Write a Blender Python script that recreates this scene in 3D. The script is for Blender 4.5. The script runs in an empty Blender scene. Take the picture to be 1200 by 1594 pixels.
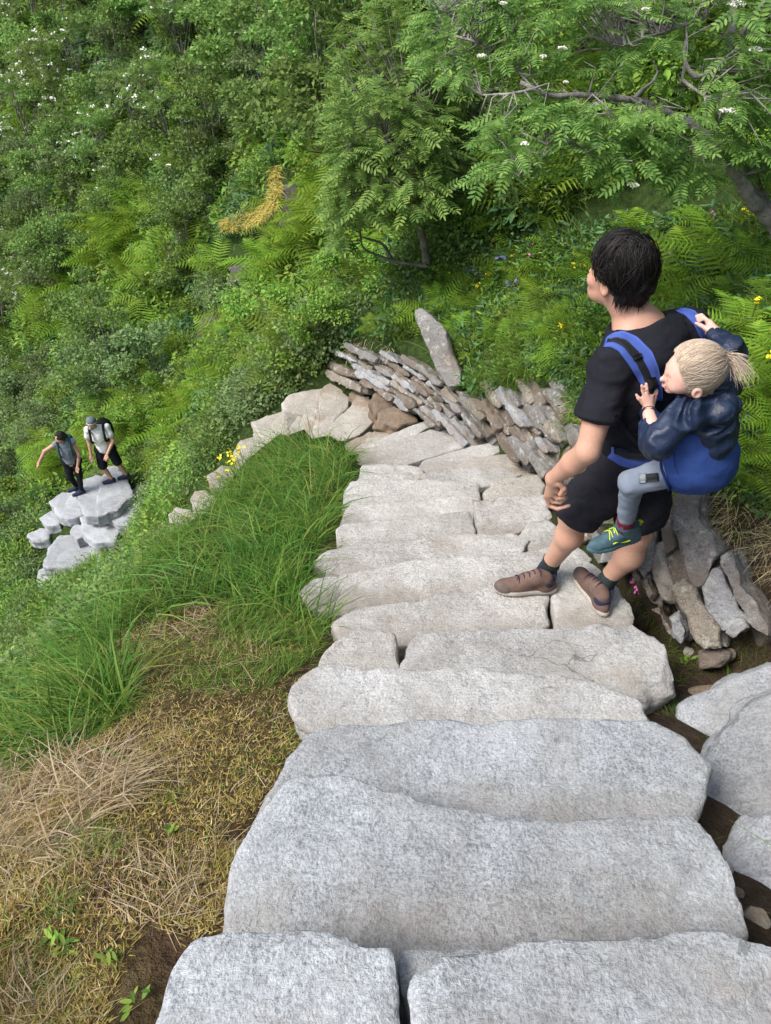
import bpy, bmesh, math, random
import numpy as np
from mathutils import Vector, Matrix
R = math.radians
SC = bpy.context.scene
COL = SC.collection
# ------------------------------------------------------------------ camera
PITCH = R(42.0); FPX = 1150.0
CX, CY = 600.0, 797.0
cam_d = bpy.data.cameras.new('camera'); cam = bpy.data.objects.new('camera', cam_d)
COL.objects.link(cam); SC.camera = cam
cam_d.sensor_fit = 'VERTICAL'; cam_d.sensor_height = 24.0
cam_d.lens = 24.0 * FPX / 1594.0
cam_d.clip_start = 0.05; cam_d.clip_end = 600
cam.location = (0, 0, 0); cam.rotation_euler = (R(90) - PITCH, 0, 0)
# ------------------------------------------------------------------ light
SUN_EL, SUN_AZ = R(52), R(-112)          # azimuth measured from +y towards +x
w = bpy.data.worlds.new("World"); SC.world = w; w.use_nodes = True
nt = w.node_tree; nt.nodes.clear()
sky = nt.nodes.new('ShaderNodeTexSky'); sky.sky_type = 'NISHITA'; sky.sun_disc = False
sky.sun_elevation = SUN_EL; sky.sun_rotation = SUN_AZ; sky.dust_density = 3.0; sky.air_density = 1.0
bg = nt.nodes.new('ShaderNodeBackground'); bg.inputs[1].default_value = 0.12
wo = nt.nodes.new('ShaderNodeOutputWorld')
hs = nt.nodes.new('ShaderNodeHueSaturation'); hs.inputs['Saturation'].default_value = 0.75
nt.links.new(sky.outputs[0], hs.inputs['Color']); nt.links.new(hs.outputs[0], bg.inputs[0]); nt.links.new(bg.outputs[0], wo.inputs[0])
sd = bpy.data.lights.new('sun', 'SUN'); so = bpy.data.objects.new('sun', sd); COL.objects.link(so)
sd.energy = 1.9; sd.angle = R(22); sd.color = (1.0, 0.95, 0.87)
sv = Vector((math.sin(SUN_AZ) * math.cos(SUN_EL), math.cos(SUN_AZ) * math.cos(SUN_EL), math.sin(SUN_EL)))
so.rotation_euler = sv.to_track_quat('Z', 'Y').to_euler()
SC.view_settings.view_transform = 'Standard'; SC.view_settings.look = 'None'
SC.view_settings.gamma = 1.0; SC.view_settings.exposure = 0.88
SC.render.engine = 'CYCLES'
SC.cycles.max_bounces = 5; SC.cycles.diffuse_bounces = 3; SC.cycles.glossy_bounces = 2
SC.cycles.transmission_bounces = 2; SC.cycles.use_denoising = True
try: SC.cycles.denoiser = 'OPENIMAGEDENOISE'
except Exception: pass

# ------------------------------------------------------------------ geometry of the view
SP, CP = math.sin(PITCH), math.cos(PITCH)
def ray(px, py):
    a = (px - CX) / FPX; b = (CY - py) / FPX
    return np.array((a, CP + b * SP, -SP + b * CP))
def at_z(px, py, z):
    r = ray(px, py); return r * (z / r[2])
def at_d(px, py, d):
    return ray(px, py) * d
def topx(p):
    d = p[1] * CP - p[2] * SP; u = p[1] * SP + p[2] * CP
    return CX + FPX * p[0] / d, CY - FPX * u / d, d

# ------------------------------------------------------------------ noise
def _hash(i, j, k, s):
    n = (i * 374761393 + j * 668265263 + k * 2147483647 + s * 1274126177) & 0xffffffff
    n = ((n ^ (n >> 13)) * 1274126177) & 0xffffffff
    n = (n ^ (n >> 16)) & 0xffff
    return n / 32767.5 - 1.0
def vnoise(P, seed=0):
    P = np.asarray(P, float); f = np.floor(P); t = P - f; f = f.astype(np.int64)
    t = t * t * (3 - 2 * t); r = 0
    for a in (0, 1):
        wa = t[..., 0] if a else 1 - t[..., 0]
        for b in (0, 1):
            wb = t[..., 1] if b else 1 - t[..., 1]
            for c in (0, 1):
                wc = t[..., 2] if c else 1 - t[..., 2]
                r = r + wa * wb * wc * _hash(f[..., 0] + a, f[..., 1] + b, f[..., 2] + c, seed)
    return r
def fbm(P, octs=3, seed=0):
    r = 0; a = 1.0
    for o in range(octs):
        r = r + a * vnoise(np.asarray(P) * (2 ** o), seed + o * 17); a *= 0.5
    return r

# ------------------------------------------------------------------ mesh helpers
def mesh_np(name, V, F, smooth=False):
    """F: (n,k) int array of equal-sized faces"""
    V = np.asarray(V, np.float32); F = np.asarray(F, np.int32)
    me = bpy.data.meshes.new(name); k = F.shape[1]
    me.vertices.add(len(V)); me.vertices.foreach_set('co', V.ravel())
    me.loops.add(F.size); me.loops.foreach_set('vertex_index', F.ravel())
    me.polygons.add(len(F)); me.polygons.foreach_set('loop_start', np.arange(0, F.size, k, dtype=np.int32))
    if smooth: me.polygons.foreach_set('use_smooth', np.ones(len(F), bool))
    me.update(calc_edges=True)
    return me
def link(name, me, mat=None, parent=None, loc=None):
    o = bpy.data.objects.new(name, me); COL.objects.link(o)
    if mat is not None and me is not None and not me.materials: me.materials.append(mat)
    if loc is not None: o.location = loc
    if parent is not None: o.parent = parent
    return o
def tag(o, label=None, cat=None, group=None, kind=None):
    if label: o['label'] = label
    if cat: o['category'] = cat
    if group: o['group'] = group
    if kind: o['kind'] = kind
    return o
def empty(name, loc=(0, 0, 0)):
    o = bpy.data.objects.new(name, None); COL.objects.link(o); o.location = loc; o.empty_display_size = .1
    return o
def copy_tree(o, parent=None):
    c = o.copy(); COL.objects.link(c)
    if parent is not None: c.parent = parent
    for ch in [x for x in KIDS.get(o.name, [])]: copy_tree(ch, c)
    return c
KIDS = {}
def kid(parent, o):
    KIDS.setdefault(parent.name, []).append(o); o.parent = parent; return o

def surface_nets(F, org, h):
    S = F < 0
    nx, ny, nz = F.shape
    cnt = np.zeros((nx - 1, ny - 1, nz - 1), np.int8)
    for a in (0, 1):
        for b in (0, 1):
            for c in (0, 1):
                cnt += S[a:nx - 1 + a, b:ny - 1 + b, c:nz - 1 + c]
    m = (cnt > 0) & (cnt < 8)
    I = np.argwhere(m); idx = -np.ones(m.shape, np.int32); idx[m] = np.arange(len(I))
    acc = np.zeros((len(I), 3)); n = np.zeros(len(I))
    cor = [(0, 0, 0), (1, 0, 0), (0, 1, 0), (1, 1, 0), (0, 0, 1), (1, 0, 1), (0, 1, 1), (1, 1, 1)]
    vals = [F[I[:, 0] + a, I[:, 1] + b, I[:, 2] + c].astype(float) for a, b, c in cor]
    for p in range(8):
        for q in range(p + 1, 8):
            if sum(abs(cor[p][t] - cor[q][t]) for t in range(3)) != 1: continue
            va, vb = vals[p], vals[q]; x = (va < 0) != (vb < 0)
            t = np.where(x, va / np.where(x, va - vb, 1), 0)
            pos = np.array(cor[p]) + t[:, None] * (np.array(cor[q]) - np.array(cor[p]))
            acc += np.where(x[:, None], pos, 0); n += x
    V = (I + acc / n[:, None]) * h + np.array(org)
    Q = []
    for ax in range(3):
        sl0 = [slice(None)] * 3; sl1 = [slice(None)] * 3
        sl0[ax] = slice(0, F.shape[ax] - 1); sl1[ax] = slice(1, None)
        a = S[tuple(sl0)]; b = S[tuple(sl1)]
        E = np.argwhere(a != b)
        o1, o2 = [t for t in range(3) if t != ax]
        ok = (E[:, o1] > 0) & (E[:, o2] > 0) & (E[:, o1] < F.shape[o1] - 1) & (E[:, o2] < F.shape[o2] - 1)
        E = E[ok]; ins = a[tuple(E.T)]
        q = []
        for d1, d2 in ((1, 1), (0, 1), (0, 0), (1, 0)):
            C = E.copy(); C[:, o1] -= d1; C[:, o2] -= d2; q.append(idx[tuple(C.T)])
        q = np.stack(q, 1)
        flip = ins if ax != 1 else ~ins
        q[~flip] = q[~flip][:, ::-1]
        Q.append(q)
    return V, np.concatenate(Q)

def smin(a, b, k):
    if k <= 0: return np.minimum(a, b)
    t = np.clip(0.5 + 0.5 * (b - a) / k, 0, 1)
    return b * (1 - t) + a * t - k * t * (1 - t)
def smax(a, b, k): return -smin(-a, -b, k)

class Vol:
    """a signed distance volume that primitives are blended into"""
    def __init__(s, lo, hi, h):
        s.lo = np.array(lo, float); s.h = h
        s.n = np.ceil((np.array(hi, float) - s.lo) / h).astype(int) + 1
        s.F = np.full(tuple(s.n), 1e3, np.float32)
    def _sub(s, lo, hi):
        a = np.clip(np.floor((np.array(lo) - s.lo) / s.h).astype(int), 0, s.n - 1)
        b = np.clip(np.ceil((np.array(hi) - s.lo) / s.h).astype(int) + 1, 1, s.n)
        sl = tuple(slice(a[t], b[t]) for t in range(3))
        g = np.stack(np.meshgrid(*[s.lo[t] + s.h * np.arange(a[t], b[t]) for t in range(3)], indexing='ij'), -1)
        return sl, g
    def put(s, lo, hi, fn, k=0.01, op='add'):
        pad = k + 4 * s.h
        sl, g = s._sub(np.array(lo) - pad, np.array(hi) + pad)
        if g.size == 0: return s
        d = fn(g)
        if op == 'add': s.F[sl] = smin(s.F[sl], d, k)
        elif op == 'cut': s.F[sl] = smax(s.F[sl], -d, k)
        return s
    def cone(s, a, b, ra, rb, k=0.01, op='add', flat=None, fx=1.0):
        """round cone from a to b; flat=(axis, factor) squeezes along a direction"""
        a = np.array(a, float); b = np.array(b, float); rm = max(ra, rb)
        def fn(g):
            p = g - a; ba = b - a; L = max(float(ba @ ba), 1e-9)
            if flat is not None:
                ax = np.array(flat[0], float); ax /= np.linalg.norm(ax); f = flat[1]
                p = p + (p @ ax)[..., None] * ax * (1 / f - 1)
                ba = ba + (ba @ ax) * ax * (1 / f - 1); L = float(ba @ ba)
            t = np.clip(p @ ba / L, 0, 1)
            d = np.linalg.norm(p - t[..., None] * ba, axis=-1) - (ra + (rb - ra) * t)
            return d * (flat[1] if flat is not None and flat[1] < 1 else 1)
        return s.put(np.minimum(a, b) - rm * fx, np.maximum(a, b) + rm * fx, fn, k, op)
    def chain(s, pts, rs, k=0.01, **kw):
        for i in range(len(pts) - 1): s.cone(pts[i], pts[i + 1], rs[i], rs[i + 1], k, **kw)
        return s
    def ell(s, c, r, axes=None, k=0.01, op='add'):
        c = np.array(c, float); r = np.array(r, float); rm = r.max()
        A = np.eye(3) if axes is None else np.array(axes, float)
        def fn(g):
            q = (g - c) @ A.T; u = q / r; n0 = np.linalg.norm(u, axis=-1); n1 = np.linalg.norm(u / r, axis=-1)
            return n0 * (n0 - 1) / np.maximum(n1, 1e-6)
        return s.put(c - rm, c + rm, fn, k, op)
    def plane_cut(s, p, n, k=0.0):
        """remove everything on the side the normal points to"""
        p = np.array(p, float); n = np.array(n, float); n /= np.linalg.norm(n)
        g = np.stack(np.meshgrid(*[s.lo[t] + s.h * np.arange(s.n[t]) for t in range(3)], indexing='ij'), -1)
        s.F = smax(s.F, ((g - p) @ n).astype(np.float32), k); return s
    def warp(s, fn):
        """add fn(points) near the surface"""
        m = np.abs(s.F) < 6 * s.h + 0.03
        I = np.argwhere(m); s.F[m] += fn(s.lo + s.h * I).astype(np.float32); return s
    def mesh(s, name, smooth=True, relax=1):
        F = s.F.copy(); F[0] = F[-1] = 1; F[:, 0] = F[:, -1] = 1; F[:, :, 0] = F[:, :, -1] = 1
        V, Q = surface_nets(np.clip(F, -4 * s.h, 4 * s.h), s.lo, s.h)
        for _ in range(relax):
            acc = np.zeros_like(V); n = np.zeros(len(V))
            for i in range(4):
                a, b = Q[:, i], Q[:, (i + 1) % 4]
                np.add.at(acc, a, V[b]); np.add.at(acc, b, V[a]); np.add.at(n, a, 1); np.add.at(n, b, 1)
            V = V * .5 + .5 * acc / np.maximum(n, 1)[:, None]
        return V, Q
def vol_obj(name, vol, mat, parent=None, loc=None, smooth=True, relax=1):
    V, Q = vol.mesh(name, relax=relax)
    if loc is not None: V = V - np.array(loc)
    me = mesh_np(name, V, Q, smooth)
    o = link(name, me, mat, None, loc if parent is None else None)
    if parent is not None: kid(parent, o)
    return o

# ------------------------------------------------------------------ materials
def new_mat(name):
    m = bpy.data.materials.new(name); m.use_nodes = True
    n = m.node_tree.nodes; n.clear()
    out = n.new('ShaderNodeOutputMaterial'); b = n.new('ShaderNodeBsdfPrincipled')
    m.node_tree.links.new(b.outputs[0], out.inputs[0])
    return m, m.node_tree, b, out
def node(t, typ, **kw):
    n = t.nodes.new(typ)
    for k, v in kw.items():
        if k.startswith('i_'): n.inputs[int(k[2:])].default_value = v
        else: setattr(n, k, v)
    return n
def ramp(t, src, stops):
    r = t.nodes.new('ShaderNodeValToRGB'); e = r.color_ramp.elements
    while len(e) < len(stops): e.new(0.5)
    for i, (p, c) in enumerate(stops):
        e[i].position = p; e[i].color = (c[0], c[1], c[2], 1)
    t.links.new(src, r.inputs[0]); return r
def mixc(t, fac, a, b, mode='MIX'):
    m = t.nodes.new('ShaderNodeMix'); m.data_type = 'RGBA'; m.blend_type = mode
    for i, v in ((0, fac), (6, a), (7, b)):
        if hasattr(v, 'is_output'): t.links.new(v, m.inputs[i])
        else: m.inputs[i].default_value = v if i == 0 else (v[0], v[1], v[2], 1)
    return m.outputs[2]
def noise(t, scale, detail=4, rough=.6, vec=None, dist=0):
    n = t.nodes.new('ShaderNodeTexNoise'); n.inputs['Scale'].default_value = scale
    n.inputs['Detail'].default_value = detail; n.inputs['Roughness'].default_value = rough; n.inputs['Distortion'].default_value = dist
    if vec is not None: t.links.new(vec, n.inputs['Vector'])
    return n.outputs[0]
def coord(t, kind='Object', scale=None, rot=None):
    c = t.nodes.new('ShaderNodeTexCoord'); o = c.outputs[kind]
    if scale is not None or rot is not None:
        mp = t.nodes.new('ShaderNodeMapping'); t.links.new(o, mp.inputs[0])
        if scale is not None: mp.inputs['Scale'].default_value = scale
        if rot is not None: mp.inputs['Rotation'].default_value = rot
        o = mp.outputs[0]
    return o
def bump(t, b, h, strength, dist):
    n = t.nodes.new('ShaderNodeBump'); n.inputs['Strength'].default_value = strength; n.inputs['Distance'].default_value = dist
    t.links.new(h, n.inputs['Height']); t.links.new(n.outputs[0], b.inputs['Normal']); return n
def math_n(t, op, a, b=None):
    m = t.nodes.new('ShaderNodeMath'); m.operation = op
    for i, v in ((0, a), (1, b)):
        if v is None: continue
        if hasattr(v, 'is_output'): t.links.new(v, m.inputs[i])
        else: m.inputs[i].default_value = v
    return m.outputs[0]

def granite(name, base, dark, patch, soil=None, soil_at=.6, bands=0.0, seed=0, grain=1.0, lichen=0.0, dirt=0.0):
    m, t, b, _ = new_mat(name)
    oi = t.nodes.new('ShaderNodeObjectInfo')
    co = t.nodes.new('ShaderNodeTexCoord')
    va = t.nodes.new('ShaderNodeVectorMath'); va.operation = 'MULTIPLY_ADD'
    cmb = t.nodes.new('ShaderNodeCombineXYZ')
    for i in range(3): t.links.new(oi.outputs['Random'], cmb.inputs[i])
    t.links.new(cmb.outputs[0], va.inputs[0]); va.inputs[1].default_value = (31, 17, 23); t.links.new(co.outputs['Object'], va.inputs[2])
    vec = va.outputs[0]
    sp = noise(t, 130 * grain, 3, .75, vec); sp2 = noise(t, 45 * grain, 4, .65, vec); lg = noise(t, 3.2, 5, .6, vec, .6)
    c = ramp(t, sp, [(.38, dark), (.49, base), (.62, [min(1, x * 1.45) for x in base])]).outputs[0]
    c2 = ramp(t, sp2, [(.36, [x * .55 for x in base]), (.5, base), (.64, [x * 1.25 for x in base])]).outputs[0]
    c = mixc(t, .42, c, c2)
    pr = ramp(t, lg, [(.40, (0, 0, 0)), (.66, (1, 1, 1))]).outputs[0]
    c = mixc(t, math_n(t, 'MULTIPLY', pr, .55), c, patch)
    # foliation: stretched mineral bands
    mp = t.nodes.new('ShaderNodeMapping'); t.links.new(vec, mp.inputs[0]); mp.inputs['Scale'].default_value = (1.2, 7, 7); mp.inputs['Rotation'].default_value = (0, .2, .5)
    bn = noise(t, 5, 6, .7, mp.outputs[0], .8)
    br = ramp(t, bn, [(.46, (0, 0, 0)), (.64, (1, 1, 1))]).outputs[0]
    c = mixc(t, math_n(t, 'MULTIPLY', br, .25 + bands), c, [x * .62 for x in base])
    # pits, hairline cracks and weather stains
    pn = noise(t, 11, 4, .7, vec, .4); pm = ramp(t, pn, [(.655, (0, 0, 0)), (.70, (1, 1, 1))]).outputs[0]
    c = mixc(t, math_n(t, 'MULTIPLY', pm, .6), c, [x * .38 for x in base])
    vc = t.nodes.new('ShaderNodeTexVoronoi'); vc.feature = 'DISTANCE_TO_EDGE'; vc.inputs['Scale'].default_value = 2.3
    wv = t.nodes.new('ShaderNodeVectorMath'); wv.operation = 'MULTIPLY_ADD'; nv = t.nodes.new('ShaderNodeTexNoise'); nv.inputs['Scale'].default_value = 4; nv.inputs['Detail'].default_value = 5
    t.links.new(vec, nv.inputs['Vector']); t.links.new(nv.outputs['Color'], wv.inputs[0]); wv.inputs[1].default_value = (.5, .5, .5); t.links.new(vec, wv.inputs[2]); t.links.new(wv.outputs[0], vc.inputs['Vector'])
    ck = ramp(t, vc.outputs['Distance'], [(.004, (1, 1, 1)), (.012, (0, 0, 0))]).outputs[0]
    ckm = math_n(t, 'MULTIPLY', ck, ramp(t, noise(t, 2.0, 3, .5, vec), [(.63, (0, 0, 0)), (.68, (1, 1, 1))]).outputs[0])
    c = mixc(t, math_n(t, 'MULTIPLY', ckm, .65), c, [x * .3 for x in base])
    st = ramp(t, noise(t, 1.7, 5, .65, vec, 1.2), [(.42, (.80, .78, .76)), (.62, (1.08, 1.07, 1.06))]).outputs[0]
    c = mixc(t, 1.0, c, st, 'MULTIPLY')
    if lichen > 0:
        ln = noise(t, 14, 5, .7, vec); lr = ramp(t, ln, [(.56, (0, 0, 0)), (.62, (1, 1, 1))]).outputs[0]
        c = mixc(t, math_n(t, 'MULTIPLY', lr, lichen), c, (.5, .52, .48))
        ln = noise(t, 9, 5, .7, mp.outputs[0]); lr = ramp(t, ln, [(.58, (0, 0, 0)), (.64, (1, 1, 1))]).outputs[0]
        c = mixc(t, math_n(t, 'MULTIPLY', lr, lichen), c, (.07, .065, .07))
    if soil is not None:
        sn = noise(t, 2.6, 5, .62, vec); sr = ramp(t, sn, [(soil_at, (0, 0, 0)), (soil_at + .1, (1, 1, 1))]).outputs[0]
        c = mixc(t, math_n(t, 'MULTIPLY', sr, .6), c, soil)
    if dirt > 0:                                            # soil stain at the riser foot, also painting in shadow lines between treads
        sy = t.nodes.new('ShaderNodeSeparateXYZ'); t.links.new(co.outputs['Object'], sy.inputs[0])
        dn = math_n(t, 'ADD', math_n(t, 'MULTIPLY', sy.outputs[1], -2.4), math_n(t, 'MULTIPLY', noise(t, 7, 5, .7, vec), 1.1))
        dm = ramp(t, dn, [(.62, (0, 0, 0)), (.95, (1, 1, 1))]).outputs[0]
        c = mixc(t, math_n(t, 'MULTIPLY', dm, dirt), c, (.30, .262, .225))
    br2 = t.nodes.new('ShaderNodeHueSaturation'); t.links.new(c, br2.inputs['Color'])
    t.links.new(math_n(t, 'MULTIPLY_ADD', oi.outputs['Random'], .16), br2.inputs['Value'])
    br2.inputs['Value'].default_value = 1
    mm = br2.inputs['Value'].links[0].from_node; mm.inputs[2].default_value = .92
    t.links.new(br2.outputs[0], b.inputs['Base Color'])
    b.inputs['Roughness'].default_value = .85; b.inputs['Specular IOR Level'].default_value = .25
    f2 = noise(t, 28, 6, .75, vec); vo = t.nodes.new('ShaderNodeTexVoronoi'); vo.inputs['Scale'].default_value = 13; t.links.new(vec, vo.inputs['Vector'])
    hh = math_n(t, 'ADD', math_n(t, 'MULTIPLY', sp, .32), math_n(t, 'MULTIPLY', f2, .9))
    hh = math_n(t, 'ADD', hh, math_n(t, 'MULTIPLY', bn, .35))
    bump(t, b, hh, 1.0, .016)
    return m
def plain(name, col, rough=.8, var=.25, scale=6, bumps=None, spec=.3, sheen=0):
    m, t, b, _ = new_mat(name)
    c = coord(t); n = noise(t, scale, 5, .6, c)
    r = ramp(t, n, [(.3, [x * (1 - var) for x in col]), (.7, [x * (1 + var) for x in col])])
    t.links.new(r.outputs[0], b.inputs['Base Color']); b.inputs['Roughness'].default_value = rough
    b.inputs['Specular IOR Level'].default_value = spec
    if sheen: b.inputs['Sheen Weight'].default_value = sheen
    if bumps: bump(t, b, noise(t, bumps[0], 4, .6, c), bumps[1], bumps[2])
    return m
def leafmat(name, cols, trans=.35, rough=.55, spec=.35, objvar=.25, gain=1.95, warm=1.07):
    spec = spec * .45
    """foliage: colour differs from leaf to leaf and a little from plant to plant"""
    m, t, b, out = new_mat(name)
    g = t.nodes.new('ShaderNodeNewGeometry')
    st = [(i / max(1, len(cols) - 1), [min(.8, c[0] * gain * warm), min(.8, c[1] * gain), min(.8, c[2] * gain * (2 - warm) * (.85 if warm != 1 else 1))]) for i, c in enumerate(cols)]
    r = ramp(t, g.outputs['Random Per Island'], st).outputs[0]
    oi = t.nodes.new('ShaderNodeObjectInfo')
    hsv = t.nodes.new('ShaderNodeHueSaturation'); t.links.new(r, hsv.inputs['Color'])
    v = math_n(t, 'MULTIPLY_ADD', oi.outputs['Random'], objvar * 2); v.node.inputs[2].default_value = 1 - objvar
    t.links.new(v, hsv.inputs['Value'])
    h = math_n(t, 'MULTIPLY_ADD', oi.outputs['Random'], .03); h.node.inputs[2].default_value = .485
    t.links.new(h, hsv.inputs['Hue'])
    t.links.new(hsv.outputs[0], b.inputs['Base Color']); b.inputs['Roughness'].default_value = rough
    b.inputs['Specular IOR Level'].default_value = spec
    if trans > 0:
        tr = t.nodes.new('ShaderNodeBsdfTranslucent'); t.links.new(hsv.outputs[0], tr.inputs[0])
        mx = t.nodes.new('ShaderNodeMixShader'); mx.inputs[0].default_value = trans
        t.links.new(b.outputs[0], mx.inputs[1]); t.links.new(tr.outputs[0], mx.inputs[2]); t.links.new(mx.outputs[0], out.inputs[0])
    return m
# ================================================================== stones of the stair
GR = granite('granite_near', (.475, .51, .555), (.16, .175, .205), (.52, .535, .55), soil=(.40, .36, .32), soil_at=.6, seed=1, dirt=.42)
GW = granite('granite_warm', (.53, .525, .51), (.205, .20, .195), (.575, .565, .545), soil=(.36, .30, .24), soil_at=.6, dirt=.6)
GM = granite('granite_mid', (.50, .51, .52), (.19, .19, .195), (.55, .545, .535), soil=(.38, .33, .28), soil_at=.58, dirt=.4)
GC = granite('granite_corner', (.48, .46, .42), (.2, .18, .15), (.56, .53, .48), soil=(.30, .20, .12), soil_at=.52)
GB = granite('granite_blue', (.42, .45, .49), (.15, .17, .2), (.52, .54, .56), bands=.2)
GD = granite('brown_rock', (.26, .20, .15), (.12, .09, .07), (.34, .27, .2), soil=(.14, .1, .07), soil_at=.5)

def sd_poly(P, poly):
    poly = np.asarray(poly, float); n = len(poly)
    d = np.full(P.shape[:-1], 1e9); inside = np.zeros(P.shape[:-1], bool)
    for i in range(n):
        a = poly[i]; b = poly[(i + 1) % n]; e = b - a; w_ = P - a
        t = np.clip((w_ @ e) / max(e @ e, 1e-12), 0, 1)
        q = w_ - t[..., None] * e; d = np.minimum(d, (q ** 2).sum(-1))
        c1 = (a[1] > P[..., 1]) != (b[1] > P[..., 1])
        with np.errstate(divide='ignore', invalid='ignore'):
            xs = (b[0] - a[0]) * (P[..., 1] - a[1]) / (b[1] - a[1] if b[1] != a[1] else 1e-12) + a[0]
        inside ^= c1 & (P[..., 0] < xs)
    d = np.sqrt(d); return np.where(inside, -d, d)

def rock_slab(name, poly, thick, frame, h, rnd, rough, mat, seed, taper=0.0, chip=1.0, under=0.0, facets=0):
    """poly: 2-D outline in the local frame (O, U, V, N): top face at N=0, body towards -N"""
    O, U, Vv, N = [np.array(x, float) for x in frame]
    poly = np.asarray(poly, float)
    lo = np.array([poly[:, 0].min(), poly[:, 1].min(), -thick]) - .06 - 3 * h
    hi = np.array([poly[:, 0].max(), poly[:, 1].max(), 0]) + .06 + 3 * h
    n = np.ceil((hi - lo) / h).astype(int) + 1
    xs, ys, zs = [lo[i] + h * np.arange(n[i]) for i in range(3)]
    g2 = np.stack(np.meshgrid(xs, ys, indexing='ij'), -1)
    d2 = sd_poly(g2, poly)
    G = np.stack(np.meshgrid(xs, ys, zs, indexing='ij'), -1) + seed * 3.7
    f1 = fbm(np.concatenate([g2 * 6.5 + seed, np.zeros(g2.shape[:-1] + (1,))], -1), 4, seed)[..., None] * rough * 1.5 + fbm(G * 5.0, 2, seed) * rough * .6
    f2 = fbm(G * np.array([9, 9, 22]), 3, seed + 5) * rough * chip
    f3 = fbm(np.concatenate([g2 * 2.6 + seed, np.zeros(g2.shape[:-1] + (1,))], -1), 3, seed + 9) * rough * 1.2
    dz = np.abs(zs + thick / 2)[None, None, :] - thick / 2 - f3[..., None] * (.9 if facets else .45)
    rnd = rnd * .4
    dd = d2[..., None] + f1 * .9 + f2 * .9 - taper * (-zs)[None, None, :]
    a = dd + rnd; b = dz + rnd
    F = np.minimum(np.maximum(a, b), 0) + np.sqrt(np.maximum(a, 0) ** 2 + np.maximum(b, 0) ** 2) - rnd
    ch = np.clip((vnoise(G * 4.5, seed + 31) + .6 * vnoise(G * 13, seed + 32)) * .020 * chip - .005, .0005, .04)
    F = np.maximum(F, (dd + dz) * .7071 + ch * (1 if rough < .02 else 1.5))
    if facets:
        rgf = random.Random(seed * 7 + 1); c2_ = poly.mean(0); L_ = G - seed * 3.7
        for q_ in range(facets):
            az = 2 * math.pi * (q_ + rgf.random() * .7) / facets; e_ = np.array((math.cos(az), math.sin(az))); el_ = rgf.uniform(.25, 1.1)
            nn = np.array((e_[0] * math.cos(el_), e_[1] * math.cos(el_), math.sin(el_))); sup = ((poly - c2_) @ e_).max()
            F = np.maximum(F, (L_[..., :2] - c2_) @ nn[:2] + L_[..., 2] * nn[2] - sup * rgf.uniform(.82, .98) * math.cos(el_))
    F = F + f2 * .25 + vnoise(G * 34, seed + 33) * .0016 + (vnoise(G * 21, seed + 34) * .0034 if h < .015 else 0)
    F[0] = F[-1] = 1; F[:, 0] = F[:, -1] = 1; F[:, :, 0] = F[:, :, -1] = 1
    Vt, Q = surface_nets(np.clip(F, -3 * h, 3 * h), lo, h)
    c = np.array([poly[:, 0].mean(), poly[:, 1].mean(), -thick])
    W = (Vt - c) @ np.stack([U, Vv, N])
    org = O + c[0] * U + c[1] * Vv + c[2] * N
    me = mesh_np(name, W, Q, True)
    me.set_sharp_from_angle(angle=R(34))
    return link(name, me, mat, None, org)

def hpoly(pix, z):
    return [tuple(at_z(px, py, z)[:2]) for px, py in pix]
HF = ((0, 0, 0), (1, 0, 0), (0, 1, 0), (0, 0, 1))
STONES = []                                             # (centre xy, top z, outline) for the ground
def step(name, pix, z, label, mat, thick=.24, h=.016, rnd=.022, rough=.008, cat='stone step', group=None, seed=None, tilt=None, chip=1.0):
    poly = hpoly(pix, z)
    seed = len(STONES) + 1 if seed is None else seed
    fr = ((0, 0, z), (1, 0, 0), (0, 1, 0), (0, 0, 1))
    o = rock_slab(name, poly, thick, fr, h, rnd, rough, mat, seed, chip=chip)
    tag(o, label, cat, group); STONES.append((np.mean(poly, 0), z, np.array(poly), thick))
    return o
G1 = 'granite slabs of the upper stair'
# z levels
step('stone_step', [(225, 1800), (240, 1594), (250, 1540), (266, 1496), (300, 1455), (385, 1449), (470, 1453), (560, 1461), (612, 1467), (624, 1500), (628, 1594), (634, 1800)], -1.55,
     'pale granite slab at the bottom of the photo, left of the narrow gap', GR, .22, .009, .016, .006, group=G1)
step('stone_step', [(655, 1800), (640, 1620), (637, 1545), (648, 1515), (700, 1494), (790, 1474), (900, 1465), (1050, 1455), (1130, 1456), (1210, 1459), (1330, 1480), (1400, 1800)], -1.55,
     'pale granite slab right of the narrow gap, running out of the bottom right corner', GR, .22, .009, .02, .008, group=G1)
step('stone_ledge', [(626, 1485), (640, 1480), (720, 1474), (800, 1468), (860, 1480), (800, 1540), (640, 1580), (632, 1540)], -1.60,
     'narrow flat ledge stone poking out behind the bottom right slab', GR, .18, .012, .014, .006, 'stone', None)
step('stone_step', [(335, 1520), (343, 1450), (352, 1395), (368, 1330), (388, 1284), (432, 1248), (446, 1218), (475, 1200), (530, 1203), (600, 1226), (680, 1245), (755, 1262), (790, 1272), (880, 1276), (1000, 1274), (1078, 1276), (1102, 1303), (1135, 1355), (1158, 1405), (1166, 1455), (1150, 1540), (700, 1600), (400, 1600)], -1.77,
     'largest granite slab, second tread up from the bottom edge of the photo', GR, .23, .009, .018, .007, group=G1)
step('stone_step', [(385, 1290), (402, 1258), (414, 1232), (448, 1182), (482, 1140), (560, 1127), (650, 1118), (760, 1118), (860, 1114), (960, 1118), (1020, 1120), (1068, 1148), (1108, 1190), (1090, 1260), (1075, 1320), (850, 1340), (600, 1310), (440, 1300)], -1.99,
     'wide granite slab with a rounded right end just behind the largest slab', GR, .24, .012, .022, .007, group=G1)
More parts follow.
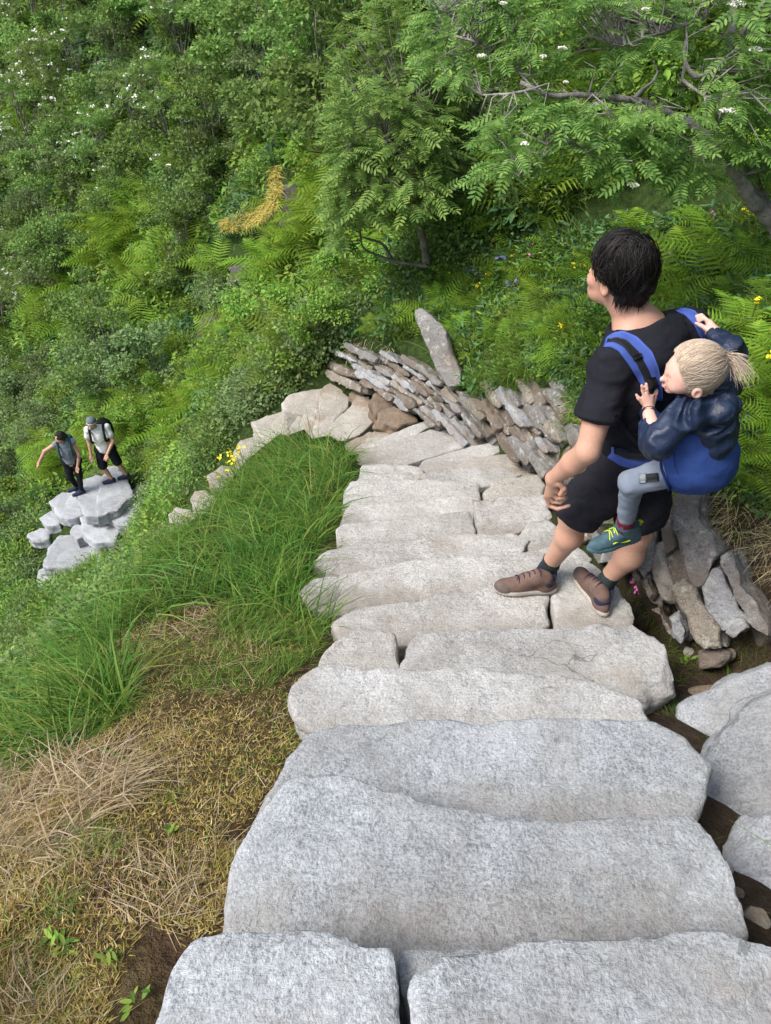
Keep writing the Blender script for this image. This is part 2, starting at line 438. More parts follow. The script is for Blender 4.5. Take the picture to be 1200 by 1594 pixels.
step('stone_step', [(492, 1150), (466, 1115), (458, 1078), (472, 1052), (500, 1035), (560, 1038), (650, 1041), (760, 1038), (870, 1045), (938, 1056), (980, 1080), (1020, 1120), (980, 1170), (760, 1180), (560, 1180)], -2.19,
     'rough speckled granite tread two below the climber\'s boots, rounded at its left end', GM, .23, .012, .025, .010, group=G1, chip=1.5)
step('stone_step', [(490, 1050), (500, 1020), (518, 998), (560, 975), (612, 985), (617, 1040), (600, 1075), (500, 1075)], -2.38,
     'small squarish tread stone left of the dark crack below the boots', GW, .23, .012, .02, .007, group=G1)
step('stone_step', [(624, 1045), (630, 1008), (642, 990), (720, 985), (830, 975), (930, 967), (988, 970), (1030, 1000), (1055, 1043), (1061, 1072), (1012, 1096), (900, 1090), (640, 1090)], -2.38,
     'long granite tread with grey streaks and a pointed right end directly below the boots', GM, .25, .012, .022, .011, group=G1, chip=1.6)
step('stone_step', [(513, 968), (540, 950), (580, 940), (640, 934), (682, 925), (740, 914), (782, 909), (820, 912), (852, 916), (856, 972), (840, 1000), (620, 1010), (530, 1000)], -2.58,
     'granite tread on which the father\'s left boot stands', GW, .23, .013, .02, .007, group=G1)
step('stone_step', [(862, 975), (858, 915), (866, 890), (893, 848), (925, 880), (960, 910), (985, 945), (982, 975), (940, 1000), (880, 1000)], -2.58,
     'short granite block under the father\'s right boot', GW, .23, .013, .02, .008, group=G1)
step('stone_step', [(500, 955), (468, 922), (488, 900), (540, 890), (600, 880), (660, 868), (720, 862), (790, 864), (850, 852), (900, 850), (925, 870), (880, 915), (780, 940), (640, 960)], -2.77,
     'long granite tread just beyond the father\'s left boot toe', GW, .23, .013, .022, .008, group=G1)
step('stone_step', [(520, 915), (486, 872), (510, 856), (560, 845), (640, 838), (740, 827), (800, 828), (822, 840), (810, 866), (740, 890), (600, 905)], -2.94,
     'smooth grey granite tread, the second beyond the boots', GW, .23, .014, .022, .006, group=G1)
step('stone_step', [(522, 845), (524, 822), (535, 812), (600, 805), (700, 796), (730, 794), (742, 822), (740, 850), (640, 865), (540, 865)], -3.09,
     'granite tread broken off square at its right end, left of a sunken stone', GW, .22, .014, .02, .008, group=G1)
step('stone_step', [(742, 812), (738, 776), (790, 768), (852, 768), (858, 805), (826, 822), (780, 840), (744, 840)], -3.06,
     'pitted granite block in the right half of the stair beside the father\'s hanging hand', GW, .22, .014, .02, .010, group=G1)
step('stone_step', [(808, 835), (822, 812), (850, 808), (870, 820), (868, 860), (830, 860)], -2.96,
     'small pale wedge stone beside the father\'s left shin', GW, .2, .014, .02, .007)
step('stone_step', [(530, 822), (532, 796), (546, 783), (600, 780), (655, 776), (690, 771), (735, 770), (745, 790), (738, 815), (620, 830), (540, 832)], -3.23,
     'thin cracked granite tread with a grass tuft at its middle', GW, .22, .014, .02, .008, group=G1)
step('stone_step', [(532, 800), (533, 768), (546, 748), (600, 744), (700, 746), (748, 750), (748, 785), (640, 795), (545, 800)], -3.38,
     'straight smooth granite tread above the one with the grass tuft', GW, .22, .015, .02, .006, group=G1)
step('stone_step', [(750, 790), (753, 762), (775, 742), (840, 739), (852, 752), (846, 780), (800, 795)], -3.36,
     'brownish granite block at the right end of the stair, left of the wall foot hole', GC, .22, .015, .02, .008, group=G1)
step('stone_step', [(548, 758), (562, 739), (600, 736), (642, 735), (650, 752), (640, 770), (560, 772)], -3.52,
     'short tread stone left of the small black gap', GW, .2, .015, .018, .006, group=G1)
step('stone_step', [(652, 756), (655, 733), (720, 727), (785, 727), (812, 738), (790, 752), (745, 760), (660, 770)], -3.52,
     'pale tread stone right of the small black gap', GW, .2, .015, .02, .008, group=G1)
step('stone_step', [(556, 745), (562, 724), (600, 720), (640, 722), (660, 728), (662, 745), (600, 755)], -3.64,
     'flat tread stone at the left foot of the fanned slabs', GW, .2, .016, .018, .006, group=G1)
step('stone_step', [(640, 740), (660, 716), (700, 702), (745, 692), (778, 684), (786, 700), (752, 718), (705, 740), (660, 750)], -3.68,
     'nearest long fanned slab reaching right to the wall', GW, .2, .016, .02, .007, group=G1)
step('stone_step', [(700, 735), (730, 712), (790, 702), (800, 715), (840, 740), (780, 748), (720, 750)], -3.58,
     'broken flat stone at the wall foot below the nearest fanned slab', GC, .2, .016, .02, .009)
step('stone_step', [(560, 735), (600, 714), (650, 698), (700, 685), (728, 682), (734, 694), (690, 706), (640, 722), (590, 740)], -3.82,
     'second fanned slab from the camera, narrow and grey white', GW, .2, .016, .018, .006, group=G1)
step('stone_step', [(556, 722), (590, 700), (630, 682), (670, 668), (706, 662), (731, 685), (700, 694), (640, 708), (580, 730)], -3.94,
     'broad pale fanned slab with its right end at the dark hole', GW, .2, .016, .018, .006, group=G1)
step('stone_step', [(554, 712), (570, 694), (610, 674), (645, 660), (664, 654), (674, 662), (640, 680), (600, 698), (566, 720)], -4.06,
     'narrow fanned slab farthest down, curved towards the wall', GW, .2, .016, .018, .006, group=G1)
step('stone_step', [(562, 696), (572, 676), (600, 660), (612, 651), (640, 652), (652, 660), (612, 680), (575, 705)], -4.2,
     'mossy flat fan stone below the brown wall-foot rocks', GC, .2, .016, .018, .008, group=G1)
step('stone_step', [(520, 705), (540, 688), (575, 672), (590, 676), (570, 700), (550, 715)], -4.25,
     'small step stone half hidden by the tall grass at the bend', GC, .2, .016, .018, .008)
G2 = 'pale corner stones at the bend of the stair'
step('corner_stone', [(488, 690), (495, 672), (520, 655), (546, 630), (556, 615), (575, 616), (586, 635), (584, 655), (560, 676), (520, 692)], -4.38,
     'big smooth corner stone with a brown right end, in front at the bend', GC, .3, .017, .03, .008, 'corner stone', G2)
step('corner_stone', [(488, 672), (496, 640), (499, 607), (513, 596), (530, 604), (546, 618), (542, 632), (515, 660), (494, 682)], -4.46,
     'tall peaked corner stone at the top of the bend', GC, .3, .017, .03, .010, 'corner stone', G2)
step('corner_stone', [(437, 626), (450, 614), (475, 608), (500, 605), (498, 632), (492, 656), (470, 644), (443, 640)], -4.58,
     'flat corner stone farthest up left, against the dark grass', GC, .26, .017, .025, .009, 'corner stone', G2)
step('corner_stone', [(452, 664), (462, 646), (478, 645), (491, 656), (487, 682), (475, 694), (455, 682)], -4.62,
     'small rounded corner stone between two larger ones', GC, .26, .017, .03, .010, 'corner stone', G2)
step('corner_stone', [(392, 656), (415, 646), (440, 640), (452, 652), (452, 672), (446, 690), (425, 694), (403, 678)], -4.9,
     'corner stone with a muddy right half, above the grass tops', GC, .28, .017, .025, .010, 'corner stone', G2)
step('corner_stone', [(540, 614), (548, 605), (566, 600), (574, 606), (560, 622)], -4.4,
     'little dark corner stone tucked beside the peaked one', GD, .2, .017, .02, .008, 'stone')
step('rock', [(574, 622), (588, 606), (604, 598), (622, 612), (615, 632), (585, 640)], -4.18,
     'brown rounded rock at the foot of the far wall, left one of two', GD, .3, .017, .05, .02, 'rock')
step('rock', [(584, 658), (590, 640), (615, 630), (640, 640), (650, 655), (618, 662)], -4.1,
     'brown flat rock at the wall foot touching the fanned stones', GD, .3, .017, .05, .02, 'rock')
G3 = 'edge stones along the descending stair'
for pix, z, lb in (
    ([(362, 702), (374, 685), (398, 678), (414, 690), (418, 708), (395, 728), (366, 728)], -5.3, 'pale edge stone first below the bend, leaning above the grass'),
    ([(322, 740), (345, 724), (366, 728), (374, 742), (360, 764), (328, 758)], -5.75, 'pale edge stone second below the bend beside yellow flowers'),
    ([(297, 776), (304, 764), (322, 762), (335, 772), (334, 800), (302, 800)], -6.2, 'square edge stone at the lower end, above the yellow flowers'),
    ([(262, 800), (275, 790), (300, 792), (306, 815), (270, 820)], -6.7, 'edge stone mostly buried in grass at the lowest visible end')):
    step('edge_stone', pix, z, lb, GC, .35, .02, .03, .012, 'edge stone', G3)
G4 = 'granite blocks of the lower stair by the two hikers'
for pix, z, lb, m in (
    ([(152, 800), (153, 770), (160, 742), (168, 729), (180, 728), (197, 745), (202, 770), (180, 790)], -9.95, 'block under the walking man, upright and pale', GB),
    ([(118, 760), (126, 748), (150, 741), (160, 744), (156, 770), (150, 800), (132, 800), (122, 775)], -10.0, 'block under the woman\'s feet, notched at its left corner', GB),
    ([(168, 800), (175, 785), (195, 770), (225, 755), (232, 790), (215, 815), (185, 815)], -10.15, 'flat slab right below the walking man, half hidden by leaves', GB),
    ([(80, 781), (98, 769), (120, 764), (127, 782), (126, 800), (106, 806), (90, 800)], -10.4, 'pointed block left of the woman with a clean white top', GB),
    ([(63, 806), (84, 793), (97, 798), (92, 816), (72, 818)], -10.7, 'small edge block down left of the pointed block', GB),
    ([(44, 830), (62, 822), (78, 824), (74, 838), (50, 840)], -10.95, 'lowest small pale block at the left, among yellow weeds', GB),
    ([(130, 830), (128, 806), (150, 800), (175, 802), (188, 820), (176, 840), (150, 842)], -10.35, 'broad block in the middle of the lower stair, bright topped', GB),
    ([(110, 828), (116, 817), (128, 818), (132, 832), (120, 838)], -10.5, 'tiny block squeezed beside the broad middle block', GB),
    ([(72, 880), (80, 852), (96, 834), (120, 832), (150, 838), (168, 842), (166, 866), (120, 880)], -10.75, 'large block crossed by grass stems at the lower left', GB),
    ([(57, 910), (62, 888), (76, 880), (100, 885), (100, 912)], -11.1, 'bottom block of the lower stair partly behind grass blades', GB)):
    mm_ = np.mean(pix, 0); pix = [tuple(mm_ + (np.array(q) - mm_) * 1.13) for q in pix]
    step('stone_block', pix, z, lb, m, .26, .03, .03, .015, 'stone block', G4)
# boulders on the right of the stair, rounded and tilted
def boulder(name, pix, d, nrm, thick, mat, label, h=.014, rnd=.05, rough=.014, seed=1, cat='boulder', grow=1):
    n = np.array(nrm, float); n /= np.linalg.norm(n)
    if grow != 1: m_ = np.mean(pix, 0); pix = [tuple(m_ + (np.array(q) - m_) * grow) for q in pix]
    O = at_d(*np.mean(pix, 0), d)
    U = np.cross((0, 1, 0), n); U /= np.linalg.norm(U); V_ = np.cross(n, U)
    poly = []
    for px, py in pix:
        r = ray(px, py); p = r * ((O @ n) / (r @ n)) - O; poly.append((p @ U, p @ V_))
    o = rock_slab(name, poly, thick, (O, U, V_, n), h, rnd, rough, mat, seed, facets=7 if thick > .15 else 0)
    return tag(o, label, cat)
boulder('boulder', [(1058, 1130), (1076, 1094), (1120, 1075), (1160, 1054), (1210, 1038), (1290, 1040), (1280, 1150), (1200, 1150), (1150, 1180), (1120, 1150)], 2.75, (-.25, -.35, .9), .3, GB,
        'white granite boulder at the right edge, level with the boots\' lower treads', seed=61, grow=1.2, rough=.018)
boulder('boulder', [(1072, 1284), (1078, 1235), (1102, 1190), (1134, 1148), (1170, 1108), (1215, 1090), (1290, 1080), (1290, 1330), (1210, 1330), (1165, 1352), (1130, 1338), (1104, 1305)], 2.32, (-.35, -.45, .82), .34, GB,
        'big slanting white boulder against the right end of the largest slab', seed=62, grow=1.24, rough=.018)
boulder('boulder', [(1160, 1390), (1170, 1330), (1200, 1295), (1260, 1270), (1330, 1300), (1330, 1480), (1230, 1440)], 2.0, (-.3, -.3, .9), .3, GB,
        'white boulder cut by the right edge of the photo, lowest of the three', seed=63, grow=1.38, rough=.018)
boulder('rock', [(1040, 1112), (1046, 1086), (1080, 1070), (1115, 1062), (1135, 1075), (1120, 1096), (1080, 1118), (1050, 1128)], 3.0, (-.1, -.2, .97), .2, GD,
        'flat brown rock in the gap beside the pointed tread', seed=64, cat='rock', rnd=.04)
boulder('rock', [(1046, 1130), (1062, 1122), (1085, 1134), (1092, 1150), (1070, 1150)], 2.83, (-.1, -.3, .95), .1, GC,
        'small tan rock wedged under the white boulder', seed=65, cat='rock', rnd=.03, h=.01)

# ================================================================== dry stone walls (faces first: the ground stays behind them)
def plane3(a, b, c):
    a, b, c = map(np.array, (a, b, c)); n = np.cross(b - a, c - a); n /= np.linalg.norm(n)
    if n @ a > 0: n = -n
    return a, n
WP = {'A': plane3(at_d(560, 628, 7.75), at_d(738, 695, 6.15), at_d(650, 560, 6.95)),
      'B': plane3(at_d(740, 692, 6.15), at_d(865, 748, 5.1), at_d(800, 612, 5.55))}
nC = np.array((-.62, -.58, .53)); WP['C'] = (at_d(1061, 880, 3.2), nC / np.linalg.norm(nC))
def hitp(px, py, pl, off=0.0):
    r = ray(px, py); return r * (((pl[0] + pl[1] * off) @ pl[1]) / (r @ pl[1]))
WPOLY = {}
WPOLY['A'] = [(500 + x / 3, 480 + y / 3) for x, y in ((55, 330), (85, 205), (170, 188), (270, 182), (400, 250), (480, 300), (560, 335), (600, 345), (650, 430), (690, 450), (715, 600), (700, 645), (620, 600), (560, 560), (440, 505), (350, 440), (300, 370), (260, 410), (200, 380), (120, 360))]
WPOLY['B'] = [(500 + x / 3, 480 + y / 3) for x, y in ((660, 440), (740, 400), (800, 370), (880, 420), (940, 350), (1000, 335), (1100, 355), (1165, 480), (1150, 620), (1070, 740), (1010, 770), (930, 720), (860, 650), (760, 610), (690, 540))]
WPOLY['C'] = [(990, 860), (1010, 800), (1050, 765), (1095, 765), (1110, 850), (1200, 940), (1200, 1000), (1130, 1015), (1080, 1000), (1000, 930)]
# ================================================================== ground
ctrl = []
def cp(x, y, z): ctrl.append((x, y, z))
def Hill(x, y):
    q = max(0., y - 13); q = q * q * .0236 if q < 28 else 18.5 + (q - 28) * 1.0
    return -4.75 + 1.13 * max(min(x, 18), -24) + .125 * y + q
for c, z, poly, th in STONES:
    cp(c[0], c[1], z - (min(th * .75, .2) if z > -9 else .07))
# stair spine: (y, z, xleft, xright) of the upper stair from the treads
SPN = [(-1.5, -.75, -.6, .95), (-.6, -1.1, -.55, .95), (.25, -1.55, -.52, .95), (.7, -1.77, -.42, .85), (1.1, -1.99, -.33, .97), (1.5, -2.19, -.3, 1.02), (1.85, -2.38, -.25, 1.2),
       (2.2, -2.58, -.22, 1.16), (2.6, -2.77, -.38, 1.12), (3.0, -2.94, -.32, 1.02), (3.4, -3.1, -.22, 1.05), (3.75, -3.25, -.22, 1.1), (4.1, -3.4, -.22, 1.2), (4.5, -3.55, -.17, 1.15), (5.0, -3.75, -.15, 1.0), (5.6, -3.95, -.15, .8), (6.2, -4.15, -.2, .55)]
for i, (y, z, xl, xr) in enumerate(SPN):
    for dx, dz in ((.07, -.14), (.25, -.15), (.6, -.22), (1.0, -.38), (1.5, -.75), (2.2, -1.6), (3.2, -2.9), (4.6, -4.3)):
        s = 1 if y < 5 else .85
        cp(xl - dx * s, y + dx * .1, z + dz)
    if y > 3.2:
        for dx, dz in ((.05, -.18), (.16, -.2), (.34, .52), (.6, .8), (1.1, 1.35), (1.8, 2.0)): cp(xr + dx, y, z + dz * (1 if y < 5 or dx < 1 else .8))
    elif y > 1.9:
        for dx, dz in ((.05, -.3), (.2, -.3), (.45, .5), (.7, .75), (1.2, 1.45), (1.9, 2.2)): cp(xr + dx, y, z + dz)
    else:
        for dx, dz in ((.05, -.22), (.25, -.3), (.55, -.2), (.95, .25), (1.7, .9)): cp(xr + dx, y, z + dz)
for x in (4.5, 7, 12, 18, 30, 60, 110):
    for y in (-30, -8, -1, 1.5, 4, 7, 11, 18, 28, 45, 90, 160):
        cp(x, y, max(Hill(x, y), -1.9 - .45 * y + .95 * min(x, 6)) if y < 8 else Hill(x, y))
for px, py, d in ((560, 520, 8.3), (640, 560, 7.2), (700, 590, 6.6), (600, 500, 8.6), (480, 560, 8.6), (800, 540, 6.4), (700, 480, 7.9), (420, 600, 9.2), (520, 570, 8.4), (340, 640, 10.5),
                  (600, 400, 10.2), (430, 480, 11.5), (840, 470, 6.3)):
    cp(*at_d(px, py, d))
for x, y in ((0, 10), (0, 13), (0, 18), (0, 26), (0, 40), (1.5, 8.5), (1.5, 11), (1.5, 15), (-2, 12), (-3, 16), (-3, 22), (-3, 32), (-3, 48), (-8, 15.5), (-8, 20), (-8, 27), (-8, 38), (-8, 55),
             (-14, 19), (-14, 25), (-14, 34), (-14, 48), (-14, 80), (-22, 22), (-22, 30), (-22, 42), (-22, 60), (-22, 90), (-3, 160), (-22, 160), (0, 90)):
    cp(x, y, Hill(x, y))
for x, y, z in ((-2.2, 7.2, -6.0), (-3.0, 8.2, -7.2), (-4, 9.5, -9.0), (-5.2, 10.4, -10.9), (-7, 11, -11.6), (-4.8, 12.9, -9.9), (-6.8, 13.0, -10.7), (-9, 12.5, -12.2), (-13, 14, -15.0), (-6, 7, -10.2), (-9, 6, -12.5),
                (-14, 4, -17), (-6, 2, -8.5), (-6, -4, -7), (-14, -6, -15), (-30, 0, -30), (-30, 15, -27), (-45, 40, -32), (-45, 90, -20), (-45, 160, 30), (-110, 160, 0), (-110, 60, -60), (-110, -30, -80), (-45, -30, -45), (0, -30, 12), (-.2, -8, 3.5), (-30, -8, -26)):
    cp(x, y, z)
ctrl = np.array(ctrl, float)
keep = []
for i, c in enumerate(ctrl):
    if all((abs(ctrl[j, 0] - c[0]) + abs(ctrl[j, 1] - c[1])) > .04 for j in keep): keep.append(i)
ctrl = ctrl[keep]
A = np.sqrt(((ctrl[:, None, :2] - ctrl[None, :, :2]) ** 2).sum(-1) + 1e-4)
lin = np.c_[ctrl[:, :2], np.ones(len(ctrl))]
M = np.block([[A - 1e-3 * np.eye(len(ctrl)), lin], [lin.T, np.zeros((3, 3))]])
Wt = np.linalg.solve(M, np.r_[ctrl[:, 2], 0, 0, 0])
def ground_raw(x, y):
    x = np.asarray(x, float); y = np.asarray(y, float); r = np.zeros(x.shape)
    for i in range(len(ctrl)):
        r += Wt[i] * np.sqrt((x - ctrl[i, 0]) ** 2 + (y - ctrl[i, 1]) ** 2 + 1e-4)
    return r + Wt[-3] * x + Wt[-2] * y + Wt[-1]
def warp_axis(lo, hi, c, fine, n):
    a = math.asinh((lo - c) / fine); b = math.asinh((hi - c) / fine)
    return c + fine * np.sinh(np.linspace(a, b, n))
GXS = warp_axis(-110, 110, 0.2, 3.0, 380); GYS = warp_axis(-30, 160, 2.5, 3.5, 420)
gx, gy = np.meshgrid(GXS, GYS, indexing='ij')
gz = ground_raw(gx, gy)
P3 = np.stack([gx, gy, 0 * gx], -1)
dist = np.sqrt(gx ** 2 + gy ** 2)
onst = np.full(gx.shape, 9.)
nearm = (np.abs(gx) < 14) & (gy < 16) & (gy > -3)
for c, z, poly, th in STONES:
    mm = nearm & (np.abs(gx - c[0]) < 2.2) & (np.abs(gy - c[1]) < 2.2)
    if mm.any():
        dd = sd_poly(np.stack([gx[mm], gy[mm]], -1), poly); onst[mm] = np.minimum(onst[mm], dd)
        # the soil never rises over a slab
        t_ = np.clip(dd / .10, 0, 1); lim = z - min(th * .55, .13) + np.clip(dd, 0, 9) * 2.2
        gz[mm] = np.where(dd < .12, np.minimum(gz[mm], lim), gz[mm])
amp = np.clip((onst - .02) / .5, 0, 1)
gz += amp * (fbm(P3 * 2.3, 4, 3) * .05 + np.clip((dist - 5) / 12, 0, 1) * fbm(P3 * .45, 4, 8) * .55)

WP['D'] = plane3(at_d(862, 748, 5.1), at_d(1000, 905, 3.62), at_d(935, 700, 4.35)); WPOLY['D'] = [(868, 690), (905, 672), (960, 715), (1010, 770), (1015, 900), (960, 900), (905, 850), (850, 752)]
for k_, pl in WP.items():
    hp = np.array([hitp(px, py, pl) for px, py in WPOLY[k_]])
    O, n = pl; t_ = np.array((n[1], -n[0])); t_ /= np.linalg.norm(t_)
    s_ = hp[:, :2] @ t_; q = gx * t_[0] + gy * t_[1]
    zp = O[2] - ((gx - O[0]) * n[0] + (gy - O[1]) * n[1]) / n[2]
    zb, zt = hp[:, 2].min(), hp[:, 2].max()
    fr_ = -(gx * n[0] + gy * n[1]) / np.hypot(n[0], n[1]); f0 = (-(hp[:, 0] * n[0] + hp[:, 1] * n[1]) / np.hypot(n[0], n[1]))
    mm = (q > s_.min() - .1) & (q < s_.max() + .1) & (fr_ > f0.min() - .12) & (fr_ < f0.max() + .5)
    gz[mm] = np.minimum(gz[mm], np.maximum(zp[mm] - .13, zb - .12))
    # the soil behind stands as high as the coping stones
    bins = np.linspace(s_.min(), s_.max(), 12); mid = (bins[1:] + bins[:-1]) / 2
    dense = np.concatenate([hp[i] + (hp[(i + 1) % len(hp)] - hp[i]) * np.linspace(0, 1, 30)[:, None] for i in range(len(hp))]); ds = dense[:, :2] @ t_
    ztop = np.array([dense[(ds >= bins[i] - .05) & (ds <= bins[i + 1] + .05), 2].max() for i in range(11)])
    zt_ = np.interp(q, mid, ztop); ov = zp - zt_
    mm = (q > s_.min() - .05) & (q < s_.max() + .05) & (ov > .12) & (fr_ < f0.max() + 1.1)
    fade = np.clip((f0.max() + 1.1 - fr_) / .8, 0, 1)
    tgt = zt_ - .04 + np.clip(ov - .1, 0, 3) * .25
    gz[mm] = np.where(gz[mm] < tgt[mm], gz[mm] + (tgt[mm] - gz[mm]) * fade[mm], gz[mm])
def ground(x, y):
    """bilinear look-up on the sheet"""
    x = np.asarray(x, float); y = np.asarray(y, float)
    i = np.clip(np.searchsorted(GXS, x) - 1, 0, len(GXS) - 2); j = np.clip(np.searchsorted(GYS, y) - 1, 0, len(GYS) - 2)
    u = np.clip((x - GXS[i]) / (GXS[i + 1] - GXS[i]), 0, 1); v = np.clip((y - GYS[j]) / (GYS[j + 1] - GYS[j]), 0, 1)
    return gz[i, j] * (1 - u) * (1 - v) + gz[i + 1, j] * u * (1 - v) + gz[i, j + 1] * (1 - u) * v + gz[i + 1, j + 1] * u * v
def onstone(x, y):
    x = np.asarray(x, float); y = np.asarray(y, float)
    i = np.clip(np.searchsorted(GXS, x) - 1, 0, len(GXS) - 2); j = np.clip(np.searchsorted(GYS, y) - 1, 0, len(GYS) - 2)
    return onst[i, j]
def cast(px, py):
    """first hit of the view ray with the ground; arrays allowed -> (n,3), NaN for none"""
    px = np.atleast_1d(np.asarray(px, float)); py = np.atleast_1d(np.asarray(py, float))
    a = (px - CX) / FPX; b = (CY - py) / FPX
    D = np.stack([a, CP + b * SP, -SP + b * CP], -1)
    hit = np.full(len(px), np.nan); prev = np.full(len(px), 1.0)
    for d in 1.0 * 1.012 ** np.arange(0, 400):
        p = D * d; under = (p[:, 2] < ground(p[:, 0], p[:, 1])) & np.isnan(hit)
        hit[under] = d
        if d > 90: break
    return D * hit[:, None]
nX, nY = gx.shape
idg = np.arange(nX * nY).reshape(nX, nY)
Fq = np.stack([idg[:-1, :-1], idg[1:, :-1], idg[1:, 1:], idg[:-1, 1:]], -1).reshape(-1, 4)
gme = mesh_np('ground', np.stack([gx, gy, gz], -1).reshape(-1, 3), Fq, True)
def ground_mat():
    m, t, b, _ = new_mat('soil_and_turf')
    c = coord(t)
    n1 = noise(t, 1.4, 6, .65, c); n2 = noise(t, 16, 6, .7, c); n3 = noise(t, 70, 3, .7, c)
    soil = ramp(t, n2, [(.3, (.045, .028, .018)), (.55, (.11, .068, .042)), (.75, (.17, .115, .075))]).outputs[0]
    green = ramp(t, n2, [(.3, (.018, .032, .010)), (.6, (.05, .085, .022)), (.8, (.09, .10, .035))]).outputs[0]
    g = t.nodes.new('ShaderNodeSeparateXYZ'); t.links.new(c, g.inputs[0])
    # open soil lies close to the upper stair, turf elsewhere
    moss = ramp(t, n2, [(.3, (.035, .025, .014)), (.5, (.085, .06, .03)), (.7, (.15, .11, .055))]).outputs[0]
    soil = mixc(t, ramp(t, n1, [(.42, (0, 0, 0)), (.5, (1, 1, 1))]).outputs[0], soil, moss)
    sd_ = ramp(t, math_n(t, 'ADD', math_n(t, 'ADD', g.outputs[0], math_n(t, 'MULTIPLY', g.outputs[1], -.12)), math_n(t, 'MULTIPLY', n2, .3)), [(.72, (0, 0, 0)), (.86, (1, 1, 1))]).outputs[0]
    soil = mixc(t, sd_, soil, ramp(t, n2, [(.3, (.035, .025, .018)), (.6, (.085, .06, .042)), (.8, (.13, .10, .07))]).outputs[0])
    far = ramp(t, math_n(t, 'ADD', math_n(t, 'MULTIPLY', g.outputs[1], .1), math_n(t, 'MULTIPLY', n1, .35)), [(.38, (0, 0, 0)), (.62, (1, 1, 1))]).outputs[0]
    col = mixc(t, far, soil, green)
    t.links.new(col, b.inputs['Base Color']); b.inputs['Roughness'].default_value = .95; b.inputs['Specular IOR Level'].default_value = .1
    bump(t, b, math_n(t, 'ADD', n2, math_n(t, 'MULTIPLY', n3, .3)), .9, .05)
    return m
tag(link('ground', gme, ground_mat()), kind='structure')

RKD = granite('rock_dark', (.10, .085, .095), (.03, .028, .03), (.15, .13, .14), soil=(.07, .05, .04), soil_at=.5, lichen=.25)
WR = [granite('wall_rock_%s' % a, b, c, d, soil=e, soil_at=.5, lichen=.6, bands=.25) for a, b, c, d, e in (
    ('grey', (.26, .255, .25), (.10, .10, .105), (.33, .32, .30), (.17, .13, .10)), ('brown', (.23, .195, .165), (.09, .075, .06), (.30, .26, .22), (.13, .095, .07)),
    ('blue', (.36, .375, .40), (.15, .16, .19), (.44, .45, .46), (.3, .24, .2)), ('tan', (.32, .29, .245), (.14, .12, .1), (.38, .35, .30), (.17, .14, .1)))]
def wall_stone(par, pix, pl, off, thick, mat, seed, h=.011, rnd=.006, rough=.008):
    O, n = pl; U = np.cross((0, 0, 1), n); U /= np.linalg.norm(U); V_ = np.cross(n, U)
    c = hitp(*np.mean(pix, 0), pl, off)
    pln = (c, n); poly = []
    for px, py in pix:
        p = hitp(px, py, pln) - c; poly.append((p @ U, p @ V_))
    o = rock_slab('stone', poly, thick, (c, U, V_, n), h, rnd, rough, mat, seed, chip=1.4)
    o.location = Vector(o.location) - par.location
    kid(par, o); return o
def in_poly(px, py, poly):
    return sd_poly(np.array([[px, py]], float), poly)[0] < 0
def fill_wall(par, pl, poly, ang, row, lo, hi, seed, mats, offj=.05, curve=None):
    rg = random.Random(seed); P = np.array(poly); c = P.mean(0); n = 0
    R_ = np.abs(P - c).sum(1).max()
    v = -R_
    while v < R_:
        th = rg.uniform(*row); u = -R_ + rg.uniform(0, hi)
        while u < R_:
            L = rg.uniform(lo, hi); a = ang + (curve(c[0] + u) if curve else 0)
            e = np.array((math.cos(a), math.sin(a))); f = np.array((-e[1], e[0])) if False else np.array((math.sin(a), -math.cos(a)))
            m0 = c + e * (u + L / 2) + f * (v + th / 2)
            if in_poly(m0[0], m0[1], poly) and n < 95:
                j = lambda s_: rg.uniform(-s_, s_)
                q = [(-.5, -.3 + j(.15)), (-.47 + j(.05), .42 + j(.1)), (j(.25), .5 + j(.08)), (.46 + j(.06), .40 + j(.12)), (.5, -.2 + j(.25)), (.40 + j(.08), -.5), (j(.2), -.5 + j(.06)), (-.44 + j(.06), -.46)]
                pix = [tuple(m0 + e * x * L * 1.0 + f * y * th * 1.06) for x, y in q]
                wall_stone(par, pix, pl, rg.uniform(-offj, offj), rg.uniform(.16, .24), rg.choice(mats), seed * 100 + n, rough=.008); n += 1
            u += L
        v += th
    return n
oA = hitp(650, 690, WP['A']); wa = tag(empty('dry_stone_wall', tuple(oA)), 'long dry stone wall of thin leaning slabs at the bend, left of the upright slab', 'stone wall', 'dry stone walls beside the stair')
fill_wall(wa, WP['A'], WPOLY['A'], R(39), (6, 10.5), 26, 84, 5, [WR[0], WR[1], WR[1], WR[2], WR[3], WR[0]], curve=lambda x: R(12) * (x - 620) / 100)
oB = hitp(800, 730, WP['B']); wb = tag(empty('dry_stone_wall', tuple(oB)), 'dry stone wall of steep leaning slabs between the fanned stones and the father', 'stone wall', 'dry stone walls beside the stair')
fill_wall(wb, WP['B'], WPOLY['B'], R(57), (8, 14), 30, 76, 9, [WR[0], WR[1], WR[1], WR[2], WR[3], WR[0]])
oD = hitp(930, 830, WP['D']); wd_ = tag(empty('dry_stone_wall', tuple(oD)), 'low dark stretch of dry stone wall half hidden behind the father', 'stone wall', 'dry stone walls beside the stair')
fill_wall(wd_, WP['D'], WPOLY['D'], R(66), (12, 22), 26, 60, 15, [WR[0], WR[1], WR[1], WR[3]], offj=.06)
fill_wall(wb, (WP['B'][0] - WP['B'][1] * .10, WP['B'][1]), WPOLY['B'], R(60), (11, 17), 30, 60, 19, [WR[1], WR[0]])
oC = hitp(1080, 1000, WP['C']); wc = tag(empty('dry_stone_wall', tuple(oC)), 'chunky dry stone wall right of the father\'s legs, under dry grass', 'stone wall', 'dry stone walls beside the stair')
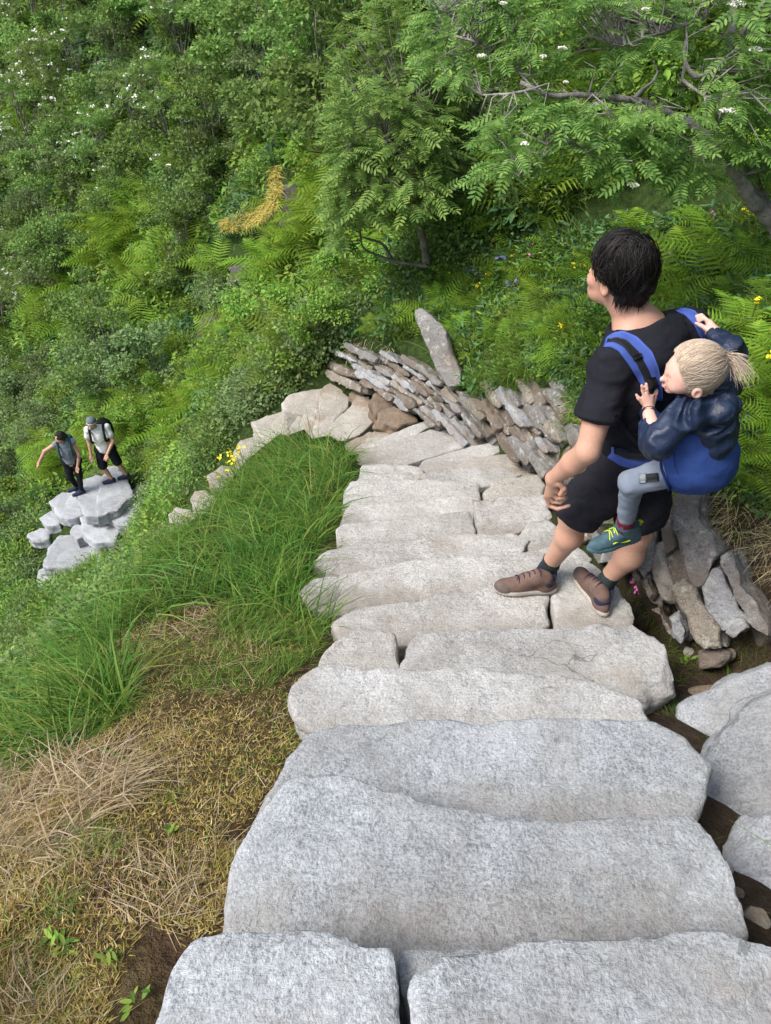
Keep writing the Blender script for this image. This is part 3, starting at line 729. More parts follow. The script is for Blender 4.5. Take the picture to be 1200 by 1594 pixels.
fill_wall(wc, (WP['C'][0] - WP['C'][1] * .13, WP['C'][1]), WPOLY['C'], R(66), (18, 30), 40, 80, 29, [WR[1], WR[0], WR[1]])
CS = [
 ([(605, 90), (640, 62), (700, 55), (770, 75), (760, 230), (830, 330), (860, 440), (800, 500), (740, 640), (700, 600), (650, 440), (610, 300)], .03, 0),
 ([(490, 190), (550, 140), (600, 118), (612, 300), (600, 420), (530, 450), (512, 330)], .0, 3),
 ([(395, 290), (450, 205), (492, 230), (500, 330), (470, 430), (440, 560), (400, 625), (362, 540), (370, 440)], .02, 0),
 ([(452, 430), (520, 390), (562, 560), (602, 740), (560, 770), (500, 735), (468, 600)], .0, 3),
 ([(558, 480), (620, 430), (684, 500), (702, 620), (645, 605), (600, 655)], -.02, 1),
 ([(596, 650), (650, 600), (702, 640), (790, 780), (880, 900), (895, 1040), (780, 1035), (700, 950), (610, 800)], .05, 3),
 ([(820, 530), (890, 510), (952, 700), (975, 800), (1030, 860), (955, 975), (870, 905), (780, 790), (785, 640)], .03, 2),
 ([(886, 460), (950, 438), (1010, 640), (1110, 770), (1200, 880), (1195, 980), (1080, 935), (1000, 800), (930, 640)], .08, 0),
 ([(372, 600), (440, 570), (492, 700), (452, 800), (400, 740)], -.02, 1),
 ([(568, 850), (620, 810), (684, 930), (640, 995), (588, 960)], -.03, 2),
 ([(900, 930), (1020, 850), (1055, 900), (960, 985)], .05, 2),
 ([(310, 510), (360, 490), (382, 600), (330, 610)], -.03, 1),
 ([(740, 1080), (830, 1050), (905, 1080), (840, 1150), (760, 1150)], .0, 1),
 ([(830, 330), (880, 300), (960, 430), (890, 450), (860, 440)], -.03, 1),
 ([(690, 640), (740, 650), (790, 780), (740, 760)], -.04, 2),
 ([(440, 790), (500, 740), (570, 860), (590, 960), (500, 900)], -.04, 1)]
for i_, (pp, off, mi) in enumerate(CS):
    wall_stone(wc, [(900 + x / 3.987, 750 + y / 3.987) for x, y in pp], WP['C'], off, .26, WR[mi], 300 + i_, h=.010, rnd=.012, rough=.010)
sl = boulder('upright_slab', [(644, 484), (652, 474), (666, 479), (680, 498), (696, 515), (703, 540), (716, 572), (716, 596), (700, 602), (678, 576), (660, 540), (651, 510)], 6.45, (-.35, -.62, .70), .13, WR[0],
             'tall grey white slab standing upright in the bank between two dry stone walls', seed=71, cat='stone slab', rnd=.02, rough=.012)
# ================================================================== plants
def P_(px, py, d): return at_d(px, py, d)
RG = np.random.default_rng(11)
def rot_to(dirs, roll):
    """(n,3,3) matrices whose local x runs along dirs and whose z leans to world up"""
    x = dirs / np.linalg.norm(dirs, axis=1)[:, None]
    up = np.tile((0, 0, 1.), (len(x), 1)); y = np.cross(up, x); l = np.linalg.norm(y, axis=1); y[l < 1e-3] = (0, 1, 0)
    y /= np.linalg.norm(y, axis=1)[:, None]; z = np.cross(x, y)
    c, s = np.cos(roll)[:, None], np.sin(roll)[:, None]
    return np.stack([x, y * c + z * s, z * c - y * s], 2)
def replicate(V, F, M, T, S):
    V = np.asarray(V, float); n = len(T)
    W = np.einsum('nij,vj->nvi', M, V) * np.reshape(S, (-1, 1, 1)) + T[:, None, :]
    FF = np.asarray(F)[None] + (np.arange(n) * len(V))[:, None, None]
    return W.reshape(-1, 3), FF.reshape(-1, np.asarray(F).shape[1])
def merge(parts):
    Vs, Fs, o = [], [], 0
    for V, F in parts: Vs.append(V); Fs.append(F + o); o += len(V)
    return np.concatenate(Vs), np.concatenate(Fs)
def strips(base, dirs, length, width, droop, segs=4, rg=RG, side=None, taper=True):
    """n curved tapering blades"""
    n = len(base); t = np.linspace(0, 1, segs + 1)
    d = dirs / np.linalg.norm(dirs, axis=1)[:, None]
    h = rg.normal(size=(n, 3)); h[:, 2] = 0; h /= np.linalg.norm(h, axis=1)[:, None] + 1e-9
    flat = d.copy(); flat[:, 2] = 0; l = np.linalg.norm(flat, axis=1)[:, None]; flat = np.where(l > .15, flat / np.maximum(l, 1e-6), h)
    P = base[:, None] + d[:, None] * (t[None, :, None] * length[:, None, None])
    P = P + flat[:, None] * (t[None, :, None] ** 2 * (droop * length)[:, None, None]) * .6
    P[..., 2] -= t[None] ** 2.3 * (droop * length)[:, None] * .75
    if side is None: side = np.cross(d, rg.normal(size=(n, 3)))
    side = side / (np.linalg.norm(side, axis=1)[:, None] + 1e-9)
    wd = (1 - t ** 1.6 * .93 if taper else 1 - .3 * t) * np.where(t < .15, .75, 1)
    a = side[:, None] * (wd[None, :, None] * width[:, None, None] / 2)
    V = np.stack([P - a, P + a], 2).reshape(-1, 3)
    k = 2 * (segs + 1); i = np.arange(segs) * 2
    f = np.stack([i, i + 1, i + 3, i + 2], 1)
    F = (f[None] + (np.arange(n) * k)[:, None, None]).reshape(-1, 4)
    return V, F
def tube(pts, rs, n=7, wob=0.0):
    pts = [np.array(p, float) for p in pts]; V = []; F = []
    for i, p in enumerate(pts):
        d = pts[min(i + 1, len(pts) - 1)] - pts[max(i - 1, 0)]; d /= np.linalg.norm(d) + 1e-9
        u = np.cross(d, (0.31, .2, .93)); u /= np.linalg.norm(u); v = np.cross(d, u)
        for k in range(n):
            a = 2 * math.pi * k / n; r = rs[i] * (1 + wob * math.sin(3 * a + i * 1.3))
            V.append(p + r * (u * math.cos(a) + v * math.sin(a)))
    for i in range(len(pts) - 1):
        for k in range(n): F.append((i * n + k, i * n + (k + 1) % n, (i + 1) * n + (k + 1) % n, (i + 1) * n + k))
    return np.array(V), np.array(F)
def smooth_path(pts, n=5):
    pts = [np.array(p, float) for p in pts]; out = []
    P = [2 * pts[0] - pts[1]] + pts + [2 * pts[-1] - pts[-2]]
    for i in range(1, len(P) - 2):
        for k in range(n):
            t = k / n; a, b, c, d = P[i - 1], P[i], P[i + 1], P[i + 2]
            out.append(.5 * (2 * b + (c - a) * t + (2 * a - 5 * b + 4 * c - d) * t * t + (3 * b - a - 3 * c + d) * t ** 3))
    out.append(pts[-1]); return out
def sample_poly(poly, n, rg=RG):
    P = np.array(poly, float); lo, hi = P.min(0), P.max(0); out = np.zeros((0, 2))
    while len(out) < n:
        q = lo + (hi - lo) * rg.random((n * 2, 2)); q = q[sd_poly(q, P) < 0]; out = np.concatenate([out, q])
    return out[:n]
def scatter_px(poly, n, clear=.02, rg=RG):
    q = sample_poly(poly, n, rg); p = cast(q[:, 0], q[:, 1]); ok = ~np.isnan(p[:, 0]); p = p[ok]; q = q[ok]
    ok = onstone(p[:, 0], p[:, 1]) > clear; return p[ok], q[ok]
# leaf colours
M_GRASS = leafmat('grass_green', [(.035, .085, .018), (.055, .13, .025), (.08, .17, .03), (.12, .20, .045), (.20, .22, .075)], .3, .5, .3, gain=1.35)
M_GRASSD = leafmat('grass_dark', [(.03, .08, .02), (.05, .12, .03), (.07, .16, .035), (.10, .20, .05)], .3, .5, .35, gain=1.3)
M_DRY = leafmat('grass_straw', [(.34, .27, .15), (.48, .40, .25), (.58, .51, .36), (.28, .19, .09), (.5, .42, .25)], .2, .7, .2, gain=1.22, warm=1)
M_MOSS = leafmat('moss_brown', [(.10, .065, .022), (.17, .115, .04), (.12, .115, .03), (.23, .165, .06), (.09, .045, .018), (.29, .22, .11), (.10, .13, .03)], .15, .8, .15, gain=2.1, warm=1)
M_FERN = leafmat('fern_green', [(.10, .20, .025), (.15, .28, .035), (.21, .34, .05)], .25, .55, .25, .22, gain=1.1)
M_FERN2 = leafmat('fern_yellow', [(.16, .27, .035), (.22, .34, .045), (.29, .40, .06)], .45, .55, .25, .2, gain=1.15, warm=1)
M_ROW = leafmat('rowan_leaf', [(.06, .13, .045), (.09, .175, .055), (.13, .225, .07), (.19, .29, .09)], .4, .5, .4, .15, gain=1.55, warm=1.1)
M_BIR = leafmat('birch_leaf', [(.05, .10, .035), (.075, .15, .045), (.11, .19, .06), (.16, .24, .09)], .35, .5, .35, .35)
M_WIL = leafmat('willow_leaf', [(.08, .13, .065), (.11, .18, .085), (.16, .235, .13), (.06, .11, .05)], .35, .55, .35, .25, gain=1.7, warm=1.08)
M_HRB = leafmat('herb_leaf', [(.04, .09, .02), (.065, .14, .03), (.10, .19, .04), (.15, .22, .05), (.09, .11, .035)], .3, .55, .3, .35)
M_DKH = leafmat('dark_herb_leaf', [(.03, .07, .035), (.045, .10, .05), (.07, .14, .075)], .3, .5, .35, .2)
M_BARK = plain('bark', (.21, .19, .175), .9, .55, 9, (40, .8, .02))
M_BARKR = plain('rowan_bark', (.26, .245, .23), .9, .55, 12, (40, .8, .02))
M_BARKL = plain('pale_bark', (.36, .35, .34), .9, .6, 14, (50, .8, .02))
M_FLOW = plain('white_blossom', (.82, .82, .74), .7, .06)
M_BLUE = plain('blue_petal', (.28, .26, .72), .6, .15)
M_PINK = plain('pink_petal', (.85, .22, .62), .6, .1)
M_YEL = plain('yellow_petal', (.85, .72, .03), .6, .1)
M_ORM = leafmat('orange_moss', [(.58, .46, .10), (.70, .60, .18), (.50, .36, .10), (.6, .56, .22)], .2, .8, .1, gain=.9, warm=1)
DIA = (np.array([(0, 0, 0), (.5, .32, .06), (1, 0, -.05), (.5, -.32, .06)]), np.array([(0, 3, 2, 1)]))
OVAL = (np.array([(0, 0, 0), (.22, .13, .02), (.55, .165, .02), (.85, .09, 0), (1, 0, -.03), (.85, -.09, 0), (.55, -.165, .02), (.22, -.13, .02), (.22, 0, -.02), (.55, 0, -.03), (.85, 0, -.03)]),
        np.array([(0, 8, 1, 1), (8, 9, 2, 1), (9, 10, 3, 2), (10, 4, 3, 3), (0, 7, 8, 8), (7, 6, 9, 8), (6, 5, 10, 9), (5, 4, 10, 10)]))
def oval_mesh():
    V = OVAL[0]; F = np.array([(0, 8, 2, 1), (8, 10, 3, 2), (0, 7, 6, 8), (8, 6, 5, 10)])
    V = V.copy(); F = np.array([(0, 9, 2, 1), (9, 4, 3, 2), (0, 7, 6, 9), (9, 6, 5, 4)]); return V, F
OV = oval_mesh()
def rowan_leaf(pairs=6, rg=None):
    """one pinnate leaf of unit length along +x"""
    dirs, T, S = [], [], []
    for i in range(pairs):
        x = .22 + .70 * i / (pairs - 1); s = .30 - .10 * abs(i - pairs * .45) / pairs
        for sg in (-1, 1):
            dirs.append((.42, sg * .9, -.12)); T.append((x, 0, -.10 * x * x)); S.append(s)
    dirs.append((1, 0, -.15)); T.append((.95, 0, -.1)); S.append(.28)
    dirs = np.array(dirs); M = rot_to(dirs, np.zeros(len(dirs)))
    V, F = replicate(OV[0] * (1, 1.05, 1), OV[1], M, np.array(T), np.array(S))
    a, b = strips(np.array([(0, 0, 0.)]), np.array([(1, 0, -.05)]), np.array([.97]), np.array([.022]), np.array([.05]), 3, side=np.array([(0, 1., 0)]))
    return merge([(V, F), (a, b)])
RL = rowan_leaf()
def far_rowan_leaf():
    dirs, T = [], []
    for i in range(5):
        for sg in (-1, 1): dirs.append((.4, sg, -.1)); T.append((.2 + .16 * i, 0, -.02 * i))
    dirs.append((1, 0, -.1)); T.append((.85, 0, -.1)); dirs = np.array(dirs)
    return replicate(DIA[0] * (1, .6, 1), DIA[1], rot_to(dirs, np.zeros(len(dirs))), np.array(T), np.full(len(T), .3))
RLF = far_rowan_leaf()
def frond(rg, L=1.0, pairs=20, lf=True):
    """one fern frond of length L arching along +x"""
    parts = []; t = np.linspace(.10, .985, pairs); x = t * .93; z = .42 * t - .55 * t ** 2.2
    B, D, Ln, Wd, Sd = [], [], [], [], []
    for i in range(pairs):
        l = .30 * math.sin(math.pi * (min(1, .30 + .70 * t[i])) ** 1.15) * (1 if t[i] > .2 else .8) + .012
        for sg in (-1, 1):
            B.append((x[i], 0, z[i])); D.append((.32 + rg.uniform(-.05, .05), sg, -.10)); Ln.append(l); Wd.append(.046)
    B = np.array(B); D = np.array(D); Ln = np.array(Ln)
    if lf:   # leaflets along each pinna
        bb, dd, ll = [], [], []
        for k in range(len(B)):
            d = D[k] / np.linalg.norm(D[k]); q = np.array((d[1], -d[0], 0)) * (1 if D[k, 1] > 0 else -1)
            m = max(3, int(Ln[k] / .028))
            for u in (np.arange(m) + .5) / m:
                for s2 in (-1, 1):
                    bb.append(B[k] + d * Ln[k] * u + (0, 0, -.06 * Ln[k] * u * u)); dd.append(q * s2 + d * .55); ll.append(.036 * (1.15 - u))
        bb, dd, ll = map(np.array, (bb, dd, ll))
        parts.append(replicate(DIA[0] * (1, .72, 1), DIA[1], rot_to(dd, rg.normal(size=len(dd)) * .25), bb, ll))
        parts.append(strips(B, D, Ln, np.full(len(B), .008), np.full(len(B), .1), 2, rg, side=np.tile((1., 0, 0), (len(B), 1))))
    else:
        parts.append(strips(B, D, Ln, np.full(len(B), .046), np.full(len(B), .12), 2, rg, side=np.tile((1., 0, 0), (len(B), 1))))
    s0 = np.array([(0, 0, 0)] + [(a, 0, c) for a, c in zip(x, z)])
    parts.append(tube(s0[::3], np.linspace(.010, .002, len(s0[::3])), 4))
    V, F = merge(parts); return V * L, F
def fern_mesh(name, seed, n=9, L=.75, lf=True):
    rg = np.random.default_rng(seed); ps = []
    base = [frond(rg, 1.0, 15 if lf else 13, lf) for _ in range(2)]
    for i in range(n):
        a = 2 * math.pi * (i + rg.uniform(-.25, .25)) / n; el = rg.uniform(-.1, .65); V, F = base[i % 2]
        c, s = math.cos(el), math.sin(el); M1 = np.array([(c, 0, -s), (0, 1, 0), (s, 0, c)]); ro = rg.uniform(-.4, .4)
        M0 = np.array([(1, 0, 0), (0, math.cos(ro), -math.sin(ro)), (0, math.sin(ro), math.cos(ro))])
        M2 = np.array([(math.cos(a), -math.sin(a), 0), (math.sin(a), math.cos(a), 0), (0, 0, 1)])
        ps.append((V @ (M2 @ M1 @ M0).T * L * rg.uniform(.7, 1.1), F))
    return mesh_np(name, *merge(ps))
def crown_pts(rg, n, blobs, spread=.35):
    """leaf positions and outward directions on a set of ellipsoidal clumps"""
    k = rg.integers(0, len(blobs), n); B = np.array(blobs)[k]
    d = rg.normal(size=(n, 3)); d /= np.linalg.norm(d, axis=1)[:, None]; d[:, 2] = np.abs(d[:, 2]) * .9 + d[:, 2] * .1
    r = 1 - np.abs(rg.normal(size=n)) * spread
    P = B[:, :3] + d * B[:, 3:6] * r[:, None]
    return P, d
def make_blobs(rg, n, H, W, low=.25):
    bl = []
    for i in range(n):
        z = H * rg.uniform(low, 1); w_ = W * math.sin(math.pi * min(.97, (z / H - low + .15) / (1.18 - low))) ** .6
        a = rg.uniform(0, 6.28); r = w_ * math.sqrt(rg.random()); s = W * rg.uniform(.22, .42)
        bl.append((r * math.cos(a), r * math.sin(a), z, s, s, s * rg.uniform(.55, .9)))
    return bl
def crown_mesh(name, seed, H, W, nl, leaf, size, nb=14, low=.25, flat=.5):
    rg = np.random.default_rng(seed); bl = make_blobs(rg, nb, H, W, low)
    P, d = crown_pts(rg, nl, bl)
    dirs = d * .6 + rg.normal(size=d.shape) * .55; dirs[:, 2] -= .15
    V, F = replicate(leaf[0], leaf[1], rot_to(dirs, rg.normal(size=nl) * flat), P, size * rg.uniform(.6, 1.25, nl))
    return mesh_np(name, V, F), bl
def trunk_mesh(name, seed, bl, H, r0, stems=2):
    rg = np.random.default_rng(seed); ps = []
    for s in range(stems):
        lean = rg.normal(size=2) * H * .12
        pts = [(0, 0, -.3), (lean[0] * .2, lean[1] * .2, H * .18), (lean[0] * .7 + rg.normal() * .05, lean[1] * .7, H * .5), (lean[0], lean[1], H * .85)]
        sp = smooth_path(pts, 4); ps.append(tube(sp, np.linspace(r0, r0 * .2, len(sp)), 6, .1))
        for b in bl[s::stems]:
            q = sp[int(len(sp) * min(.9, max(.15, b[2] / H - .2)))]; e = np.array(b[:3])
            m = (q + e) / 2 + rg.normal(size=3) * .08 * H * .3; bp = smooth_path([q, m, e], 3)
            ps.append(tube(bp, np.linspace(r0 * .4, r0 * .08, len(bp)), 4))
            for _ in range(3):
                e2 = e + rg.normal(size=3) * b[3] * .8; ps.append(tube([e * .6 + m * .4, (e + e2) / 2 + rg.normal(size=3) * .03, e2], [r0 * .14, r0 * .1, r0 * .04], 3))
    return mesh_np(name, *merge(ps), True)
def blossom_mesh(name, seed, bl, n, s):
    rg = np.random.default_rng(seed); P, d = crown_pts(rg, n, bl, .05); P = P + d * s
    parts = []
    for p in P:
        m = 9; q = p + rg.normal(size=(m, 3)) * s * (1, 1, .35); dr = rg.normal(size=(m, 3)) + (0, 0, 1.0)
        parts.append(replicate(DIA[0] * (1, 1.5, 1) - (.5, 0, 0), DIA[1], rot_to(rg.normal(size=(m, 3)) * (1, 1, .4), rg.normal(size=m) * .5), q, np.full(m, s * 1.3)))
    return mesh_np(name, *merge(parts))
def place(o, p, s=1.0, rz=None, tilt=(0, 0)):
    o.location = tuple(p); o.scale = (s, s, s)
    o.rotation_euler = (tilt[0], tilt[1], RG.uniform(0, 6.28) if rz is None else rz)
def tree_proto(kind, seed, H, W, nl, leaf, size, mat, bark, r0, nb=14, low=.25, flowers=0, stems=2):
    e = empty(kind); cm, bl = crown_mesh('crown', seed, H, W, nl, leaf, size, nb, low)
    kid(e, link('trunk', trunk_mesh('trunk', seed + 1, bl, H, r0, stems), bark)); kid(e, link('crown', cm, mat))
    if flowers: kid(e, link('blossom', blossom_mesh('blossom', seed + 2, bl, flowers, .05), M_FLOW))
    return e
def instancer(name, P, rot, scl, idx, protos):
    """one object of kind stuff: protos scattered on points by geometry nodes"""
    me = bpy.data.meshes.new(name); me.vertices.add(len(P)); me.vertices.foreach_set('co', np.asarray(P, np.float32).ravel())
    a = me.attributes.new('rot', 'FLOAT_VECTOR', 'POINT'); a.data.foreach_set('vector', np.asarray(rot, np.float32).ravel())
    a = me.attributes.new('scl', 'FLOAT', 'POINT'); a.data.foreach_set('value', np.asarray(scl, np.float32))
    a = me.attributes.new('idx', 'INT', 'POINT'); a.data.foreach_set('value', np.asarray(idx, np.int32))
    o = link(name, me)
    g = bpy.data.node_groups.new(name, 'GeometryNodeTree'); g.is_modifier = True
    g.interface.new_socket('Geometry', in_out='INPUT', socket_type='NodeSocketGeometry')
    g.interface.new_socket('Geometry', in_out='OUTPUT', socket_type='NodeSocketGeometry')
    N = g.nodes; L = g.links
    gi = N.new('NodeGroupInput'); go = N.new('NodeGroupOutput'); j = N.new('GeometryNodeJoinGeometry')
    for p in reversed(protos):
        oi = N.new('GeometryNodeObjectInfo'); oi.inputs['Object'].default_value = p; oi.inputs['As Instance'].default_value = True
        L.new(oi.outputs['Geometry'], j.inputs[0])
    ip = N.new('GeometryNodeInstanceOnPoints'); ip.inputs['Pick Instance'].default_value = True
    def attr(nm, ty):
        n = N.new('GeometryNodeInputNamedAttribute'); n.data_type = ty; n.inputs[0].default_value = nm; return n.outputs[0]
    L.new(gi.outputs[0], ip.inputs['Points']); L.new(j.outputs[0], ip.inputs['Instance'])
    L.new(attr('idx', 'INT'), ip.inputs['Instance Index']); L.new(attr('rot', 'FLOAT_VECTOR'), ip.inputs['Rotation']); L.new(attr('scl', 'FLOAT'), ip.inputs['Scale'])
    L.new(ip.outputs[0], go.inputs[0])
    m = o.modifiers.new('scatter', 'NODES'); m.node_group = g
    return tag(o, kind='stuff')
def loose(name, me, mat):
    o = bpy.data.objects.new(name, me); me.materials.append(mat); return o
def herb_mesh(name, seed, n, R_, H, leaf, size, stems=14):
    rg = np.random.default_rng(seed); P = rg.normal(size=(n, 3)); P /= np.linalg.norm(P, axis=1)[:, None]
    P = P * (rg.random(n) ** .45)[:, None] * (R_, R_, H * .6) + (0, 0, H * .42); P[:, 2] = np.abs(P[:, 2])
    d = P * (1, 1, .3) + rg.normal(size=P.shape) * R_ * .6
    V, F = replicate(leaf[0], leaf[1], rot_to(d, rg.normal(size=n) * .4), P, size * rg.uniform(.6, 1.3, n))
    b = np.zeros((stems, 3)); dd = rg.normal(size=(stems, 3)) * (1, 1, .2) * R_ + (0, 0, H)
    s = strips(b, dd, np.full(stems, H * .95), np.full(stems, .010), np.full(stems, .2), 3, rg)
    return mesh_np(name, *merge([(V, F), s]))
def tuft_mesh(name, seed, n, R_, L, wd, droop=(.2, 1.0), spread=.5):
    rg = np.random.default_rng(seed); b = rg.normal(size=(n, 3)) * R_ * .4; b[:, 2] = -.02
    d = rg.normal(size=(n, 3)) * spread; d[:, 2] = 1
    return mesh_np(name, *strips(b, d, L * rg.uniform(.45, 1.1, n), wd * rg.uniform(.6, 1.2, n), rg.uniform(droop[0], droop[1], n), 4, rg))
def rots(n, rg, tilt=.15):
    r = rg.normal(size=(n, 3)) * tilt; r[:, 2] = rg.uniform(0, 6.28, n); return r
# ------------------------------------------------------------------ undergrowth of the whole hillside
HILL = [(-260, -150), (1500, -150), (1500, 900), (1215, 1010), (1100, 780), (1000, 560), (890, 590), (800, 600), (720, 580), (640, 545), (560, 540), (520, 590), (440, 610), (385, 655), (350, 700), (280, 770), (225, 790), (190, 740), (115, 745), (70, 800), (30, 850), (60, 920), (-60, 960), (-260, 1000)]
prot = [loose('low_herb', herb_mesh('low_herb', 1, 220, .42, .42, OV, .13), M_HRB), loose('low_herb_dark', herb_mesh('low_herb_dark', 2, 190, .42, .38, OV, .16), M_DKH),
        loose('low_willow', herb_mesh('low_willow', 3, 420, .50, .55, DIA, .06), M_WIL), loose('low_birch', herb_mesh('low_birch', 4, 420, .50, .60, DIA, .055), M_BIR),
        loose('low_grass', tuft_mesh('low_grass', 5, 240, .34, .60, .016), M_GRASS), loose('low_fern', fern_mesh('low_fern', 6, 9, .95, False), M_FERN), loose('low_fern_yellow', fern_mesh('low_fern_yellow', 7, 9, .9, False), M_FERN2)]
q = sample_poly(HILL, 12000); p = cast(q[:, 0], q[:, 1]); ok = ~np.isnan(p[:, 0]); p, q = p[ok], q[ok]
dd = np.hypot(p[:, 0], p[:, 1]); RB = [(458, 325, 30, 62), (395, 392, 50, 24), (372, 430, 24, 30), (325, 515, 26, 34)]
ok = (onstone(p[:, 0], p[:, 1]) > .25) & (dd > 7.6) & (dd < 60) & ~np.any([(abs(q[:, 0] - a) < w2) & (q[:, 1] - b > -h2) & (q[:, 1] - b < h2 + 16) for a, b, w2, h2 in RB], axis=0); p, q, dd = p[ok], q[ok], dd[ok]
sel = fbm(p * .35, 3, 5); sel2 = fbm(p * .8, 3, 15); u = RG.random(len(p))
idx = np.where(sel > .85, 6, np.where(sel > .66, 5, np.where(sel > .02, 0, np.where(sel2 > .25, 2, np.where(sel2 > -.1, 3, np.where(sel2 > -.45, 1, 4))))))
idx = np.where(u < .25, RG.choice([0, 0, 1, 2, 2, 3, 3, 4, 5, 6], len(p)), idx)
s = np.clip(.75 + (dd - 8) * .035, .6, 1.7) * RG.uniform(.7, 1.25, len(p))
p[:, 2] += np.where(idx > 4, .22 * s, -.05)
instancer('undergrowth', p, rots(len(p), RG), s, idx, prot)
m_ = 5000; x = RG.uniform(-11, -1.2, m_); y = RG.uniform(2, 14, m_); z = ground(x, y); pl = np.stack([x, y, z], 1)
ok = (onstone(x, y) > .22) & (z < -4.3) & (z < -3.2 - .45 * y - .2); pl = pl[ok]
tq = np.array([topx(p_) for p_ in pl]); onp = np.array([in_poly(a, b, [(40, 815), (75, 765), (110, 740), (130, 700), (190, 690), (215, 740), (215, 790), (180, 830), (150, 860), (110, 890), (55, 900)]) for a, b in tq[:, :2]])
sc_ = np.where(onp, .28, .75) * RG.uniform(.6, 1.2, len(pl))
instancer('slope_weeds', pl, rots(len(pl), RG), sc_, RG.choice([0, 2, 4, 4, 3, 0], len(pl)), prot)
# ------------------------------------------------------------------ the near right bank: fine grass and herbs
BANK = [(690, 400), (1400, 330), (1400, 1000), (1215, 800), (1140, 760), (1070, 770), (1000, 860), (930, 760), (900, 680), (890, 600), (860, 585), (800, 612), (745, 612), (712, 575), (690, 510), (600, 535), (540, 535), (560, 470)]
n2 = [loose('bank_grass', tuft_mesh('bank_grass', 25, 110, .13, .24, .0055), M_GRASS), loose('bank_herb', herb_mesh('bank_herb', 21, 130, .16, .16, OV, .042), M_HRB),
      loose('bank_herb_dark', herb_mesh('bank_herb_dark', 22, 120, .18, .20, OV, .055), M_DKH), loose('bank_clover', herb_mesh('bank_clover', 23, 240, .15, .13, DIA, .022), M_HRB), loose('bank_fern', fern_mesh('bank_fern', 24, 7, .30, False), M_FERN), loose('bank_tall_grass', tuft_mesh('bank_tall_grass', 26, 90, .12, .36, .007), M_GRASS)]
q = sample_poly(BANK, 4200); p = cast(q[:, 0], q[:, 1]); ok = ~np.isnan(p[:, 0]); p, q = p[ok], q[ok]
dd = np.hypot(p[:, 0], p[:, 1]); ok = ((onstone(p[:, 0], p[:, 1]) > .2) | (p[:, 2] > -2.95 - .12 * p[:, 1])) & (dd < 9.5); p, q, dd = p[ok], q[ok], dd[ok]
sel = fbm(p * 1.6, 3, 55); idx = np.where(sel > .3, 1, np.where(sel > .12, 2, np.where(sel > -.1, 3, 0))); u = RG.random(len(p)); idx = np.where(u < .42, RG.choice([0, 1, 1, 2, 2, 3, 5, 5, 4], len(p)), idx)
p[:, 2] += np.where(idx == 4, .10, 0)
instancer('bank_grass_and_herbs', p, rots(len(p), RG), np.clip(dd / 5.5, .6, 1.3) * RG.uniform(.65, 1.15, len(p)), idx, n2)
m_ = 7000; x = np.r_[RG.uniform(1.3, 9, m_ // 2), RG.uniform(-7, -1.0, m_ // 2)]; y = RG.uniform(-2.5, 8, m_); pl = np.stack([x, y, ground(x, y)], 1)
tq = np.array([topx(p_) for p_ in pl]); out_ = (tq[:, 0] < -190) | (tq[:, 0] > 1400) | (tq[:, 1] > 1800) | (tq[:, 2] < .3)
ok = out_ & (onstone(x, y) > .3) & ((x > 0) | (pl[:, 2] > -3.6 - .45 * y)); pl = pl[ok]; ix = RG.choice([0, 0, 1, 3, 3, 4, 5], len(pl)); pl[:, 2] += np.where(ix == 4, .1, 0)
instancer('verge_grass', pl, rots(len(pl), RG), RG.uniform(.8, 1.6, len(pl)), ix, n2)
# ------------------------------------------------------------------ foreground turf on the left
def grass_patch(name, poly, n, L, wd, mat, droop=(.3, 1.0), lean=(0, 0, 0), spread=.35, clear=.02, segs=4, seed=1, lift=0.0):
    rg = np.random.default_rng(seed); p, q = scatter_px(poly, n, clear, rg)
    cl = fbm(p * 2.2, 3, seed); dens = rg.random(len(p)) < np.clip(.75 + cl * .6, .25, 1); p = p[dens]; m = len(p)
    d = rg.normal(size=(m, 3)) * spread; d[:, 2] = 1
    cl3 = np.stack([vnoise(p * 3, seed + 1), vnoise(p * 3, seed + 2), 0 * p[:, 0]], -1)
    d = d + np.array(lean) + cl3 * .7
    k = 1 + .45 * vnoise(p * 1.7, seed + 4)
    p[:, 2] += lift - .015
    V, F = strips(p, d, L * k * rg.uniform(.4, 1.15, m), wd * rg.uniform(.5, 1.25, m), rg.uniform(droop[0], droop[1], m), segs, rg)
    return V, F
def patch_obj(name, parts, mat):
    return tag(link(name, mesh_np(name, *merge(parts)), mat), kind='stuff')
GREEN = [(560, 688), (545, 740), (520, 800), (500, 860), (470, 905), (466, 940), (520, 965), (512, 985), (470, 985), (420, 955), (350, 950), (270, 955), (210, 985), (180, 1005), (205, 1060), (200, 1120), (120, 1170), (0, 1195), (-140, 1200), (-140, 850), (60, 850), (200, 790), (300, 790), (380, 720), (430, 690), (500, 690)]
patch_obj('tall_grass', [grass_patch('g', GREEN, 15000, .30, .0065, None, (.4, 1.3), (-.15, .05, 0), seed=3),
                         grass_patch('g', GREEN, 2600, .42, .010, None, (.5, 1.3), (-.1, 0, 0), .5, seed=4),
                         grass_patch('g', [(560, 688), (530, 760), (505, 850), (440, 860), (300, 800), (430, 690)], 4500, .26, .0055, None, (.4, 1.2), (-.05, .1, 0), seed=5),
                         grass_patch('g', [(-140, 850), (200, 800), (300, 790), (430, 690), (500, 690), (400, 800), (250, 880), (0, 960), (-140, 960)], 5000, .36, .006, None, (.2, .9), (-.1, .2, 0), seed=6)], M_GRASS)
EDGE = [(512, 935), (530, 965), (500, 1010), (480, 1000), (420, 1010), (360, 1000), (330, 960), (420, 950)]
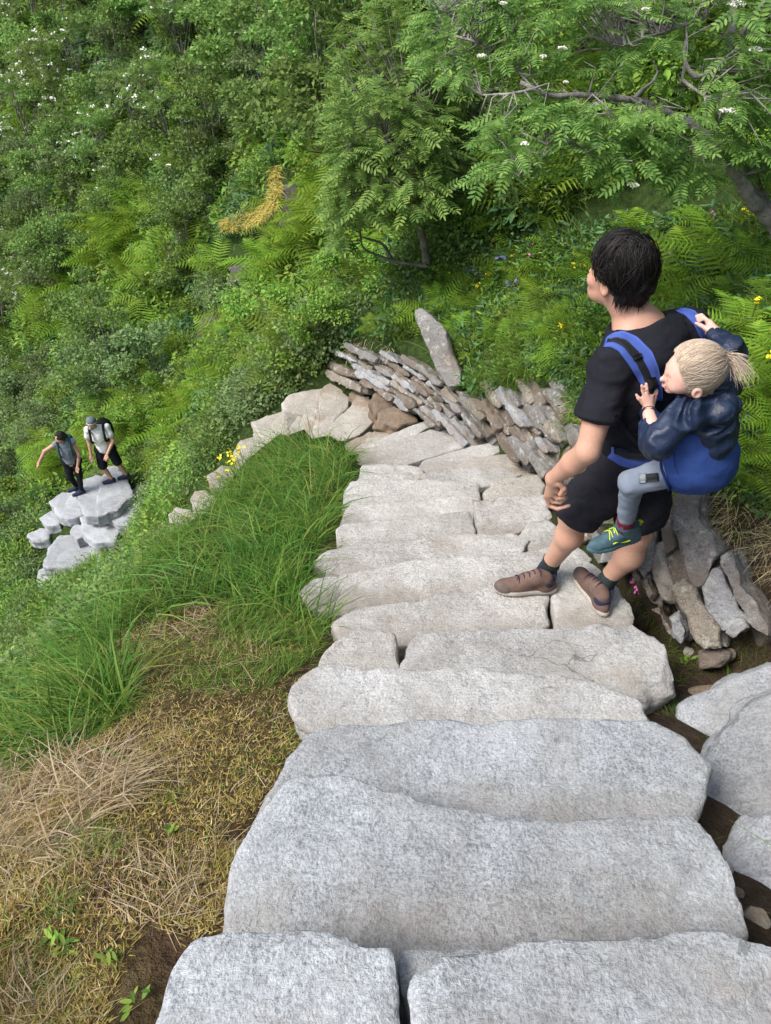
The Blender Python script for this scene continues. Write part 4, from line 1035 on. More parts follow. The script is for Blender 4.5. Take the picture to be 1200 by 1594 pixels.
patch_obj('short_grass', [grass_patch('g', EDGE, 4200, .14, .0048, None, (.3, 1.0), (.0, -.1, 0), seed=8),
                          grass_patch('g', [(230, 960), (440, 955), (500, 1010), (450, 1060), (380, 1090), (250, 1080), (240, 1000)], 5200, .085, .0042, None, seed=9),
                          grass_patch('g', [(0, 1440), (150, 1400), (190, 1500), (150, 1594), (0, 1594)], 900, .06, .0045, None, seed=10),
                          grass_patch('g', [(330, 1120), (470, 1060), (480, 1150), (400, 1260), (200, 1250), (220, 1150)], 3800, .05, .0036, None, seed=12)], M_GRASS)
MOSS = [(180, 1000), (270, 950), (440, 950), (508, 990), (478, 1025), (460, 1075), (482, 1138), (440, 1200), (398, 1262), (380, 1290), (350, 1400), (335, 1460), (300, 1480), (230, 1440), (190, 1500), (160, 1640), (-160, 1660), (-160, 1180), (120, 1170), (200, 1110)]
patch_obj('wild_grass', [grass_patch('g', GREEN, 3200, .36, .012, None, (.6, 1.5), (-.1, 0, 0), .7, seed=14),
                         grass_patch('g', [(-140, 850), (60, 850), (200, 795), (300, 790), (200, 900), (60, 960), (-140, 960)], 420, .62, .0035, None, (.1, .5), (.25, .1, 0), .35, seed=15),
                         grass_patch('g', [(400, 830), (520, 800), (500, 900), (430, 950), (350, 940)], 600, .32, .016, None, (.5, 1.3), (.15, 0, 0), .6, seed=16)], M_GRASSD)
patch_obj('gap_grass', [grass_patch('g', [(1010, 1090), (1060, 1085), (1075, 1130), (1040, 1120)], 700, .07, .0035, None, (.4, 1.4), (0, 0, 0), .7, seed=17, clear=.0),
                        grass_patch('g', [(1100, 1300), (1170, 1400), (1200, 1450), (1170, 1450), (1120, 1370)], 160, .06, .003, None, (.4, 1.4), (0, 0, 0), .8, seed=18, clear=.0)], M_GRASSD)
patch_obj('turf_tufts', [grass_patch('g', [(a, b), (a + w2, b - 8), (a + w2 + 5, b + h2), (a - 5, b + h2)], n_, L_, .0032, None, (.4, 1.3), (.05, -.1, 0), .6, segs=4, seed=200 + a, lift=.005) for a, b, w2, h2, n_, L_ in ((250, 1010, 110, 50, 900, .07), (400, 1130, 60, 60, 500, .05), (300, 1180, 90, 40, 600, .05), (90, 1300, 80, 40, 600, .08), (20, 1480, 90, 80, 900, .06), (60, 1400, 60, 40, 300, .07), (230, 1240, 40, 30, 200, .10), (330, 960, 120, 50, 1300, .10), (440, 1000, 50, 40, 500, .09), (300, 1300, 60, 60, 260, .05))], M_GRASS)
patch_obj('dry_moss', [grass_patch('m', MOSS, 170000, .030, .0040, None, (.2, 1.2), (0, 0, -.1), .9, segs=2, seed=21, clear=.025, lift=.012),
                       grass_patch('m', MOSS, 26000, .050, .0022, None, (.3, 1.4), (0, 0, -.2), 1.1, segs=4, seed=22, clear=.03, lift=.012)], M_MOSS)
STRAW = [(-160, 1190), (0, 1195), (120, 1170), (190, 1190), (205, 1240), (150, 1270), (120, 1310), (60, 1340), (-160, 1380)]
patch_obj('straw_grass', [grass_patch('s', STRAW, 5200, .19, .0045, None, (.8, 1.7), (.3, -.3, -.2), .75, segs=5, seed=31, lift=.02),
                          grass_patch('s', MOSS, 2600, .10, .0028, None, (.6, 1.6), (.1, -.2, -.3), .9, segs=5, seed=32, clear=.03, lift=.015),
                          grass_patch('s', [(190, 975), (330, 945), (360, 985), (250, 1010), (240, 1080), (200, 1060)], 1500, .11, .003, None, (.6, 1.5), (0, -.2, -.4), .9, segs=5, seed=33, lift=.015),
                          grass_patch('s', [(210, 1360), (290, 1340), (300, 1440), (200, 1450)], 420, .12, .0028, None, (.6, 1.5), (.2, -.2, -.4), .8, segs=5, seed=34, lift=.015),
                          grass_patch('s', [(200, 1150), (290, 1140), (300, 1190), (220, 1220)], 900, .05, .002, None, (.6, 1.5), (.2, -.2, -.3), .7, segs=4, seed=35, lift=.01),
                          grass_patch('s', [(0, 1330), (160, 1290), (240, 1340), (180, 1400), (0, 1440)], 2200, .08, .0026, None, (.6, 1.7), (.1, -.2, -.2), 1.0, segs=4, seed=37, lift=.015),
                          grass_patch('s', [(0, 1500), (100, 1540), (120, 1594), (0, 1594)], 700, .10, .003, None, (.6, 1.6), (.1, -.2, -.2), .9, segs=4, seed=38, lift=.015),
                          grass_patch('s', [(300, 1290), (370, 1290), (330, 1440), (250, 1440)], 900, .07, .0024, None, (.6, 1.7), (.1, -.2, -.2), 1.0, segs=4, seed=39, lift=.015),
                          grass_patch('s', [(225, 1085), (300, 1080), (300, 1125), (230, 1130)], 900, .045, .002, None, (.6, 1.5), (.2, -.2, -.3), .7, segs=4, seed=36, lift=.01)], M_DRY)
# dry turf over the right-hand wall and at the wall tops
DRYR = [(1075, 760), (1150, 740), (1230, 735), (1400, 780), (1400, 900), (1215, 905), (1140, 870), (1100, 830), (1080, 800)]
patch_obj('dry_bank_grass', [grass_patch('s', DRYR, 2600, .14, .0035, None, (.7, 1.6), (-.3, -.4, -.2), .6, segs=5, seed=41, clear=.1),
                             grass_patch('s', [(800, 600), (900, 575), (960, 640), (900, 660), (860, 600)], 1500, .12, .004, None, (.7, 1.6), (-.1, -.3, -.2), .7, segs=4, seed=42, clear=.1),
                             grass_patch('s', [(530, 545), (560, 520), (620, 540), (600, 560)], 500, .14, .005, None, (.7, 1.6), (0, -.3, -.2), .7, segs=4, seed=43, clear=.1),
                             grass_patch('s', [(1180, 1010), (1260, 960), (1300, 1040), (1200, 1040)], 300, .08, .004, None, seed=44)], M_DRY)
patch_obj('green_bank_moss', [grass_patch('s', [(745, 600), (800, 590), (880, 580), (930, 640), (960, 700), (1000, 770), (940, 770), (890, 690), (880, 600), (800, 610)], 5000, .13, .0045, None, (.5, 1.4), (-.1, -.2, 0), .6, segs=4, seed=49, clear=.1),
                              grass_patch('s', [(1075, 800), (1120, 770), (1170, 770), (1180, 830), (1100, 850)], 3000, .05, .004, None, (.3, 1.3), (0, -.2, 0), .8, segs=3, seed=45, clear=.1),
                              grass_patch('s', [(1150, 1000), (1210, 960), (1260, 1040), (1150, 1040)], 900, .07, .004, None, seed=46, clear=.05),
                              grass_patch('s', [(1060, 1125), (1135, 1150), (1125, 1190), (1100, 1180)], 500, .05, .0025, None, (.5, 1.4), seed=47, clear=.0),
                              grass_patch('s', [(985, 930), (1040, 980), (1040, 1080), (1080, 1060), (1130, 1030), (1060, 1000), (1000, 930)], 700, .09, .004, None, (.4, 1.3), seed=48, clear=.0)], M_GRASS)
# ------------------------------------------------------------------ ferns
fern_src = [fern_mesh('fern', 100 + i, 9, .8, False) for i in range(3)]
FERN_G = 'bracken ferns in the undergrowth'
def fern(px, py, sz, mat=None, label=None, src=None, group=FERN_G):
    p = cast(px, py)[0]
    if np.isnan(p[0]): return
    s = sz * topx(p)[2] / 1150 / 1.25
    me = fern_src[RG.integers(0, 3)] if src is None else src
    if mat is M_FERN2: me = fern_y[RG.integers(0, 3)]
    o = link('fern', me); place(o, p + (0, 0, .16 * min(1.6, s * 1.3)), s)
    o.rotation_euler = (RG.uniform(-.2, .2), RG.uniform(-.2, .2), RG.uniform(0, 6.28))
    tag(o, label or ('bright yellow green fern among the hillside bushes' if mat is M_FERN2 else 'fresh green fern spreading on the bank above the walls'), 'fern',
        (group if mat is not M_FERN2 else 'yellow green ferns on the far slope') if label is None else None)
for me in fern_src: me.materials.append(M_FERN)
fern_y = [m_.copy() for m_ in fern_src]
for me in fern_y: me.materials.clear(); me.materials.append(M_FERN2)
for px, py in ((1080, 470), (1120, 460), (1150, 480), (1190, 500), (1100, 430), (1060, 445), (1170, 430), (1200, 460), (1140, 530), (1180, 550), (1200, 600), (1160, 580), (1190, 640), (1210, 690),
               (820, 350), (850, 320), (790, 345), (870, 300), (900, 290), (840, 370), (930, 300), (760, 370), (600, 470), (620, 450), (580, 480), (640, 470), (595, 430), (560, 470), (1150, 260), (1190, 270), (1195, 320)):
    fern(px + RG.uniform(-8, 8), py + RG.uniform(-8, 8), RG.uniform(110, 165))
for cx, cy, n, sx, sy, sc in ((330, 120, 9, 22, 45, 1.6), (400, 70, 5, 40, 30, 1.5), (520, 70, 6, 30, 25, 1.3), (450, 390, 9, 35, 30, 1.1), (500, 350, 6, 25, 25, 1.1), (420, 440, 6, 25, 20, 1.1), (265, 380, 7, 18, 30, 1.5), (235, 470, 8, 16, 35, 1.4),
                              (150, 530, 6, 15, 25, 1.3), (110, 590, 4, 20, 15, 1.3), (300, 240, 3, 20, 20, 1.3), (330, 660, 5, 30, 20, 1.0), (690, 300, 4, 30, 30, 1.0), (385, 20, 4, 40, 15, 1.6), (680, 200, 5, 25, 40, 1.2), (560, 400, 5, 25, 25, 1.0)):
    for _ in range(n): fern(cx + RG.normal() * sx * .7, cy + RG.normal() * sy * .7, sc * 48 * RG.uniform(.75, 1.25), M_FERN2)
# ------------------------------------------------------------------ trees and bushes of the slope
PR = {}
def proto(key, *a, **k):
    PR[key] = [tree_proto(*((a[0], a[1] + 10 * i) + a[2:]), **k) for i in range(2)]
    for e in PR[key]: e['used'] = 0
proto('birch', 'birch_tree', 300, 3.0, 1.25, 5600, DIA, .098, M_BIR, M_BARK, .035, nb=20, low=.2, stems=3)
proto('willow', 'willow_bush', 340, 1.8, 1.1, 4800, DIA, .08, M_WIL, M_BARK, .03, nb=16, low=.15, stems=4)
proto('rowan', 'rowan_tree', 380, 3.0, 1.2, 900, RLF, .21, M_ROW, M_BARK, .05, nb=18, low=.2, flowers=36, stems=2)
proto('bush', 'green_bush', 420, 1.3, .95, 2600, DIA, .075, M_HRB, M_BARK, .02, nb=14, low=.1, stems=4)
LB = {'birch': ('small grey green birch growing on the far slope', 'birch', 'birches on the far slope'), 'willow': ('silvery grey green willow bush on the far slope', 'bush', 'willow bushes on the far slope'),
      'rowan': ('rowan tree dotted with white blossom on the far slope', 'tree', 'flowering rowans on the far slope'), 'bush': ('low mid green leafy bush on the slope', 'bush', 'leafy bushes on the slope')}
ROCKPX = [(458, 325), (395, 392), (372, 430), (325, 515), (440, 350)]
def tree(key, px, py, s, label=None):
    if any(abs(px - a) < 46 and -15 < py - b < 110 for a, b in ROCKPX): return
    p = cast(px, py)[0]
    if np.isnan(p[0]) or onstone(p[0], p[1]) < .45 * s: return
    e0 = PR[key][RG.integers(0, 2)]
    if e0['used']: e = copy_tree(e0)
    else: e = e0
    e0['used'] = 1
    if 'used' in e.keys() and e is not e0: del e['used']
    place(e, p, s); e.rotation_euler = (RG.uniform(-.15, .15), RG.uniform(-.25, .1), RG.uniform(0, 6.28))
    if label: tag(e, label, LB[key][1])
    else: tag(e, *LB[key])
for key, px, py, s in (('rowan', 70, 110, 1.2), ('rowan', 30, 60, 1.3), ('rowan', 130, 60, 1.2), ('rowan', 100, 230, 1.1), ('rowan', 60, 260, 1.0), ('rowan', 200, 90, 1.1), ('rowan', 150, 190, 1.0), ('rowan', 190, 330, .9), ('rowan', 60, 470, .9), ('rowan', 240, 60, 1.1),
                       ('birch', 120, 130, 1.3), ('birch', 40, 420, 1.2), ('birch', 110, 440, 1.1), ('birch', 200, 200, 1.1), ('birch', 240, 290, 1.0), ('birch', 390, 170, 1.1), ('birch', 420, 250, 1.0), ('birch', 500, 200, .9), ('birch', 340, 330, .9), ('birch', 300, 470, .8),
                       ('birch', 20, 560, 1.1), ('birch', 310, 100, .9), ('birch', 470, 60, 1.1), ('birch', 560, 110, 1.0), ('birch', 180, 420, .9),
                       ('willow', 60, 350, 1.5), ('willow', 130, 350, 1.4), ('willow', 30, 300, 1.4), ('willow', 250, 610, .9), ('willow', 210, 610, .8), ('willow', 290, 600, .7), ('willow', 100, 500, 1.1), ('willow', 40, 640, 1.1), ('willow', 330, 230, 1.0), ('willow', 420, 200, 1.0), ('willow', 300, 400, .8), ('willow', 400, 470, .6),
                       ('willow', 20, 190, 1.6), ('willow', 230, 140, 1.3), ('willow', 80, 620, .9), ('willow', 30, 760, .9), ('willow', 60, 700, .8),
                       ('bush', 470, 570, .6), ('bush', 430, 540, .7), ('bush', 510, 540, .5), ('bush', 380, 600, .7), ('bush', 220, 700, .8), ('bush', 250, 660, .8), ('bush', 340, 560, .8), ('bush', 180, 660, .7), ('bush', 110, 650, .9), ('bush', 20, 820, .9), ('bush', 300, 700, .7), ('bush', 550, 480, .6), ('bush', 650, 150, 1.0), ('bush', 700, 60, 1.1), ('bush', 800, 60, 1.1), ('bush', 900, 90, 1.0),
                       ('bush', 1000, 60, 1.0), ('bush', 740, 250, .7), ('birch', 620, 40, 1.1), ('birch', 720, 60, 1.0), ('rowan', 420, 20, 1.0)):
    tree(key, px, py, s)
qq = sample_poly([(-200, -140), (1250, -140), (1250, 120), (700, 130), (560, 300), (430, 330), (330, 560), (200, 640), (-200, 760)], 85)
for px, py in qq:
    if any(abs(px - a) < 38 and -10 < py - b < 75 for a, b in ROCKPX): continue
    key = ('birch', 'willow', 'bush', 'rowan')[int(RG.choice(4, p=[.36, .28, .22, .14]))]; tree(key, px, py, RG.uniform(.7, 1.15))
for k_ in PR:
    for e in PR[k_]:
        if 'used' in e.keys(): del e['used']
# ------------------------------------------------------------------ the mid rowan above the wall
def limbs(paths, wob=.08):
    ps = []
    for pts, r0, r1 in paths:
        sp = smooth_path([P_(*q) for q in pts], 5); r = np.linspace(r0, r1, len(sp)) * (1 + .12 * np.sin(np.arange(len(sp)) * 1.9))
        ps.append(tube(sp, r, 8, wob))
    return merge(ps)
def rosettes(tips, outs, nl, size, rg, leaf=RL, spread=.8):
    """nl leaves fanned round each twig tip"""
    n = len(tips) * nl; T = np.repeat(tips, nl, 0) + rg.normal(size=(n, 3)) * .02; o = np.repeat(outs, nl, 0)
    a = rg.normal(size=(n, 3)); a[:, 2] *= .35; a /= np.linalg.norm(a, axis=1)[:, None]
    d = o * .5 + a * spread; d[:, 2] -= .18
    return replicate(leaf[0], leaf[1], rot_to(d, rg.normal(size=n) * .35), T, size * rg.uniform(.65, 1.15, n))
def twigs(tips, spine, rg, r=.004):
    S = np.array(spine); ps = []
    for t in tips:
        q = S[np.argmin(((S - t) ** 2).sum(1) + rg.random(len(S)) * .02)]
        m = (q + t) / 2 + rg.normal(size=3) * .04 + (0, 0, .03); ps.append(tube([q, m, t], [r * 1.6, r, r * .5], 4))
    return merge(ps)
def px_tree(name, label, limbdef, tipdef, nl, size, bark, mat, seed, blos=None, leaf=RL, tw=.004, cat='tree', root=0):
    rg = np.random.default_rng(seed); base = P_(*limbdef[0][0][0]); e = tag(empty(name, tuple(base)), label, cat)
    V, F = limbs(limbdef); kid(e, link('trunk', mesh_np('trunk', V - base, F, True), bark))
    spine = [p for pts, a, b in limbdef for p in smooth_path([P_(*q) for q in pts], 6)]
    tips = []
    for poly, n, d0, d1 in tipdef:
        for x, y in sample_poly(poly, n, rg): tips.append(P_(x, y, rg.uniform(d0, d1)))
    tips = np.array(tips); c = tips.mean(0); outs = tips - c; outs /= np.linalg.norm(outs, axis=1)[:, None]; outs[:, 2] *= .5
    V, F = twigs(tips, spine, rg, tw); kid(e, link('twigs', mesh_np('twigs', V - base, F, True), bark))
    V, F = rosettes(tips, outs, nl, size, rg, leaf); kid(e, link('crown', mesh_np('crown', V - base, F), mat))
    for (x, y, d, s) in (blos or []):
        m = 90; c = P_(x, y, d); q = rg.normal(size=(m, 3)); q /= np.linalg.norm(q, axis=1)[:, None]; q = q * (s, s, s * .45) * rg.uniform(.5, 1, (m, 1)); q[:, 2] = np.abs(q[:, 2])
        V, F = replicate(DIA[0] * (1, 1.5, 1) - (.5, 0, 0), DIA[1], rot_to(rg.normal(size=(m, 3)) * (1, 1, .4), rg.normal(size=m) * .6), q + c, np.full(m, .011))
        kid(e, link('blossom', mesh_np('blossom', V - base, F), M_FLOW))
    return e
px_tree('rowan_tree', 'young rowan with a dense dark crown above the far wall, thin bare trunk below', [
    ([(664, 408, 7.75), (660, 380, 7.6), (650, 345, 7.4), (640, 310, 7.2), (615, 270, 7.0), (600, 220, 6.9)], .045, .02),
    ([(652, 350, 7.45), (658, 320, 7.35), (640, 280, 7.3), (655, 220, 7.2)], .025, .012),
    ([(640, 310, 7.2), (580, 290, 7.0), (545, 250, 6.9)], .02, .008), ([(664, 415, 7.75), (620, 408, 7.7), (590, 398, 7.6), (565, 385, 7.5), (560, 350, 7.4)], .018, .008), ([(610, 405, 7.7), (595, 380, 7.6), (560, 368, 7.5)], .02, .008)],
    [([(520, 200), (560, 150), (640, 140), (690, 200), (690, 300), (660, 330), (600, 325), (540, 340), (515, 290)], 250, 6.6, 7.6), ([(520, 40), (600, -10), (680, 20), (700, 140), (680, 200), (520, 200)], 170, 7, 7.9), ([(510, 290), (560, 330), (560, 390), (520, 370)], 16, 7.2, 7.6)],
    4, .235, M_BARK, M_ROW, 501, [(700, 240, 7.2, .03), (817, 226, 6.6, .035)], cat='tree')
px_tree('birch_tree', 'leaning birch with white mottled bark between the young rowan and the big rowan', [
    ([(748, 215, 8.3), (742, 180, 8.1), (732, 150, 7.9), (722, 118, 7.7), (700, 70, 7.5), (690, 20, 7.3)], .07, .035), ([(735, 150, 7.9), (760, 142, 7.8), (795, 132, 7.7)], .03, .012), ([(725, 125, 7.8), (700, 105, 7.7), (650, 95, 7.6)], .02, .008)],
    [([(640, -60), (800, -60), (800, 80), (700, 110), (640, 80)], 130, 7.0, 8.0)], 7, .07, M_BARKL, M_BIR, 505, leaf=OV, tw=.003, cat='tree')
# ------------------------------------------------------------------ the big rowan on the right
ROW_L = [([(1290, 480, 4.5), (1235, 400, 4.3), (1200, 345, 4.2), (1170, 310, 4.1), (1150, 275, 4.05), (1128, 245, 4.0), (1100, 215, 3.95), (1065, 185, 3.9)], 0.0484, 0.0265),
         ([(1215, 360, 4.22), (1185, 310, 4.25), (1165, 250, 4.2), (1140, 180, 4.1), (1135, 110, 4.0), (1140, 40, 3.9), (1150, -40, 3.9)], 0.0351, 0.0172),
         ([(1135, 115, 4.0), (1110, 110, 3.9), (1085, 120, 3.8), (1065, 95, 3.8), (1068, 60, 3.8)], 0.0172, 0.0078),
         ([(1065, 185, 3.9), (1030, 172, 3.85), (1000, 158, 3.8), (950, 152, 3.75), (900, 148, 3.7), (862, 150, 3.65), (830, 138, 3.6), (810, 128, 3.6)], 0.0203, 0.0094),
         ([(985, 156, 3.8), (1000, 140, 3.75), (1015, 128, 3.7), (1025, 110, 3.7)], 0.0140, 0.0047), ([(1000, 158, 3.8), (990, 165, 3.75), (1002, 178, 3.7)], 0.0109, 0.0047), ([(940, 153, 3.75), (915, 170, 3.7), (895, 182, 3.65), (868, 206, 3.6)], 0.0094, 0.0031),
         ([(1068, 135, 3.85), (1062, 125, 3.8), (1066, 100, 3.8), (1070, 75, 3.8)], 0.0101, 0.0047), ([(1062, 125, 3.8), (1080, 138, 3.75), (1100, 152, 3.7)], 0.0109, 0.0047),
         ([(1085, 240, 3.95), (1060, 236, 3.9), (1040, 235, 3.9)], 0.0094, 0.0047), ([(1150, 60, 3.95), (1180, 15, 3.8), (1205, -10, 3.7)], 0.0172, 0.0109),
         ([(830, 138, 3.6), (800, 145, 3.6), (750, 148, 3.7)], 0.0086, 0.0039), ([(1000, 60, 3.7), (1050, 45, 3.8), (1100, 28, 3.85)], 0.0078, 0.0047), ([(1000, 60, 3.7), (960, 75, 3.7)], 0.0055, 0.0031),
         ([(700, 55, 3.9), (740, 65, 3.8), (765, 88, 3.8)], 0.0070, 0.0039), ([(765, 88, 3.8), (800, 105, 3.7), (830, 138, 3.6)], 0.0055, 0.0055), ([(860, 205, 3.6), (835, 260, 3.6), (810, 275, 3.6)], 0.0039, 0.0031)]
px_tree('rowan_tree', 'big rowan reaching in from the right edge with crooked grey branches and white flower heads', ROW_L,
    [([(760, -60), (1260, -60), (1260, 120), (1200, 150), (1060, 60), (960, 110), (850, 100), (780, 60)], 190, 3.5, 4.3),
     ([(1000, 160), (1060, 110), (1230, 130), (1230, 240), (1120, 230), (1040, 260), (980, 230)], 60, 3.5, 4.2),
     ([(740, 190), (830, 130), (980, 190), (1010, 250), (960, 290), (860, 230), (770, 280), (745, 250)], 60, 3.4, 3.9),
     ([(640, 20), (760, -20), (850, 110), (790, 130), (700, 110), (650, 80)], 48, 3.6, 4.3), ([(870, 160), (1010, 170), (1000, 250), (900, 210)], 22, 3.35, 3.7), ([(1030, 230), (1140, 240), (1100, 280), (1040, 300)], 14, 3.7, 4.0), ([(1100, 240), (1230, 210), (1230, 260)], 14, 3.9, 4.3)],
    6, .135, M_BARKR, M_ROW, 507, [(1132, 174, 3.5, .042), (1146, 8, 3.5, .045), (1176, 78, 3.5, .032), (928, 228, 3.4, .03), (985, 289, 3.45, .028), (817, 224, 3.4, .02), (750, 88, 3.6, .025), (875, 76, 3.5, .025), (783, 6, 3.5, .022), (1005, 15, 3.5, .02), (880, 128, 3.45, .012), (845, 88, 3.5, .015)], cat='tree')
# ------------------------------------------------------------------ rocks and flowers on the slope
def rock_on(px, py, w_, h_, label, mat, seed, dz=0.1, name='rock'):
    p = cast(px, py)[0]; d = topx(p)[2]; d -= 1.0
    k = [(-.5, .1), (-.35, -.42), (.05, -.5), (.4, -.38), (.5, .05), (.38, .45), (-.05, .5), (-.4, .4)]
    return boulder(name, [(px + a * w_, py + b * h_) for a, b in k], d, (-.2, -.75, .6), .45, mat, label, h=.03, rnd=.06, rough=.035, seed=seed, cat='rock')
rock_on(458, 325, 46, 100, 'dark wet rock face with orange moss on the slope above the bend', RKD, 81)
rock_on(372, 430, 40, 40, 'small dark rock under the orange moss ledge', RKD, 82)
rock_on(325, 512, 44, 50, 'purple grey rock between bushes, left of the bend', RKD, 83)
patch_obj('orange_moss', [grass_patch('o', [(350, 398), (390, 382), (435, 374), (440, 388), (415, 408), (355, 416)], 3000, .10, .02, None, (.6, 1.5), (0, -.4, -.2), .6, segs=3, seed=84, clear=.1, lift=.75),
                          grass_patch('o', [(428, 325), (440, 320), (442, 370), (428, 375)], 500, .16, .02, None, (.6, 1.5), (0, -.4, -.2), .6, segs=3, seed=85, clear=.1, lift=.75)], M_ORM)
def flower(name, pts, dz, mat, s, label, cat='flower', n=7):
    rg = np.random.default_rng(int(pts[0][0]))
    p0 = None; ps, st = [], []
    for px, py in pts:
        p = cast(px, py + 4)[0]; r_ = ray(px, py)
        if np.isnan(p[0]): continue
        if p0 is None: p0 = p
        t = p + (0, 0, dz); m = n
        ps.append(replicate(DIA[0] * (1, 1.6, 1), DIA[1], rot_to(rg.normal(size=(m, 3)) + (0, 0, .3), rg.normal(size=m) * .5), t + rg.normal(size=(m, 3)) * s * .4, np.full(m, s)))
        st.append(tube([p, (p + t) / 2 + .01, t], [.003, .003, .002], 4))
    e = tag(empty(name, tuple(p0)), label, cat)
    V, F = merge(st); kid(e, link('stem', mesh_np('stem', V - p0, F), M_HRB))
    V, F = merge(ps); kid(e, link('petal', mesh_np('petal', V - p0, F), mat))
flower('bluebell', [(705, 388), (715, 385), (722, 395)], .25, M_BLUE, .05, 'blue flower spike above the far wall, behind the upright slab')
flower('bluebell', [(778, 432), (784, 438)], .25, M_BLUE, .045, 'blue flower spike left of the father\'s hair')
flower('bluebell', [(790, 468), (798, 470)], .22, M_BLUE, .045, 'low blue flower spike left of the father\'s neck')
flower('bluebell', [(458, 492), (461, 488)], .25, M_BLUE, .05, 'lone blue flower above the pale corner stones')
flower('bluebell', [(1034, 430), (1037, 428)], .22, M_BLUE, .03, 'tiny blue flower right of the father\'s hair')
flower('pink_flower', [(978, 912), (983, 922), (985, 932), (980, 918)], .09, M_PINK, .022, 'pink campion flowers behind the father\'s right boot', n=9)
flower('pink_flower', [(1093, 378), (1098, 384)], .25, M_PINK, .03, 'lilac pink flower spike on the bank right of the father\'s head')
flower('yellow_flower', [(362, 735), (375, 745), (366, 758), (380, 738), (372, 752), (350, 742)], .35, M_YEL, .035, 'buttercups in the tall grass left of the stair, beside the edge stones')
flower('yellow_flower', [(345, 770), (330, 768), (360, 772)], .3, M_YEL, .03, 'few small buttercups below the larger yellow cluster')
flower('yellow_flower', [(888, 442), (893, 448), (900, 445)], .2, M_YEL, .03, 'pale yellow weed flowers beside the father\'s ear')
flower('yellow_flower', [(1150, 380), (1168, 375), (1130, 388), (1178, 382), (1145, 372)], .25, M_YEL, .028, 'yellow buttercups near the big rowan\'s trunk')
flower('yellow_flower', [(715, 436), (725, 438), (710, 445)], .2, M_YEL, .025, 'yellow specks in the herbs above the walls')
# broad leaf weed in the gap at the right
def weed(name, pts, mat, L, n, label, wd=.02, droop=(.3, 1.0), seed=3):
    rg = np.random.default_rng(seed)
    for px, py in pts:
        p = cast(px, py)[0]; d = rg.normal(size=(n, 3)) * .5; d[:, 2] = 1
        V, F = strips(np.tile((0, 0, 0.), (n, 1)) + rg.normal(size=(n, 3)) * .008, d, L * rg.uniform(.5, 1.1, n), np.full(n, wd), rg.uniform(droop[0], droop[1], n), 5, rg)
        tag(link(name, mesh_np(name, V, F), mat, None, p), label, 'plant')
weed('grass_tuft', [(1140, 1062)], M_GRASS, .22, 11, 'single grass clump sprouting over the white boulder on the right', .013)
weed('grass_tuft', [(648, 792)], M_GRASS, .13, 9, 'little grass tuft at the middle of the thin cracked tread', .006, seed=5)
weed('grass_tuft', [(818, 826)], M_GRASS, .2, 16, 'grass tuft between treads left of the father\'s shin', .006, seed=6)
weed('grass_tuft', [(868, 955)], M_GRASS, .05, 8, 'green sprig in the crack between the two boots', .006, seed=7)
weed('grass_tuft', [(1080, 1268)], M_GRASS, .04, 9, 'tiny green sprig beside the slanting white boulder', .006, seed=8)
def leafy(pts, s, label, seed, name='seedling'):
    rg = np.random.default_rng(seed)
    for px, py in pts:
        p = cast(px, py)[0]; n = 9; d = rg.normal(size=(n, 3)); d[:, 2] = .25
        V, F = replicate(OV[0], OV[1], rot_to(d, rg.normal(size=n) * .3), rg.normal(size=(n, 3)) * s * .3 + (0, 0, s * .5), s * rg.uniform(.7, 1.2, n))
        tag(link(name, mesh_np(name, V, F), M_HRB, None, p), label, 'plant')
leafy([(268, 1296)], .028, 'small blue green clover plant on the brown moss', 1)
leafy([(90, 1470)], .030, 'leafy seedling at the left edge of the bare soil', 2)
leafy([(110, 1480)], .030, 'seedling right beside the one at the soil\'s left edge', 3)
leafy([(172, 1490)], .028, 'seedling on the bare brown soil patch', 4)
leafy([(215, 1565)], .028, 'seedling next to the bottom left slab', 5)
leafy([(1065, 1032)], .035, 'dark leafy seedling in the hole right of the pointed tread', 6)

# bare trodden earth beside the two hikers
def sheet(name, poly, lift, mat):
    P = np.array(poly, float); lo, hi = P.min(0), P.max(0); st = (hi - lo) / 26; V = []; F = []
    xs, ys = [np.arange(27) * st[k] + lo[k] for k in (0, 1)]; gx_, gy_ = np.meshgrid(xs, ys, indexing='ij'); q = np.stack([gx_.ravel(), gy_.ravel()], 1); V = cast(q[:, 0], q[:, 1]); V[:, 2] += lift
    ins = (sd_poly(q, P) < 0).reshape(27, 27); id_ = np.arange(27 * 27).reshape(27, 27)
    for i in range(26):
        for j in range(26):
            k = [id_[i, j], id_[i, j + 1], id_[i + 1, j + 1], id_[i + 1, j]]
            if ins[i, j] and ins[i + 1, j + 1] and not np.isnan(V[k]).any(): F.append(k)
    return tag(link(name, mesh_np(name, np.nan_to_num(V), np.array(F), True), mat), kind='structure')
sheet('path', [(138, 715), (160, 690), (192, 690), (215, 715), (212, 745), (170, 752), (145, 745)], .06, plain('trodden_earth', (.20, .14, .10), .95, .4, 3, (12, .8, .05)))

